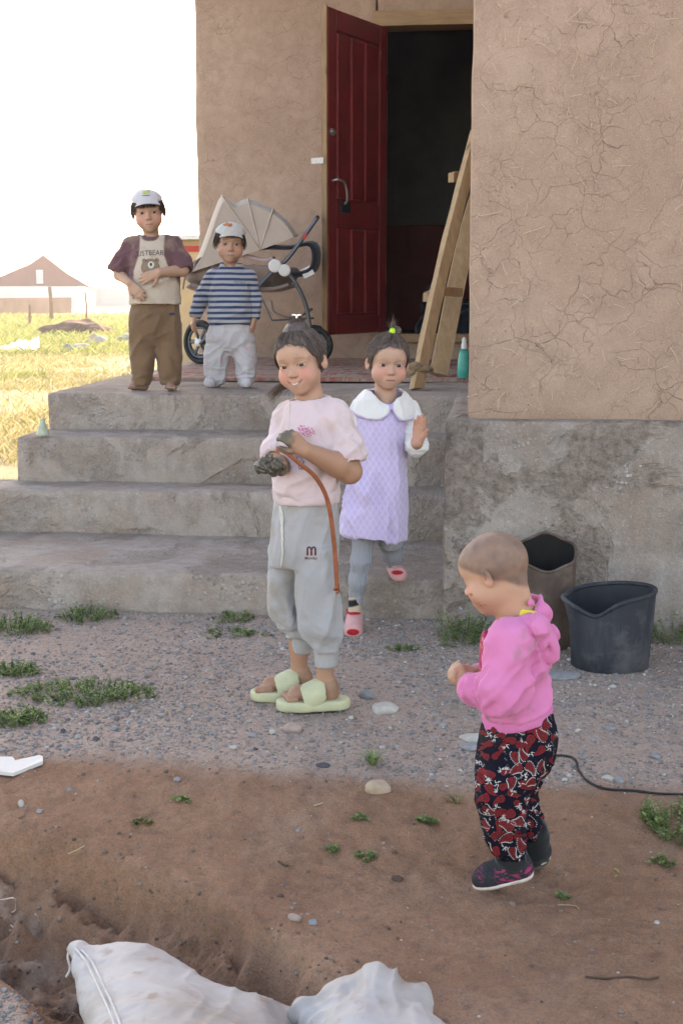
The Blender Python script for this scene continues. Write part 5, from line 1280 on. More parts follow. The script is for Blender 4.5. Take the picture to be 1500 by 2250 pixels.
    sw = K.part('sweatshirt', s, sm, [(P(264, 570, .03), .07, RT * .8 + ZU * .5, 30, .010), (P(400, 570, .03), .07, RT * .8 - ZU * .5, 30, .010), (P(340, 640, .1), .12, RT + ZU * .3, 18, .009), (None, 0, RT + ZU * .6, 13, .004)], 41, sc); VF = K.last
    ink = simple('black_print', (.035, .032, .035), .8); text_decal(K, VF, 'lettering', 'JUSTBEAR', 329, 556, 63, ink, sw, 2.0, -.05, 1.15, .0)
    br = simple('bear_brown', (.25, .18, .13), .9); wh = simple('print_white', (.62, .58, .53), .9)
    decal(K, VF, 'print', [ring(331, 588, 21, 20, 18), ring(317, 573, 5, 5), ring(345, 572, 5, 5)], br, sw, .0012)
    decal(K, VF, 'print', [ring(332, 582, 7, 8)], wh, sw, .0022); decal(K, VF, 'print', [ring(332, 581, 2.8, 3.6), ring(321, 573, 2, 1), ring(343, 572, 2, 1)], ink, sw, .003); decal(K, VF, 'print', [ring(350, 617, 7, 5)], wh, sw, .0022)
    bm = cloth('brown_corduroy', (.205, .125, .072), (.155, .092, .055), stain=((.12, .07, .045), 6, .52, .7))
    t = SDF(.0046); t.u(loft([st(292, 392, 662, .078, .01), st(287, 396, 690, .086, .01), st(286, 398, 718, .086, .01), st(292, 393, 742, .066, .01), st(306, 380, 758, .035, .01)], 2.2), .02)
    t.u(loft([st(287, 340, 712, .062), st(286, 343, 735, .064), st(286, 341, 765, .060), st(289, 338, 800, .055), st(292, 334, 830, .048), st(294, 330, 845, .042)], 2.2), .014)
    t.u(loft([st(345, 397, 712, .062), st(342, 398, 735, .064), st(344, 399, 765, .060), st(348, 398, 800, .055), st(352, 396, 830, .048), st(355, 394, 844, .042)], 2.2), .014)
    tr = K.part('trousers', t, bm, [(P(312, 770, .05), .08, RT * .7 + ZU, 24, .011), (P(374, 780, .05), .08, RT * .8 - ZU, 24, .012), (P(340, 700, .09), .09, RT + .5 * ZU, 22, .009), (P(312, 835, .03), .05, RT, 40, .009), (P(375, 835, .03), .05, RT, 40, .009), (None, 0, ZU, 14, .004)], 42); VF = K.last
    decal(K, VF, 'pocket_tag', [ring(378, 690, 7, 3)], simple('navy_tag', (.03, .04, .08), .8), tr)
def boy_stripes():
    b0 = onz(505, 850, ZP); D = float(b0 @ FH); K = Kid('small boy in blue and grey striped jumper and pale printed trousers on the platform', D, (b0[0], b0[1], ZP), 'child')
    P, m, st = K.P, K.m, K.st; skin = np.array((.44, .26, .185))
    H = .196; M = head_frame(9, 4, -2); c = P(505, 536, .02)
    sd = SDF(.005, [(c - .13, c + .13, .0024), (P(412, 735, .05) - .01, P(440, 680, .0) + .01, .0026), (P(540, 740, .05) - .01, P(570, 690, 0) + .01, .0026)])
    W = add_head(sd, c, H, M, 0, .023, .65, 1.1)
    sd.u(cone(W(0, -.10, -.2), P(508, 600, 0), .034, .040), .024); sd.u(loft([st(475, 540, 605, .05), st(472, 545, 720, .06)]), .03)
    for sh, el, wr, tip, sd_ in (((470, 608, 0), (444, 652, 0), (429, 694, .03), (421, 728, .045), 1), ((545, 608, 0), (558, 655, 0), (558, 700, .03), (553, 731, .05), -1)):
        sd.u(cone(P(*sh), P(*el), .027, .025), .02); sd.u(cone(P(*el), P(*wr), .024, .018), .01)
        hand(sd, P(*wr), P(*tip) - P(*wr), RT * sd_ + FH * .4, -sd_, .090, (.45, .5, .55, .6), (.8, .4, .3), 1.15)
    for hip, kn, an in (((480, 730, 0), (476, 785, .01), (474, 842, .01)), ((532, 730, 0), (538, 785, .01), (540, 842, .01))):
        sd.u(cone(P(*hip), P(*kn), .04, .032), .02); sd.u(cone(P(*kn), P(*an), .03, .022), .02)
    hc = head_color(c, H, M, skin, -.1, (.08, .055, .045), False, (.42, .17, .15), .55, None, .023)
    K.part('body', sd, SKIN, color=lambda V, N: under(V, hc(V, np.tile(skin, (len(V), 1))), P(0, 586)[2], P(0, 712)[2], (.1, .12, .2), (.45, .44, .46), [(P(429, 696, .03), P(421, 728, .045), .04), (P(558, 702, .03), P(553, 731, .05), .04)])); add_eyes(K, c, H, M, (-.05, 0)); cap_hair(K, c, H, M, 9, .10)
    cw = cloth('pale_cap_cotton', (.50, .48, .46), (.43, .41, .39)); co, VF, W = cap(K, c, H, M, cw)
    decal(K, VF, 'emblem', [ring(495, 493, 6, 4), ring(505, 494, 6, 4.5), ring(499, 490, 4, 3)], simple('orange_patch', (.50, .17, .06), .8), co); decal(K, VF, 'emblem', [ring(485, 499, 4, 3)], simple('mint_patch', (.35, .62, .55), .8), co)
    sm = NT('striped_jersey'); x = sm.sep(); per = m(11.9); zz = sm.math('ADD', x[2], sm.math('MULTIPLY', sm.noise(5, 2), .012))
    wv = sm.math('SINE', sm.math('MULTIPLY', zz, 2 * math.pi / per)); sm.fin(sm.mix(sm.ramp(sm.math('MULTIPLY_ADD', wv, .5, .5), [(.40, 0.0), (.48, 1.0)]), (.028, .05, .125), (.34, .35, .37)), .9, sm.bump(sm.noise(300, 2), .15, .002), .15, Sheen_Weight=.2)
    s = SDF(.0046); s.u(loft([st(487, 531, 578, .040), st(482, 536, 590, .046), st(468, 547, 602, .064), st(462, 552, 630, .078, .01), st(460, 551, 665, .086, .02), st(459, 553, 695, .090, .02), st(461, 553, 713, .088, .02)], 2.2), .012)
    for sh, el, wr in (((470, 608, 0), (444, 652, 0), (430, 690, .025)), ((545, 608, 0), (557, 655, 0), (558, 694, .025))):
        s.u(cone(P(*sh), P(*el), .040, .036), .014); s.u(cone(P(*el), P(*wr), .036, .029), .012); d = _n(P(*wr) - P(*el)); s.s(cone(P(*wr) + d * .022, P(*wr) + d * .06, .021, .026), .004)
    s.s(cone(P(508, 592, 0), P(507, 565, 0), .041, .046), .003)
    sw = K.part('jumper', s, sm.m, [(P(445, 655, .02), .06, RT, 40, .010), (P(557, 660, .02), .06, RT, 40, .010), (P(505, 690, .09), .10, RT + .2 * ZU, 26, .009), (None, 0, RT + ZU * .4, 14, .005)], 51); VF = K.last
    text_decal(K, VF, 'lettering', 'ABABU', 526, 620, 25, simple('pale_print', (.14, .16, .22), .8), sw, 0, .08, .9)
    tm = NT('printed_cotton'); v = tm.n('TexVoronoi', {'Vector': tm.co, 'Scale': 30}).outputs; cs_ = tm.n('SeparateColor', {0: v['Color']}).outputs
    spot = tm.math('MULTIPLY', tm.ramp(v['Distance'], [(.22, 1.0), (.34, 0.0)]), tm.ramp(tm.noise(80, 2), [(.4, .3), (.6, 1.0)]))
    tm.fin(tm.mix(tm.math('MULTIPLY', spot, .8), tm.mix(tm.noise(5), (.44, .43, .46), (.51, .49, .51)), tm.ramp(cs_[0], [(0, (.60, .25, .33)), (.25, (.62, .42, .48)), (.4, (.25, .50, .50)), (.6, (.55, .52, .28)), (.75, (.35, .42, .60)), (1, (.62, .5, .55))], 'CONSTANT')), .9, tm.bump(tm.noise(200, 3), .15, .002), .15)
    t = SDF(.0046); t.u(loft([st(464, 550, 706, .078, .01), st(456, 556, 730, .088, .01), st(453, 560, 750, .084, .01), st(464, 550, 768, .06, .01), st(480, 536, 782, .03, .01)], 2.2), .02)
    t.u(loft([st(451, 506, 758, .064, .01), st(448, 503, 785, .064, .01), st(448, 499, 810, .058, .01), st(453, 497, 830, .050, .01), st(458, 493, 842, .04, .01)], 2.2), .014)
    t.u(loft([st(511, 562, 758, .064, .01), st(515, 564, 785, .064, .01), st(518, 563, 810, .058, .01), st(520, 560, 830, .050, .01), st(523, 557, 842, .04, .01)], 2.2), .014)
    def G(x, y, w): q = P(x, y, w); q[2] = ZP + .024; return q
    t.u(cone(G(476, 846, 0), G(460, 850, .075), .027, .025), .010); t.u(cone(G(540, 846, 0), G(541, 851, .08), .027, .025), .010); t.i(plane((0, 0, ZP + .004), -ZU), .003)
    K.part('trousers', t, tm.m, [(P(475, 825, .04), .06, RT, 42, .011), (P(540, 825, .04), .06, RT, 42, .011), (P(505, 735, .09), .09, ZU + .3 * RT, 30, .009), (P(475, 780, .06), .07, RT + ZU, 28, .009), (P(540, 780, .06), .07, RT - ZU, 28, .009)], 52)
boy_bear(); boy_stripes()
# ================================================================== door leaf (part of the house)
def build_door():
    wd, ang = .80, R(23); h0 = np.array([XD0 + .025, YW - .02, 0]); d = np.array([-math.sin(ang), -math.cos(ang), 0]); n = np.array([math.cos(ang), -math.sin(ang), 0])   # n: the red face we see
    RED = NT('red_gloss_paint'); nz = RED.noise(6, 4); RED.fin(RED.mix(RED.ramp(nz, [(.35, 0.0), (.7, 1.0)]), (.15, .012, .014), (.21, .017, .019)), .42, RED.bump(RED.noise(60, 4), .08, .002), .4)
    z0, z1, th = .925, 2.955, .021
    def slab(name, u0, u1, a, b, t0, t1, mat, parent, bev=.004):
        # u along the leaf, a..b height, t along the normal, edges chamfered towards +t
        q = []
        for (t, e) in ((t0, 0), (t1 - bev, 0), (t1, bev)):
            for (u, z) in ((u0 + e, a + e), (u1 - e, a + e), (u1 - e, b - e), (u0 + e, b - e)): q.append(h0 + d * u + n * t + np.array([0, 0, z]))
        f = [(3, 2, 1, 0)] + [(k * 4 + i, k * 4 + (i + 1) % 4, k * 4 + 4 + (i + 1) % 4, k * 4 + 4 + i) for k in range(2) for i in range(4)] + [(8, 9, 10, 11)]
        return mesh_obj(name, q, f, mat, parent, False)
    # leaf: a core sheet with stiles and rails proud of it
    door = slab('door', 0, wd, z0, z1, -th, .004, RED.m, house, .001); t = .02
    slab('stile', .002, .10, z0 + .001, z1 - .001, .0045, t, RED.m, door); slab('stile', wd - .105, wd - .002, z0 + .001, z1 - .001, .0045, t, RED.m, door)
    zr = ((z0 + .002, z0 + .12), (1.62, 1.78), (z1 - .13, z1 - .002))
    for a, b in zr: slab('rail', .102, wd - .107, a, b, .0045, t - .001, RED.m, door)
    cols = np.linspace(.115, wd - .12, 4)
    for a, b in ((z0 + .135, 1.605), (1.795, z1 - .145)):
        for i in range(3):
            slab('panel', cols[i] + .012, cols[i + 1] - .012, a, b, .0045, .013, RED.m, door, .008)
            slab('moulding', cols[i + 1] - .0105, cols[i + 1] + .0105, a, b, .0045, .027, RED.m, door, .008)
    EDG = wood('weathered_batten', (.20, .125, .075), (.34, .21, .11)); slab('edge_batten', wd + .001, wd + .013, z0 - .005, z1 + .005, -.021, .016, EDG, door, .002)
    STE = simple('dull_steel', (.42, .41, .40), .4, .3, 30, metallic=.9); BLK = simple('black_iron', (.02, .02, .022), .45, .3, 30, metallic=.5); WHT = simple('white_enamel', (.62, .60, .56), .5)
    def A(u, t_, z): return h0 + d * u + n * t_ + np.array([0, 0, z])
    b = MB(); b.box(A(wd + .016, -.045, 2.02), (.012, .045, .018), np.stack([d, n, ZU], 1)); b.build('hasp', WHT, door)
    b = MB(); b.tube(spline([A(wd - .05, .022, 1.90), A(wd - .06, .06, 1.905), A(wd - .14, .062, 1.885), A(wd - .17, .06, 1.78), A(wd - .17, .024, 1.76)], 5), .0085, 8); b.build('pull_handle', STE, door, True)
    b = MB(); b.tube([A(wd - .02, .024, 2.20), A(wd - .09, .024, 2.20)], .011, 8); b.box(A(wd - .05, .022, 2.2), (.02, .004, .022), np.stack([d, n, ZU], 1)); o = b.build('bolt', STE, door, True)
    b = MB(); b.box(A(wd - .20, .03, 1.74), (.05, .012, .035), np.stack([d, n, ZU], 1)); b.build('lock_box', BLK, door)
    for z in (1.2, 2.6):
        b = MB(); b.tube([A(-.006, .012, z - .05), A(-.006, .012, z + .05)], .009, 8); b.build('hinge', BLK, door, True)
build_door()
def dark_bundle():
    s = SDF(.012); g = np.random.default_rng(4); c = np.array([-.35, 10.4, .98])
    for i in range(9): s.u(ell(c + g.normal(size=3) * [.13, .08, .08], g.uniform(.10, .2, 3)), .03)
    s.i(plane((0, 0, .868), -ZU), .005); s.field(); V, Fc = s.mesh(); V = folds(V, vnormals(V, Fc), [(None, 0, ZU, 14, .03)], 3)
    tag(mesh_obj('clothes_heap', V, Fc, cloth('dark_cloth', (.02, .022, .03)), None, True, (c[0], c[1], .868)), 'heap of dark clothes on the floor inside the doorway', 'clothes')
dark_bundle()

# ================================================================== things on the platform
def rug():
    m = NT('worn_rug'); co = m.map((4.0, 1.1, 1)); n = m.noise(1.6, 5, .6, .5, co); w = m.noise(90, 3)
    c = m.ramp(n, [(.28, (.10, .065, .06)), (.40, (.28, .20, .16)), (.47, (.30, .075, .065)), (.53, (.33, .25, .20)), (.60, (.23, .05, .05)), (.68, (.30, .22, .18)), (.8, (.10, .07, .065))])
    st = m.noise(1, 3, .5, 0, m.map((3, 9, 1))); c = m.mix(m.ramp(st, [(.45, 0.0), (.55, .6)]), c, (.34, .265, .21)); c = m.mix(.12, c, (.24, .18, .15))
    m.fin(c, .97, m.bump(w, .5, .004), .1)
    a, b, c2, d2 = onz(322, 838, ZP), onz(1090, 842, ZP), np.array([-.08, 9.5, 0]), np.array([-2.0, 9.5, 0]); nu, nv = 90, 60; V = []
    for i in range(nu):
        for j in range(nv):
            u, v = i / (nu - 1), j / (nv - 1); p = (a * (1 - u) + b * u) * (1 - v) + (d2 * (1 - u) + c2 * u) * v; p[0] = min(max(p[0], -2.05), -.115); V.append([p[0], p[1], 0])
    V = np.array(V); V[:, 1] += .02 * fbm(V, 3, 2, 4) * np.exp(-((V[:, 1] - 7.3) / .2) ** 2); V[:, 2] = ZP + .018 + .010 * np.abs(fbm(V, 2.5, 3, 5)) + .006 * fbm(V, 9, 2, 6); f = grid_faces(nu, nv)
    sk = []; k0 = len(V); W = V.copy(); W[:, 2] = ZP + .004
    ed = [i * nv for i in range(nu)]; Fq = f.tolist() + [[ed[i + 1], ed[i], ed[i] + k0, ed[i + 1] + k0] for i in range(nu - 1)]
    o = mesh_obj('rug', np.concatenate([V, W]), Fq, m.m, None, True, (-1.1, 8.3, ZP)); tag(o, 'worn red and beige rug spread over the concrete platform', 'rug')
rug()
def ladder():
    T = wood('ladder_timber', (.30, .19, .105), (.43, .29, .17), (3, 3, .3)); root = empty('plank_ladder', (-.36, 6.66, ZP), 'home-made ladder of rough planks leaning beside the doorway', 'ladder')
    def beam(name, a, b, w, t, seed, mat=T, side=None):
        a, b = np.array(a, float), np.array(b, float); ax = _n(b - a); L = np.linalg.norm(b - a); s = _n(np.cross(ax, FH)) if side is None else _n(side); u = np.cross(s, ax)
        P, f = rough_box((-w / 2, -t / 2, 0), (w / 2, t / 2, L), .035, .006, .004, 6, seed)
        bow = .012 * np.sin(P[:, 2] / L * math.pi * 1.3 + seed); W = a + (P[:, :1] + bow[:, None]) * s + P[:, 1:2] * u + P[:, 2:] * ax; return mesh_obj(name, W, f, mat, root, True)
    r1a, r1b = ony(914, 856, 6.66) + ZU * .004, ony(1046, 283, 7.4); r1a[2] = ZP + .006
    r2a, r2b = ony(957, 836, 7.46), ony(1052, 430, 8.0); r2a[2] = ZP + .03
    beam('rail', r1a, r1b, .07, .05, 3, side=RT * .8 + FH * .6); beam('rail', r2a, r2b, .10, .05, 5)
    beam('rung', ony(934, 652, 7.2), ony(1012, 640, 7.5), .05, .035, 6, side=ZU); beam('rung', ony(990, 394, 7.35), ony(1040, 386, 7.6), .05, .035, 7, side=ZU)
    s = SDF(.005); c = r1a + (r1b - r1a) * .072
    s.u(ell(c, (.062, .05, .016)), .004); s.u(ell(c + np.array([-.03, -.03, .018]), (.035, .03, .014)), .006); s.u(ell(c + np.array([-.045, -.02, -.012]), (.03, .02, .014)), .006); s.field(); V, Fc = s.mesh(); V = folds(V, vnormals(V, Fc), [(None, 0, RT, 50, .008)], 2)
    mesh_obj('tied_rag', V, Fc, cloth('tan_rag', (.28, .19, .12)), root, True)
ladder()
def bottle():
    p = onz(1018, 833, ZP + .02); r = MB(); root = empty('spray_bottle', (p[0], p[1], ZP + .028), 'small teal plastic bottle with white nozzle standing on the rug', 'bottle')
    def lathe(prof, mat, name, parent):
        V = []; n = 20
        for rr, z in prof: V += [(p[0] + rr * math.cos(2 * math.pi * k / n), p[1] + rr * math.sin(2 * math.pi * k / n), ZP + .028 + z) for k in range(n)]
        f = grid_faces(len(prof), n, True).tolist() + [list(range(n))[::-1], [(len(prof) - 1) * n + k for k in range(n)]]; return mesh_obj(name, V, f, mat, parent, True)
    TE = simple('teal_plastic', (.03, .36, .30), .35, .1, 5, .02); WH = simple('white_plastic', (.65, .65, .65), .4, .1, 5, .02)
    lathe([(.030, 0), (.034, .004), (.034, .05), (.032, .09), (.026, .125), (.019, .15)], TE, 'body', root); lathe([(.0145, .1502), (.0145, .175), (.012, .178), (.0115, .20), (.006, .212)], WH, 'cap', root)
bottle()
def cone_top():
    p = onz(95, 958, Z3); z = Z3 + .006; n = 18; V = []; prof = [(.030, 0), (.030, .006), (.016, .045), (.011, .058), (.010, .070), (.004, .074)]
    for r, h in prof: V += [(p[0] + r * math.cos(2 * math.pi * k / n) * (1 + .05 * math.sin(3 * k)), p[1] + r * math.sin(2 * math.pi * k / n), z + h) for k in range(n)]
    o = mesh_obj('bottle_top', V, grid_faces(len(prof), n, True).tolist() + [[(len(prof) - 1) * n + k for k in range(n)]], simple('cloudy_plastic', (.42, .47, .36), .45, .25, 40), None, True, (p[0], p[1], z)); tag(o, 'cut off pale plastic bottle top standing on a step end', 'bottle top')
cone_top()
def stroller():
    D = 8.72; q = lambda x, y, w=0.0: ond(x, y, D - w); b0 = q(540, 800); root = empty('pushchair', (b0[0], b0[1], ZP + .03), 'beige folding pushchair parked against the porch wall behind the small boy', 'pushchair')
    BE = cloth('beige_canvas', (.44, .37, .32), (.37, .30, .26), bump=.2, weave=500); BR = cloth('taupe_canvas', (.235, .175, .15), (.19, .14, .12)); NV = cloth('navy_lining', (.018, .02, .032)); GR = simple('grey_tube', (.105, .115, .13), .4, .2, 20, .03, metallic=.5); BK = simple('black_rubber', (.018, .019, .021), .7); WH = simple('disc_white', (.60, .59, .57), .4, .1, 6, .02); PK = cloth('pink_pad', (.46, .34, .35))
    def shell(name, prof, half, mat, th=.008, round_=.22, cen=(560, 545), nn=22, parent=None):
        pr = spline([(x, y, w) for x, y, w in prof], 5); n = len(pr); V = []; nd = nn; c = np.array(cen)
        for a in pr:
            for j in range(nd):
                t = -1 + 2 * j / (nd - 1); k = 1 - round_ * abs(t) ** 3; x, y = c + (np.array(a[:2]) - c) * k
                V.append(q(x, y, a[2] + half * t))
        V = np.array(V); Fc = grid_faces(n, nd); N = vnormals(V, Fc); V2 = V - N * th; k = len(V)
        f = Fc.tolist() + (Fc[:, ::-1] + k).tolist(); bd = [i * nd for i in range(n)]; be = [i * nd + nd - 1 for i in range(n)]; t0 = list(range(nd)); t1 = [(n - 1) * nd + j for j in range(nd)]
        for L in (bd, be, t0, t1): f += [[a, b, b + k, a + k] for a, b in zip(L[:-1], L[1:])]
        return mesh_obj(name, np.concatenate([V, V2]), f, mat, parent or root, True)
    can = [(655, 518, 0), (632, 486, 0), (600, 460, 0), (545, 437, 0), (515, 446, 0), (488, 431, 0), (474, 455, 0), (458, 500, 0), (438, 555, 0), (414, 600, 0)]
    o = shell('canopy', can, .21, BE, .006, .10)
    for x, y in ((545, 437), (600, 460), (488, 431)):
        b = MB(); c = np.array((565, 548)); pts = []
        for t in np.linspace(-1, 1, 13):
            k = (1 - .10 * abs(t) ** 3) * 1.012; xx, yy = c + (np.array((x, y)) - c) * k; pts.append(q(xx, yy, .21 * t))
        pts = [q(572, 548, -.20)] + pts + [q(572, 548, .20)]; b.tube(spline(pts, 3), .0065, 6); b.build('rib', BE, o, True)
    # side cheek of the canopy, near side: fan of cloth down to the pivot
    pr = spline(can, 4); V = [q(575, 548, .205)] + [q(565 + (a[0] - 565) * .905, 548 + (a[1] - 548) * .905, .208) for a in pr]; V2 = [v + FH * .006 for v in V]; n = len(V)
    f = [(0, i, i + 1) for i in range(1, n - 1)] + [(n, n + i + 1, n + i) for i in range(1, n - 1)]; mesh_obj('canopy_side', V + V2, f, BE, o, False)
    shell('seat', [(408, 632, 0), (440, 640, 0), (500, 622, 0), (560, 640, 0), (610, 642, 0), (648, 632, 0)], .19, BR, .02, .12, (540, 600))
    shell('seat_side', [(404, 636, .17), (412, 600, .17), (436, 572, .17), (470, 560, .17)], .03, BR, .01, 0, (540, 600)); shell('backrest', [(470, 560, 0), (450, 600, 0), (440, 640, 0)], .19, BR, .015, .1, (540, 600))
    shell('lining', [(530, 552, 0), (580, 545, 0), (640, 545, 0), (692, 538, 0), (692, 590, 0), (640, 605, 0)], .18, NV, .02, .15, (610, 570)); shell('pad', [(520, 560, .05), (545, 566, .05), (580, 574, .05), (605, 570, .05)], .12, PK, .02, .1, (560, 590))
    shell('basket', [(590, 660, 0), (600, 690, 0), (650, 700, 0), (688, 680, 0)], .17, BR, .01, .1, (640, 670))
    tb = SDF(.012); tb.u(ell(q(530, 600, .0), (.36, .20, .125), np.array([_n(RT - .05 * ZU), FH, ZU])), .02); tb.i(plane(q(530, 575, 0), _n(ZU + .12 * RT)), .01); tb.s(ell(q(540, 578, 0), (.30, .17, .08)), .01); tb.field(); V, Fc = tb.mesh(); V = folds(V, vnormals(V, Fc), [(None, 0, ZU, 12, .008)], 4); mesh_obj('seat_tub', V, Fc, BR, root, True)
    b = MB(); b.box(q(676, 598, .1), (.035, .08, .03), np.stack([_n(RT + .5 * ZU), FH, _n(ZU - .5 * RT)], 1)); b.build('nappy_pack', WH, root)
    for w in (.22, -.22):
        b = MB(); b.tube(spline([q(697, 478, w), q(668, 520, w), q(632, 568, w), q(605, 592, w), q(560, 636, w), q(500, 690, w), q(440, 757, w)], 5), .0125, 8); b.build('push_bar', GR, root, True)
        b = MB(); b.tube(spline([q(622, 590, w), q(648, 620, w), q(668, 660, w), q(678, 700, w), q(682, 740, w), q(684, 782, w)], 5), [.013] * 26, 8); b.build('rear_leg', GR, root, True)
        b = MB(); b.tube([q(575, 655, w), q(598, 704, w), q(690, 699, w)], .006, 6); b.build('link_bar', GR, root, True)
        for x, y, r in ((604, 584, .050), (625, 594, .046)):
            b = MB(); c = q(x, y, w + (.02 if w > 0 else -.02)); b.tube([c, c - FH * .012 * (1 if w > 0 else -1), c - FH * .016 * (1 if w > 0 else -1)], [r * .8, r * .8, r * .6], 24); b.build('joint_disc', WH, root, False)
    b = MB(); b.tube([q(697, 478, -.22), q(697, 478, .22)], .0135, 8); b.build('handle', BK, root, True); b = MB(); b.box(q(669, 520, .235), (.008, .006, .02), np.stack([_n(RT - ZU * .7), FH, _n(ZU + .7 * RT)], 1)); b.build('red_tab', simple('red_plastic', (.5, .02, .02), .4), root)
    for x, y, w, r in ((440, 759, .17, .135), (440, 757, -.22, .135), (690, 762, .22, .118), (690, 762, -.22, .118)):
        c = q(x, y, w); c[2] = ZP + .030 + r; ax = _n(FH + .75 * RT) if x < 500 else FH; u = _n(np.cross(ax, ZU)); wh = empty('wheel', c); wh.parent = root; wh.location = tuple(np.array(c) - np.array(root.location)); n = 30
        def tor(R0, rr, mat, nm):
            V = []; m_ = 10
            for i in range(n):
                a = 2 * math.pi * i / n; d = u * math.cos(a) + ZU * math.sin(a)
                for j in range(m_): bb = 2 * math.pi * j / m_; V.append(c + d * (R0 + rr * math.cos(bb)) + ax * rr * 1.1 * math.sin(bb))
            V = np.array(V); V = np.concatenate([V, V[:m_]]); mesh_obj(nm, V, grid_faces(n + 1, m_, True), mat, wh, True)
        tor(r - .017, .017, BK, 'tyre'); tor(r - .042, .008, GR, 'rim')
        for k in range(6):
            a = 2 * math.pi * k / 6; d = u * math.cos(a) + ZU * math.sin(a); b = MB(); b.tube([c + d * .02, c + d * (r - .04)], .008, 6); b.build('spoke', GR, wh, True)
        b = MB(); b.tube([c - ax * .025, c + ax * .025], .024, 14); b.build('hub', WH, wh, True)
stroller()
# ================================================================== yard: buckets, sacks, litter
def vessel(name, c, prof, rimfn, mat, inner, label, cat, n=48, th=.006, lip=None, squash=None):
    """open-topped round vessel; prof = (radius, height 0..1), rimfn(angle) = height and outward push"""
    root = empty(name, c, label, cat); V = []; ang = np.linspace(0, 2 * math.pi, n, endpoint=False); rows = []
    for k, (r, t) in enumerate(prof):
        for a in ang:
            h, push = rimfn(a); rr = r + push * t ** 3; p = np.array([rr * math.cos(a), rr * math.sin(a)])
            if squash: p = squash(p, t)
            V.append((c[0] + p[0], c[1] + p[1], c[2] + h * t))
    m_ = len(prof); V = np.array(V); V = V + np.concatenate([np.zeros((n, 3))] + [np.stack([.004 * fbm(V[i * n:(i + 1) * n], 9, 2, 3)] * 2 + [np.zeros(n)], 1) for i in range(1, m_)])
    Vi = V.copy(); Vi[:, 0] = c[0] + (V[:, 0] - c[0]) * .965; Vi[:, 1] = c[1] + (V[:, 1] - c[1]) * .965; Vi[:n, 2] += .012
    f = grid_faces(m_, n, True)[:, ::-1]
    mesh_obj('wall', V, f.tolist() + [list(range(n))[::-1]], mat, root, True); mesh_obj('lining', Vi, f[:, ::-1].tolist() + [list(range(n))], inner, root, True)
    b = MB(); top = V[(m_ - 1) * n:]; b.tube(list((top + Vi[(m_ - 1) * n:]) / 2) + [(top[0] + Vi[(m_ - 1) * n]) / 2], lip or .005, 8, False); b.build('rim', mat, root, True); return root, V, n
RUST = NT('rusty_tin'); n_ = RUST.noise(5, 5, .65, .6); RUST.fin(RUST.mix(RUST.ramp(RUST.noise(11, 5), [(.5, 0.0), (.7, .6)]), RUST.ramp(n_, [(.25, (.045, .035, .033)), (.5, (.115, .075, .058)), (.7, (.165, .115, .092)), (.85, (.08, .06, .055))]), (.20, .17, .15)), .7, RUST.bump(n_, .2, .004), .3, Metallic=.25)
DRUMIN = simple('drum_lining', (.012, .011, .011), .85)  # near-black inner face of the drum
pd = onz(1197, 1432, 0); vessel('oil_drum', (pd[0], pd[1] + .11, gz(pd[0], pd[1] + .11) - .005), [(.094, 0), (.1, .02), (.1, .3), (.1, .62), (.101, .85), (.1, 1)], lambda a: (.325 + .045 * math.sin(a) + .005 * math.sin(5 * a), .0), RUST.m, DRUMIN, 'rusty tin drum with a torn rim against the plinth', 'drum')
BUCK = NT('scuffed_rubber'); n_ = BUCK.noise(6, 6, .7); sc_ = BUCK.noise(1, 4, .6, 0, BUCK.map((50, 50, 6))); BUCK.fin(BUCK.mix(BUCK.ramp(n_, [(.48, 0.0), (.72, .55)]), BUCK.mix(BUCK.ramp(sc_, [(.5, 0.0), (.75, .5)]), (.020, .024, .034), (.055, .062, .078)), (.16, .155, .155)), .62, BUCK.bump(n_, .15, .004), .35)
pb = onz(1346, 1482, 0)
def rim_b(a):
    # a: 0 = +X; the lip is pressed down and pinched out on the near left
    g1 = math.exp(-(((a - 4.15 + math.pi) % (2 * math.pi) - math.pi) / .55) ** 2); g2 = math.exp(-(((a - 3.55 + math.pi) % (2 * math.pi) - math.pi) / .35) ** 2)
    return .245 - .055 * g1 + .012 * g2 + .012 * math.cos(a), -.028 * g1 + .038 * g2
vessel('rubber_bucket', (pb[0], pb[1] + .125, gz(pb[0], pb[1] + .12) - .004), [(.118, 0), (.124, .03), (.128, .3), (.133, .6), (.137, .85), (.139, .95), (.14, 1)], rim_b, BUCK.m, simple('bucket_inside', (.03, .034, .042), .6), 'misshapen blue-black rubber bucket standing beside the drum', 'bucket', 56, .006, .0075)
# ---- sacks
WOV = NT('woven_sack'); x_ = WOV.sep(); wv = WOV.math('MULTIPLY', WOV.math('SINE', WOV.math('MULTIPLY', x_[0], 1500)), WOV.math('SINE', WOV.math('MULTIPLY', x_[1], 1500)))
cs_ = WOV.mix(WOV.ramp(WOV.noise(5, 5, .6), [(.42, 0.0), (.66, .8)]), (.40, .375, .37), (.27, .225, .19)); cs_ = WOV.mix(WOV.ramp(WOV.noise(22, 4), [(.6, 0.0), (.72, .6)]), cs_, (.24, .15, .10))
WOV.fin(cs_, .6, WOV.bump(WOV.math('ADD', WOV.math('MULTIPLY', wv, .25), WOV.noise(45, 5)), .25, .003), .35)
def sdf_thing(name, s, mat, origin, label, cat, spec=None, seed=0, it=1, parent=None):
    s.field(); V, Fc = s.mesh(); V = smooth(V, Fc, it)
    if spec: V = folds(V, vnormals(V, Fc), spec, seed)
    o = mesh_obj(name, V, Fc, mat, parent, True, origin if parent is None else None)
    if parent is None: tag(o, label, cat)
    return o, (V, Fc)
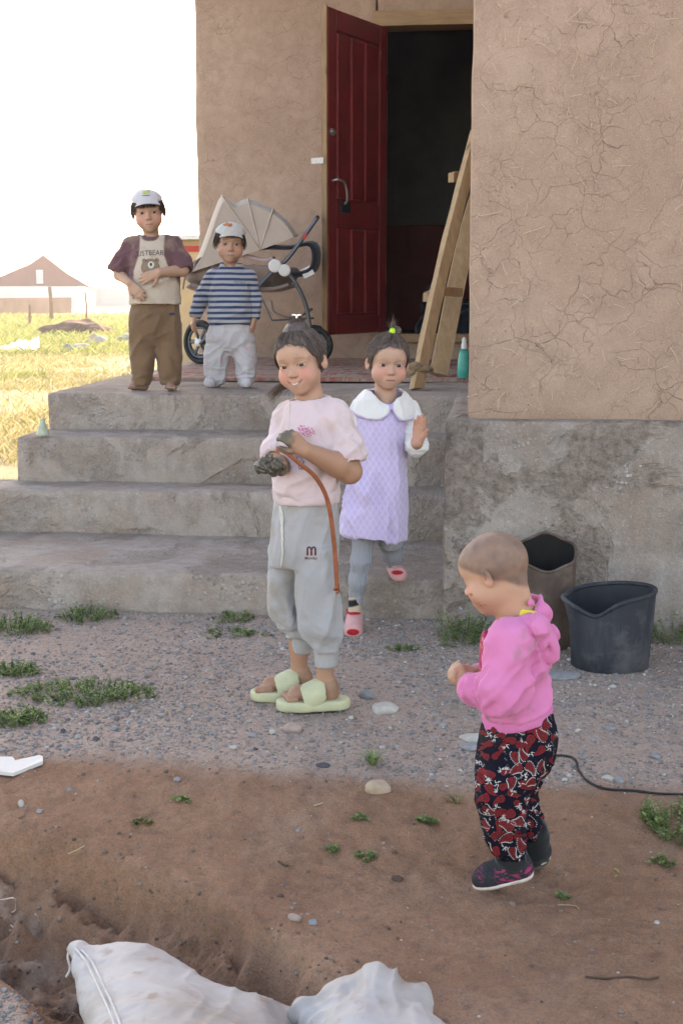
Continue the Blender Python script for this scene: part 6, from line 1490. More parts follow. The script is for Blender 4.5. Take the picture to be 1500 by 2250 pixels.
def sacks():
    z = -.155; A = onz(166, 2086, -.085); base = onz(420, 2260, -.2); root = empty('filled_sack', base, 'full white woven sack lying in the muddy ditch with a stitched end', 'sack')
    s = SDF(.006); B = onz(345, 2176, -.12); C_ = onz(560, 2262, -.115); E_ = onz(262, 2330, -.115); G_ = onz(470, 2420, -.10); T_ = onz(690, 2262, -.15)
    s.u(cone(A, B, .008, .030, ZU, .9), .03); s.u(cone(A, E_, .010, .034, ZU, .9), .03); s.u(cone(B, C_, .030, .030, ZU, .9), .05); s.u(cone(C_, T_, .036, .008), .05); s.u(cone(E_, G_, .05, .07), .05)
    for t in (.25, .5, .75): s.u(cone(A + (B - A) * (.35 + .6 * t), E_ + (G_ - E_) * t * .5, .026 + .02 * t, .042 + .015 * t), .06); s.u(cone(B + (C_ - B) * t, E_ + (G_ - E_) * t, .038, .058), .06)
    s.u(cone(B, G_, .042, .068), .06); s.u(cone(C_, G_, .038, .068), .06); s.u(cone(T_, G_, .02, .08), .06)
    s.field(); V, Fc = s.mesh(); V = smooth(V, Fc, 2); V = folds(V, vnormals(V, Fc), [(A, .14, B - A, 26, .004), (None, 0, C_ - A, 9, .005, .6), (None, 0, B - E_, 30, .003, .9), (T_, .2, T_ - B, 40, .006, .93)], 3); VF = (V, Fc); mesh_obj('bag', V, Fc, WOV.m, root, True)
    K = Kid.__new__(Kid); K.P = lambda x, y, w=0: onz(x, y, -.1); th = simple('seam_thread', (.58, .55, .53), .7)
    for dx in (0, 13):
        b = MB(); b.tube(spline(project(K, VF, [(166 + dx, 2084 + dx * .3), (187 + dx, 2110), (203 + dx, 2140), (222 + dx, 2180), (240 + dx, 2220), (256 + dx, 2262)], .0012), 6), .0026, 6); b.build('seam', th, root, True)
    b = MB(); p = A + np.array([-.004, 0, .0]); b.tube(spline([p + ZU * .012, p + np.array([-.010, -.004, -.012]), p + np.array([-.004, -.01, -.035]), p + np.array([-.012, -.014, -.052])], 4), .0028, 6); b.build('tie_string', th, root, True)
    s = SDF(.0045); L = onz(662, 2222, -.075); M_ = onz(745, 2196, -.045); Pk = onz(822, 2160, -.012); Rr = onz(915, 2186, -.018); Q = onz(790, 2300, -.06); Q2 = onz(925, 2300, -.045)
    s.u(cone(L, M_, .012, .020, ZU, .7), .02); s.u(cone(M_, Pk, .020, .018), .02); s.u(cone(Pk, Rr, .018, .016), .015); s.u(cone(Rr, Q2, .018, .03), .02); s.u(cone(Pk, Q, .022, .05), .03); s.u(cone(L, Q, .018, .05), .03); s.u(cone(M_, Q, .02, .05), .03); s.u(cone(Q, Q2, .05, .045), .03); s.u(cone(Pk, Q2, .022, .045), .025)
    sdf_thing('empty_sack', s, WOV.m, (Q[0], Q[1], -.15), 'crumpled grey-white empty sack beside the full sack', 'sack', [(Pk, .12, Q - Pk, 26, .011, .95), (Rr, .10, Q2 - Rr, 40, .008, .95), (L, .12, M_ - L, 34, .006, .93)], 7, 1)
sacks()
def litter():
    W = simple('white_board', (.56, .54, .52), .6, .12, 12, .1); pts = [(-40, 1668), (28, 1668), (34, 1675), (88, 1664), (95, 1668), (95, 1681), (30, 1697), (-40, 1690)]
    P = [onz(x, y, .012) for x, y in pts]; n = len(P); V = []
    for p in P: V.append((p[0], p[1], gz(p[0], p[1]) + .013))
    for p in P: V.append((p[0], p[1], gz(p[0], p[1]) + .004))
    f = [tuple(range(n)), tuple(range(2 * n - 1, n - 1, -1))] + [(i, n + i, n + (i + 1) % n, (i + 1) % n) for i in range(n)]
    o = mesh_obj('plastic_offcut', V, [g[::-1] for g in f], W, None, False, (P[0][0], P[0][1], 0)); tag(o, 'flat white plastic offcut lying where gravel meets mud', 'offcut')
    def cable(name, px, r, mat, label, cat, lift=0.0):
        pts = []
        for q in px:
            p = onz(q[0], q[1], 0)
            for _ in range(4): p = onz(q[0], q[1], gz(p[0], p[1]) + r)
            pts.append(p + ZU * (lift + (q[2] if len(q) > 2 else 0)))
        b = MB(); b.tube(spline(pts, 6), r, 6); tag(b.build(name, mat, None, True, pts[0]), label, cat)
    cable('cable', [(1200, 1662), (1235, 1660), (1262, 1668), (1270, 1692), (1290, 1716), (1330, 1733), (1390, 1737), (1450, 1744), (1540, 1746)], .0032, BLKR, 'thin black cable trailing over the gravel behind the toddler', 'cable')
    cable('twine', [(-30, 1985), (10, 1980), (32, 1978), (36, 1995), (28, 2008), (-20, 2018)], .0016, STR, 'short pale twine loop in the ditch mud, upper piece', 'twine', .004)
    cable('twine', [(-20, 2024), (15, 2030), (45, 2055), (70, 2068), (88, 2052), (90, 2030), (78, 2012)], .0016, STR, 'long pale twine hook curling over the ditch mud', 'twine', .004)
def twigs():
    T = simple('dark_twig', (.09, .055, .04), .9); G_ = simple('green_stem', (.30, .33, .10), .7); B_ = simple('straw_stem', (.48, .38, .22), .8)
    for px, r, mat, lab, cat in (([(1285, 2146), (1330, 2150), (1380, 2146), (1420, 2151), (1445, 2147)], .0022, T, 'dark crooked twig lying on bare mud', 'twig'), ([(1348, 1908), (1356, 1912), (1357, 1920), (1350, 1926)], .0016, G_, 'curled green stem on the mud behind the toddler', 'stem'), ([(1225, 1988), (1260, 1990), (1272, 1998)], .0013, B_, 'pale straw with a bent end on the mud', 'straw'), ([(612, 1892), (622, 1898), (632, 1903)], .003, T, 'curled dry leaf stalk on the trodden mud', 'leaf'), ([(690, 1770), (710, 1764)], .002, B_, 'short pale wood splinter on the mud', 'splinter'), ([(150, 1876), (172, 1866), (186, 1858)], .0013, B_, 'pale straw at the lip of the ditch', 'straw'), ([(860, 1712), (868, 1698), (880, 1690)], .0012, B_, 'thin straw beside the tan rock', 'straw')):
        pts = []
        for x, y in px:
            p = onz(x, y, 0)
            for _ in range(4): p = onz(x, y, gz(p[0], p[1]) + r)
            pts.append(p)
        b = MB(); b.tube(spline(pts, 4), r, 5); tag(b.build(cat if cat != 'stem' else 'green_twig', mat, None, True, pts[0]), lab, cat)
twigs()
BLKR = simple('black_cable', (.02, .02, .022), .6); STR = simple('pale_twine', (.52, .42, .38), .8); litter()

# ---- stones that can be told apart
def stone_mesh(seed, n=3, cut=9):
    bm = bmesh.new(); bmesh.ops.create_icosphere(bm, subdivisions=n, radius=1.0); V = np.array([v.co[:] for v in bm.verts]); f = [tuple(v.index for v in g.verts) for g in bm.faces]; bm.free()
    g = np.random.default_rng(seed); V = V * (1 + .25 * fbm(V + seed * 3.1, 1.1, 2, seed))[:, None]
    for _ in range(cut):                     # broken faces
        d = _n(g.normal(size=3)); o = g.uniform(.62, .9); k = np.maximum(V @ d - o, 0); V = V - k[:, None] * d * .85
    return V + .04 * np.stack([fbm(V, 3.2, 3, seed + k) for k in range(3)], 1), np.array(f)
def stone_mat(name, c, c2): 
    m = NT(name); n = m.noise(40, 5); return m.fin(m.mix(m.ramp(n, [(.3, 0.0), (.7, 1.0)]), c2, c), .85, m.bump(n, .25, .004), .25)
SM = {'grey': stone_mat('grey_stone', (.27, .265, .27), (.19, .185, .19)), 'dark': stone_mat('slate_stone', (.085, .085, .095), (.05, .05, .055)), 'pale': stone_mat('pale_stone', (.44, .41, .37), (.33, .30, .27)), 'tan': stone_mat('tan_stone', (.44, .34, .25), (.34, .25, .18)), 'pink': stone_mat('pinkish_stone', (.38, .29, .25), (.30, .21, .17)), 'blue': stone_mat('blue_grey_stone', (.235, .235, .24), (.165, .165, .172)), 'clod': stone_mat('earth_clod', (.10, .062, .045), (.065, .04, .03))}
ST = [(830, 1738, 62, 42, 'tan', 'large lumpy tan rock at the edge of the mud'), (840, 1566, 70, 30, 'pale', 'wide pale grey rock on the gravel beside the sandals'), (804, 1536, 36, 26, 'blue', 'rounded blue-grey stone touching the wide pale rock'), (640, 1612, 46, 32, 'pink', 'half buried beige stone in the gravel below the sandals'), (598, 1618, 17, 17, 'pale', 'small upright pale stone left of the half buried beige stone'), (553, 1624, 24, 12, 'grey', 'flat grey stone in the gravel near the upright pale stone'), (708, 1687, 32, 11, 'dark', 'thin flat black slate on the gravel'), (511, 1653, 22, 12, 'pale', 'oval whitish pebble near the edge of the mud'), (1042, 1632, 78, 17, 'pale', 'long flat pale stone just left of the toddler\'s knees'), (1036, 1650, 66, 15, 'grey', 'long flat grey stone under the long pale one'), (1336, 1712, 34, 16, 'pale', 'flat pale stone beside the black cable'), (1360, 1716, 24, 20, 'grey', 'angular grey stone touching the flat pale stone by the cable'), (645, 1973, 36, 20, 'pink', 'larger pinkish stone lying on the trodden mud'), (686, 1981, 25, 16, 'grey', 'rounded grey stone beside the pinkish stone on the mud'), (46, 1756, 18, 22, 'pale', 'upright pale stone on the mud below the white offcut'), (86, 1769, 18, 12, 'grey', 'flat grey stone near the upright pale stone on the mud'), (151, 1733, 15, 11, 'blue', 'round blue-grey pebble alone on the mud'), (389, 1715, 19, 15, 'grey', 'grey stone on the border of gravel and mud'), (138, 1609, 14, 12, 'dark', 'dark round pebble in the gravel beside the weeds'), (873, 1877, 30, 14, 'clod', 'dark clod of earth on the trodden mud'), (1051, 1879, 15, 20, 'grey', 'small grey stone on the mud behind the toddler\'s front shoe'), (1235, 1492, 84, 14, 'blue', 'long grey slab sunk in the gravel in front of the drum'), (655, 1797, 15, 10, 'blue', 'small bluish pebble on bare mud below the gravel'), (1445, 1982, 16, 9, 'pale', 'small white stone on bare mud away from the toddler'), (1030, 1415, 20, 12, 'pink', 'flat brownish stone in front of the weed by the plinth'), (970, 1600, 22, 14, 'grey', 'grey pebble in the gravel before the toddler'), (1340, 1605, 34, 14, 'blue', 'flat bluish stone in the gravel behind the toddler'), (1440, 1660, 30, 16, 'blue', 'broad bluish stone in the gravel past the cable'), (560, 1652, 14, 9, 'dark', 'small black pebble near the oval whitish one'), (210, 1636, 18, 12, 'dark', 'dark stone beside a pale one at the edge of the gravel'), (118, 1600, 12, 8, 'pale', 'tiny pale pebble by the weed patch'), (770, 1582, 14, 10, 'pale', 'small pale stone just under the sandal heel')]
for k, (x, y, w, h, cl, lab) in enumerate(ST):
    p = onz(x, y, 0); p[2] = gz(p[0], p[1]); D = float(p @ FH); s = D / F; rx = w * s * .5; rz = max(h * s * .55, rx * .3) * .95; V, f = stone_mesh(k + 3)
    o = mesh_obj('stone', V * [rx, rx * .8, rz] + [p[0], p[1] + rx * .5, p[2] + rz * .35], f, SM[cl], None, True, (p[0], p[1] + rx * .5, p[2])); tag(o, lab, 'clod' if cl == 'clod' else 'stone')
def scatter(name, n, place, size, seed, parent=None, pal=None, label=None, flat=.6, mat=None, kind='stuff', k=1):
    g = np.random.default_rng(seed); base = [stone_mesh(60 + i, k, 4) for i in range(6)]; VV = []; FF = []; CC = []; off = 0
    for i in range(n):
        p = place(g)
        if p is None: continue
        V, f = base[i % 6]; r = size(g); a = g.uniform(0, 6.28); c, s_ = math.cos(a), math.sin(a); S = V * [r, r * g.uniform(.6, .95), r * flat * g.uniform(.6, 1.2)]
        S = np.stack([S[:, 0] * c - S[:, 1] * s_, S[:, 0] * s_ + S[:, 1] * c, S[:, 2]], 1); VV.append(S + [p[0], p[1], p[2] + r * flat * .25]); FF.append(f + off); off += len(V); CC.append(np.tile(np.array(pal[g.integers(len(pal))]) * g.uniform(.75, 1.2), (len(V), 1)))
    m = mat or PEBM; o = mesh_obj(name, np.concatenate(VV), np.concatenate(FF), m, parent, False, None, np.concatenate(CC)); tag(o, label, None, None, kind); return o
PEBM = (lambda m: m.fin(m.mix(m.ramp(m.noise(220, 3), [(.4, .35), (.6, 0.0)]), m.attr('Col').outputs['Color'], (.14, .12, .11)), .88, None, .25))(NT('pebbles'))
PAL = [(.22, .215, .22), (.27, .255, .245), (.15, .148, .155), (.32, .29, .265), (.42, .40, .37), (.24, .185, .155), (.20, .20, .205), (.30, .235, .20)]
def batch(n, x0, x1, y0, y1, seed, keep):
    g = np.random.default_rng(seed); x = g.uniform(x0, x1, n); y = g.uniform(y0, y1, n); m = keep(g, x, y); x, y = x[m], y[m]; return list(zip(x, y, gzv(x, y)))
def strew(name, pts, size, seed, pal, label, flat=.6):
    it = iter(pts); return scatter(name, len(pts), lambda g: next(it), size, seed, None, pal, label, flat)
def k_gravel(g, x, y):
    P3 = np.stack([x, y, x * 0], -1); return (brown_mask(x, y) < g.uniform(0, .8, len(x))) & (fbm(P3, 2.2, 3, 91) > g.uniform(-.6, .3, len(x))) & ~((x > -.17) & (y > 4.78)) & ~((x < -.14) & (y > 4.86))
strew('gravel', batch(56000, -2.1, 1.4, 3.02, 4.88, 5, k_gravel), lambda g: min(.0014 + .0026 * abs(g.normal()) + (.006 if g.random() < .035 else 0), .015), 5, PAL, 'loose grey gravel strewn over the yard')
def k_mud(g, x, y):
    P = np.stack([x, y], -1); e = signdist(P, EDGE); n = signdist(P, NEAR); return ((e > -.02) & (n < .05)) | (g.random(len(x)) < .10)
MUDP = [(.15, .095, .07), (.19, .13, .10), (.11, .072, .054), (.22, .16, .125), (.16, .10, .072)]
strew('mud_crumbs', batch(5200, -1.5, 1.2, 1.95, 3.3, 8, k_mud), lambda g: min(.0016 + .0030 * abs(g.normal()), .013), 8, MUDP, 'dark crumbs of earth in the ditch and on the mud', .7)
strew('grit', batch(900, -1.5, 1.3, 2.0, 3.3, 9, lambda g, x, y: x > -9), lambda g: .0010 + .0018 * abs(g.normal()), 9, PAL, 'scattered pale grit on the brown mud')
strew('gravel', batch(2500, -1.2, -.6, 1.95, 2.42, 10, lambda g, x, y: signdist(np.stack([x, y], -1), NEAR) > .05 + .05 * (y > 2.36)), lambda g: .0018 + .003 * abs(g.normal()), 10, PAL, 'patch of pale gravel beside the full sack')

# ---- weeds
LEAF = NT('weed_leaf'); LEAF.fin(LEAF.attr('Col').outputs['Color'], .65, None, .3)
tl = LEAF.n('BsdfTranslucent', {'Color': LEAF.attr('Col').outputs['Color']}); mx = LEAF.n('MixShader', {0: .5}); LEAF.t.links.new(LEAF.b.outputs[0], mx.inputs[1]); LEAF.t.links.new(tl.outputs[0], mx.inputs[2]); LEAF.t.links.new(mx.outputs[0], LEAF.out.inputs[0])
GREENS = [(.15, .23, .075), (.19, .28, .10), (.24, .32, .13), (.12, .18, .065), (.28, .34, .17)]
def leafblade(v, f, C, p, d, n, L, w, col):
    s = _n(np.cross(d, n)); k = len(v); m1 = p + d * L * .45 + n * L * .10; e = p + d * L + n * L * .02
    v += [p, m1 - s * w + n * w * .35, m1, m1 + s * w + n * w * .35, e]; f += [(k, k + 2, k + 1), (k, k + 3, k + 2), (k + 1, k + 2, k + 4), (k + 2, k + 3, k + 4)]; C += [col] * 5
def weed(name, x, y, rpx, hpx, n, kind, label, seed, pal=GREENS, cat='weed', D0=None, flowers=0):
    g = np.random.default_rng(seed); p0 = onz(x, y, 0); p0[2] = gz(p0[0], p0[1]); s = float(p0 @ FH) / F; Rr = rpx * s; Hh = hpx * s; v = []; f = []; C = []
    root = empty(name, p0, label, cat); stems = MB()
    for i in range(n):
        a = g.uniform(0, 6.28); r = Rr * math.sqrt(g.random()) * (.55 + .9 * vnoise(np.array([[math.cos(a) * 1.6, math.sin(a) * 1.6, seed * .7]]), seed)[0])
        if kind == 'mat' and g.random() < .12: r = r * g.uniform(1.1, 1.6)
        if kind == 'tuft':
            b = p0 + np.array([math.cos(a), math.sin(a), 0]) * Rr * .18 * g.random(); lean = g.uniform(.3, 1.2); d = _n(np.array([math.cos(a) * lean, math.sin(a) * lean, 1])); L = Hh * g.uniform(.6, 1.2); col = np.array(pal[g.integers(len(pal))]) * g.uniform(.8, 1.3)
            k = len(v); w = .0016; sd_ = _n(np.cross(d, ZU)) * w; q1 = b + d * L * .6; q2 = b + d * L * .95 + np.array([math.cos(a), math.sin(a), -.35]) * L * .28
            v += [b - sd_, b + sd_, q1 - sd_, q1 + sd_, q2]; f += [(k, k + 1, k + 3, k + 2), (k + 2, k + 3, k + 4)]; C += [col] * 5; continue
        q = p0 + np.array([math.cos(a) * r, math.sin(a) * r * (.6 if kind == 'mat' else 1), 0]); q[2] = gz(q[0], q[1]) + .002
        t = 1 - (r / Rr) ** 2; hh = Hh * g.uniform(.3, 1.0) * (.4 + .6 * t); tip = q + np.array([math.cos(a) * hh * .5, math.sin(a) * hh * .5, hh]); stems.tube([q, (q + tip) / 2 + g.normal(size=3) * hh * .06, tip], [.0012, .001, .0006], 3, False)
        nl = 11 if kind == 'mat' else 13; colb = np.array(pal[g.integers(len(pal))])
        for j in range(nl):
            tt = (j + 1) / nl; b = q + (tip - q) * tt; aa = g.uniform(0, 6.28) if kind == 'mat' else (a + (1.4 if j % 2 else -1.4) + g.normal() * .25); d = _n(np.array([math.cos(aa), math.sin(aa), g.uniform(-.1, .6)])); L = (.0085 if kind == 'mat' else .013) * g.uniform(.7, 1.5); leafblade(v, f, C, b, d, _n(ZU + g.normal(size=3) * .35), L, L * (.36 if kind == 'mat' else .24), colb * g.uniform(.7, 1.35))
    o = mesh_obj('leaves', v, f, LEAF.m, root, False, None, np.array(C)); o['kind'] = 'stuff'
    if stems.v: o = stems.build('stems', STEM, root); o['kind'] = 'stuff'
    for i in range(flowers):
        c = p0 + np.array([g.normal() * Rr * .3, -Rr * .35, Hh * g.uniform(.85, 1.05)]); b = MB()
        for j in range(7): d = _n(g.normal(size=3) + [0, 0, .6]); b.tube([c, c + d * .008], [.003, .0012], 5)
        b.build('flower', FLO, root, True)
STEM = simple('weed_stem', (.09, .11, .05), .7); FLO = simple('mauve_flower', (.42, .36, .55), .7); DRY = [(.24, .21, .09), (.16, .17, .07), (.30, .26, .13)]
for k, a in enumerate([('vetch_plant', 1022, 1405, 62, 85, 60, 'fern', 'feathery green plant with a mauve flower at the plinth corner'), ('vetch_plant', 1478, 1408, 52, 85, 46, 'fern', 'feathery green plant growing behind the rubber bucket'), ('vetch_plant', 1480, 1800, 62, 85, 60, 'fern', 'sprawling green plant by the end of the black cable'), ('vetch_plant', 1452, 1862, 26, 18, 14, 'mat', 'low creeping sprig below the sprawling plant'),
        ('weed', 30, 1385, 80, 44, 150, 'mat', 'broad green weed patch against the lowest step'), ('weed', 195, 1362, 60, 34, 90, 'mat', 'narrow green weed patch along the foot of the lowest step'), ('weed', 510, 1396, 62, 20, 40, 'mat', 'thin weed patch below the leaf leaning on the step'), ('weed', 515, 1366, 36, 24, 26, 'fern', 'small dark leafy sprig leaning on the lowest step'), ('weed', 190, 1530, 145, 34, 240, 'mat', 'long green weed mat stretched over the gravel'), ('weed', 30, 1480, 60, 30, 90, 'mat', 'green weed patch between the step weeds and the long mat'), ('weed', 35, 1585, 70, 34, 120, 'mat', 'green weed patch just above the white offcut'), ('weed', 885, 1428, 40, 14, 26, 'mat', 'faint low weeds in the gravel before the lilac girl'),
        ('grass_tuft', 820, 1682, 30, 44, 60, 'tuft', 'spiky grass tuft above the tan rock'), ('grass_tuft', 1003, 1752, 34, 30, 22, 'tuft', 'dry yellow grass tuft beside the toddler\'s shin'), ('weed', 785, 1782, 20, 12, 10, 'mat', 'small pale green sprig below the tan rock'), ('weed', 940, 1788, 30, 14, 18, 'mat', 'flat green sprig left of the toddler\'s trousers'), ('weed', 806, 1840, 24, 12, 14, 'mat', 'small grey-green rosette on bare mud'), ('weed', 730, 1825, 18, 8, 7, 'mat', 'tiny green sprig next to the grey-green rosette'), ('weed', 315, 1784, 20, 10, 12, 'mat', 'green sprig on dry roots on the mud'), ('weed', 398, 1752, 17, 8, 10, 'mat', 'tiny green sprig just inside the mud border'), ('weed', 1235, 1924, 13, 10, 8, 'mat', 'tiny grey-green sprig behind the toddler\'s heel')]):
    nm, x, y, r, h, n, kd, lab = a; weed(nm, x, y, r, h, n, kd, lab, 100 + k, DRY if 'dry' in lab else GREENS, 'grass' if 'tuft' in nm else 'weed', flowers=1 if 'mauve' in lab else 0)

# broken aggregate showing at the foot of the third riser
g_ = np.random.default_rng(17); xs_ = g_.uniform(-1.75, -.3, 900); zs_ = Z2 + .012 + np.abs(g_.normal(0, .035, 900)); keep_ = (fbm(np.stack([xs_, zs_ * 0, zs_ * 0], -1), 2.4, 2, 6) > -.15) & (zs_ < Z2 + .1)
o_ = strew('aggregate', list(zip(xs_[keep_], np.full(keep_.sum(), Y3 + .012), zs_[keep_])), lambda g: .003 + .004 * abs(g.normal()), 18, PAL, None, .8); o_.parent = steps; o_.matrix_parent_inverse = Matrix.Translation(-steps.location)
# ================================================================== the field and what stands beyond
def field_grass():
    g = np.random.default_rng(12); v = []; f = []; C = []; pal = [(.33, .285, .155), (.38, .33, .19), (.30, .27, .13), (.25, .25, .115), (.40, .35, .22)]
    pg = [(.19, .24, .09), (.24, .27, .11), (.31, .30, .14)]
    N = 34000; Ds = 9.5 * (7.5 ** (g.random(N) ** .85)); pxs = g.uniform(-30, 445, N); XY = np.array([ond(a, 700, d)[:2] for a, d in zip(pxs, Ds)]); PN = fbm(np.concatenate([XY, XY[:, :1] * 0], 1), .28, 2, 4); ZZ = gzv(XY[:, 0], XY[:, 1])
    for i in range(N):
        D = Ds[i]; x, y = XY[i]; pn = PN[i]
        if (x > -2.45 and y < 15.9) or y < 8.5: continue
        green = pn > .16 or (D > 30 and g.random() < .45)
        if pn < -.2 and g.random() < .75: continue
        h = (.025 + .055 * g.random()) * (1.5 if green else 1) * (1 + D / 50); w = .0022 * (1 + D / 9); a = g.uniform(0, 6.28); z = ZZ[i]; col = np.array((pg if green else pal)[g.integers(3 if green else 5)]) * g.uniform(.75, 1.25)
        d = np.array([math.cos(a), math.sin(a), 0]); b = np.array([x, y, z]); k = len(v); l = g.normal(size=2) * .6 * h
        v += [b - d * w, b + d * w, b + np.array([l[0] * .4, l[1] * .4, h * .6]) + d * w * .7, b + np.array([l[0], l[1], h])]; f += [(k, k + 1, k + 2), (k, k + 2, k + 3)]; C += [col] * 4
    tag(mesh_obj('field_grass', v, f, LEAF.m, None, False, None, np.array(C)), 'dry yellow and green grass of the open field', None, None, 'stuff')
field_grass()
def far():
    def G(px, D, z=0.0): p = ond(px, 700, D); return np.array([p[0], p[1], z])
    ROOFM = simple('maroon_sheet', (.16, .045, .045), .6, .2, .5, .1); WALLW = simple('whitewash', (.60, .58, .58), .9, .12, .5); FR = simple('window_white', (.7, .7, .7), .5)
    D = 118.0; s = D / F; ax = RT; back = FH; c = G(95, D); root = empty('far_house', c, 'far house with maroon gable roof and a small white window', 'house')
    def wpt(px, py, w=0): return ond(px, py, D - w)
    ap, el, er = wpt(95, 560), wpt(-120, 628), wpt(196, 630); ml, mr = wpt(60, 580), wpt(140, 592)
    prof = [wpt(-125, 628), wpt(0, 608), wpt(66, 580), ap, wpt(150, 602), wpt(198, 630)]; n = len(prof); V = prof + [p + back * 9 for p in prof]
    f = [tuple(range(n))[::-1], tuple(range(n, 2 * n))] + [(i, i + 1, n + i + 1, n + i) for i in range(n - 1)] + [(n - 1, 0, n, 2 * n - 1)]; mesh_obj('roof', V, f, ROOFM, root, False)
    lo, hi = wpt(-115, 629.5), wpt(190, 629.5); b = MB(); mid = (lo + hi) / 2; hz = (mid[2] + .6) / 2; b.box((mid[0], mid[1], mid[2] - hz), (np.linalg.norm(hi - lo) / 2, 4.2, hz - .01), np.stack([RT, FH, ZU], 1) ); o = b.build('wall', WALLW, root); 
    wn_ = MB(); w0 = wpt(88, 608, .12); wn_.box(w0, (7 * s, .06, 14.5 * s), np.stack([RT, FH, ZU], 1)); win = wn_.build('window', FR, root); b = MB(); 
    for q in (-1, 1): 
        b = MB(); b.box(w0 - FH * .07 + RT * q * 3.2 * s, (2.6 * s, .02, 12.5 * s), np.stack([RT, FH, ZU], 1)); b.build('pane', simple('pane_glass', (.45, .48, .5), .2), win)
    b = MB(); w0 = wpt(85, 640, .3); b.box(w0, (2.5 * s, .05, 8 * s), np.stack([RT, FH, ZU], 1)); b.build('door', simple('grey_door', (.3, .3, .32), .6), root)
    def fence(name, x0, x1, D1, D2, top, base_z, th, mat, label, cat, panel=False):
        a, e = G(x0, D1), G(x1, D2); d = _n(e - a); nrm = np.cross(ZU, d); L = np.linalg.norm(e - a); rt_ = empty(name, (a + e) / 2, label, cat); k = max(1, int(L / 3)) if panel else 1
        for i in range(k):
            c0 = a + d * L * (i + .5) / k; b = MB(); b.box((c0[0], c0[1], (top + base_z) / 2), (L / k / 2 - .02, th, (top - base_z) / 2), np.stack([d, nrm, ZU], 1)); b.build('panel' if panel else 'wall', mat, rt_)
    fence('mud_wall', -40, 152, 72, 84, .95, -.1, .2, simple('far_mud', (.30, .20, .16), .95, .3, .6), 'low brown mud wall across the field before the far house', 'wall')
    fence('sheet_fence', 152, 470, 130, 140, 1.75, -.2, .06, simple('pale_sheet', (.56, .55, .56), .8, .1, .3), 'long pale panel fence beyond the field', 'fence', True)
    PO = wood('post_wood', (.22, .13, .08), (.30, .19, .12))
    for px, D_, h, r, lab in ((64, 47, .80, .05, 'short thin fence post leaning in the field'), (113, 60, 1.5, .10, 'tall thick fence post in the field'), (190, 62, 1.25, .045, 'thin tall fence post behind the earth mound')):
        p = G(px, D_); z = gz(p[0], p[1]); b = MB(); b.tube([p + ZU * (z - .1), p + ZU * (z + h * .5) + RT * .03, p + ZU * (z + h) + RT * (.05 if h < 1 else -.02)], [r, r * .9, r * .75], 8); tag(b.build('fence_post', PO, None, True, (p[0], p[1], z)), lab, 'post', 'posts in the field')
    s_ = SDF(.05); p = G(155, 40); 
    for px, w, h, r in ((150, 0, .28, 1.0), (185, .2, .32, .8), (110, -.2, .18, .8), (215, 0, .22, .55), (165, .5, .25, .9)): q = G(px, 40 + w); s_.u(ell((q[0], q[1], -.02), (r * .62, .8, h + .14)), .15)
    sdf_thing('earth_mound', s_, simple('dug_earth', (.17, .10, .075), .95, .35, 5, .5, .03), (p[0], p[1], 0), 'low mound of dug brown earth in the field', 'mound', [(None, 0, RT, 3, .05, .2)], 3)
    TB = simple('black_sheeting', (.03, .032, .035), .35, .3, 6, .1); nu, nv = 26, 10; V = []
    for i in range(nu):
        for j in range(nv):
            px = -60 + 145 * i / (nu - 1); D_ = 27.5 + 2.2 * j / (nv - 1); q = G(px, D_); t = j / (nv - 1); h = .04 + .13 * math.exp(-((px - 45) / 22) ** 2) * t + .20 * math.exp(-((px - 84) / 16) ** 2) * t + .05 * abs(math.sin(px * .2 + t * 3)); V.append((q[0], q[1], gz(q[0], q[1]) + h))
    V = np.array(V); f = grid_faces(nu, nv); k = len(V); tag(mesh_obj('tarpaulin', np.concatenate([V, V - [0, 0, .02]]), np.concatenate([f[:, ::-1], f + k]), TB, None, True, V[0]), 'crumpled black sheeting lying in the field grass', 'sheeting')
    fs = [(150, 768, 24, 20, 'grey'), (178, 766, 44, 22, 'pale'), (192, 756, 30, 16, 'grey'), (205, 748, 30, 24, 'tan'), (222, 752, 34, 22, 'pale'), (246, 752, 22, 12, 'pale'), (262, 748, 24, 16, 'grey'), (282, 746, 30, 22, 'pale'), (118, 772, 22, 10, 'grey'), (240, 742, 18, 10, 'grey')]
    for k, (x, y, w, h, cl) in enumerate(fs):
        p = onz(x, y + h * .3, 0); z = gz(p[0], p[1]); s2 = float(p @ FH) / F; V, f = stone_mesh(k + 33); o = mesh_obj('boulder', V * [w * s2 * .5, w * s2 * .45, h * s2 * .6] + [p[0], p[1], z + h * s2 * .3], f, SM[cl], None, True, (p[0], p[1], z)); tag(o, {'grey': 'dull grey', 'pale': 'whitish', 'tan': 'single tan'}[cl] + ' stone in the row lying across the dry field grass', 'stone', 'row of stones in the field')
    # sunlit outbuilding just past the house corner
    Y = 21.0; a = ony(385, 600, Y); root = empty('outbuilding', (a[0] + .4, Y, 0), 'sunlit ochre outbuilding with a red stripe past the house corner', 'building'); OC = simple('ochre_plaster', (.46, .34, .20), .9, .2, 2)
    zt = ony(400, 528, Y)[2]; x0, x1 = ony(384, 600, Y)[0], ony(470, 600, Y)[0]
    b = MB(); b.box(((x0 + x1) / 2, Y + 1, zt / 2 - .05), ((x1 - x0) / 2, 1.0, zt / 2 + .05)); b.build('wall', OC, root)
    b = MB(); b.box(((x0 + x1) / 2, Y - .015, zt - .13), ((x1 - x0) / 2 - .02, .012, .045)); b.build('stripe', simple('red_stripe', (.45, .03, .03), .6), root); b = MB(); b.box(((x0 + x1) / 2, Y + .9, zt + .035), ((x1 - x0) / 2 + .08, 1.15, .03)); b.build('roof', simple('zinc_edge', (.5, .5, .5), .4, metallic=.5), root)
far()

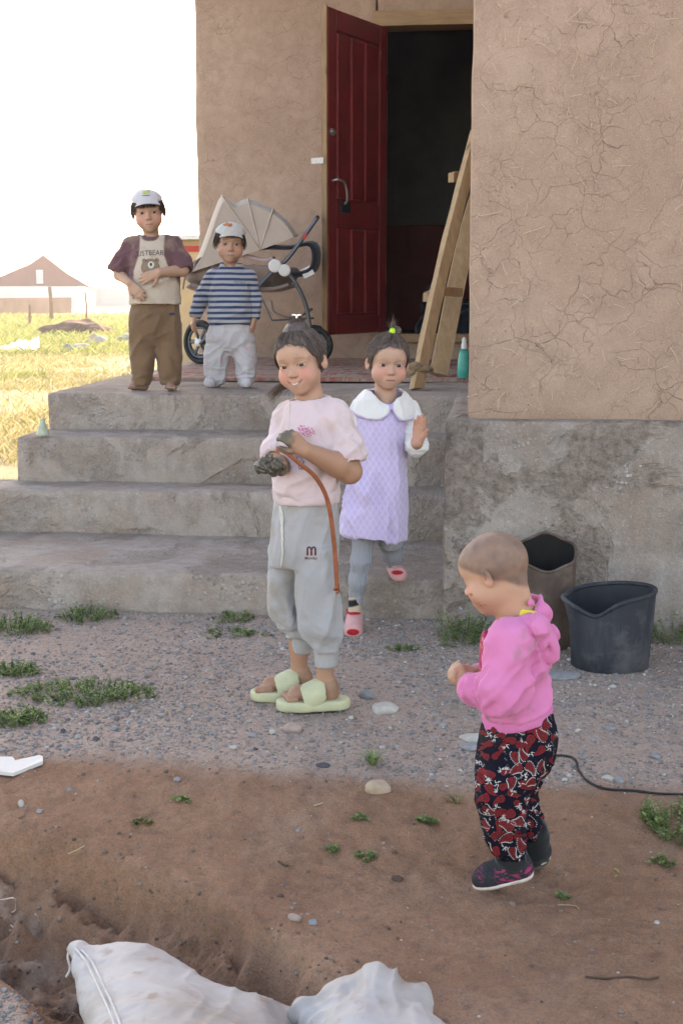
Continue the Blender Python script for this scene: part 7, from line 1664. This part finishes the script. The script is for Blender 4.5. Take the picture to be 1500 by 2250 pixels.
def haze():
    m = NT('haze_air'); m.t.nodes.remove(m.b); v = m.n('VolumePrincipled', {'Color': (.94, .96, 1, 1), 'Density': HAZE, 'Anisotropy': .35}); m.t.links.new(v.outputs[0], m.out.inputs['Volume'])  # even thin volume that pales distant things
    b = MB(); b.box((0, 175, 3.5), (300, 280, 4.9)); tag(b.build('haze', m.m), 'thin pale haze hanging over the yard and field', None, None, 'stuff')
HAZE = .0010
haze()
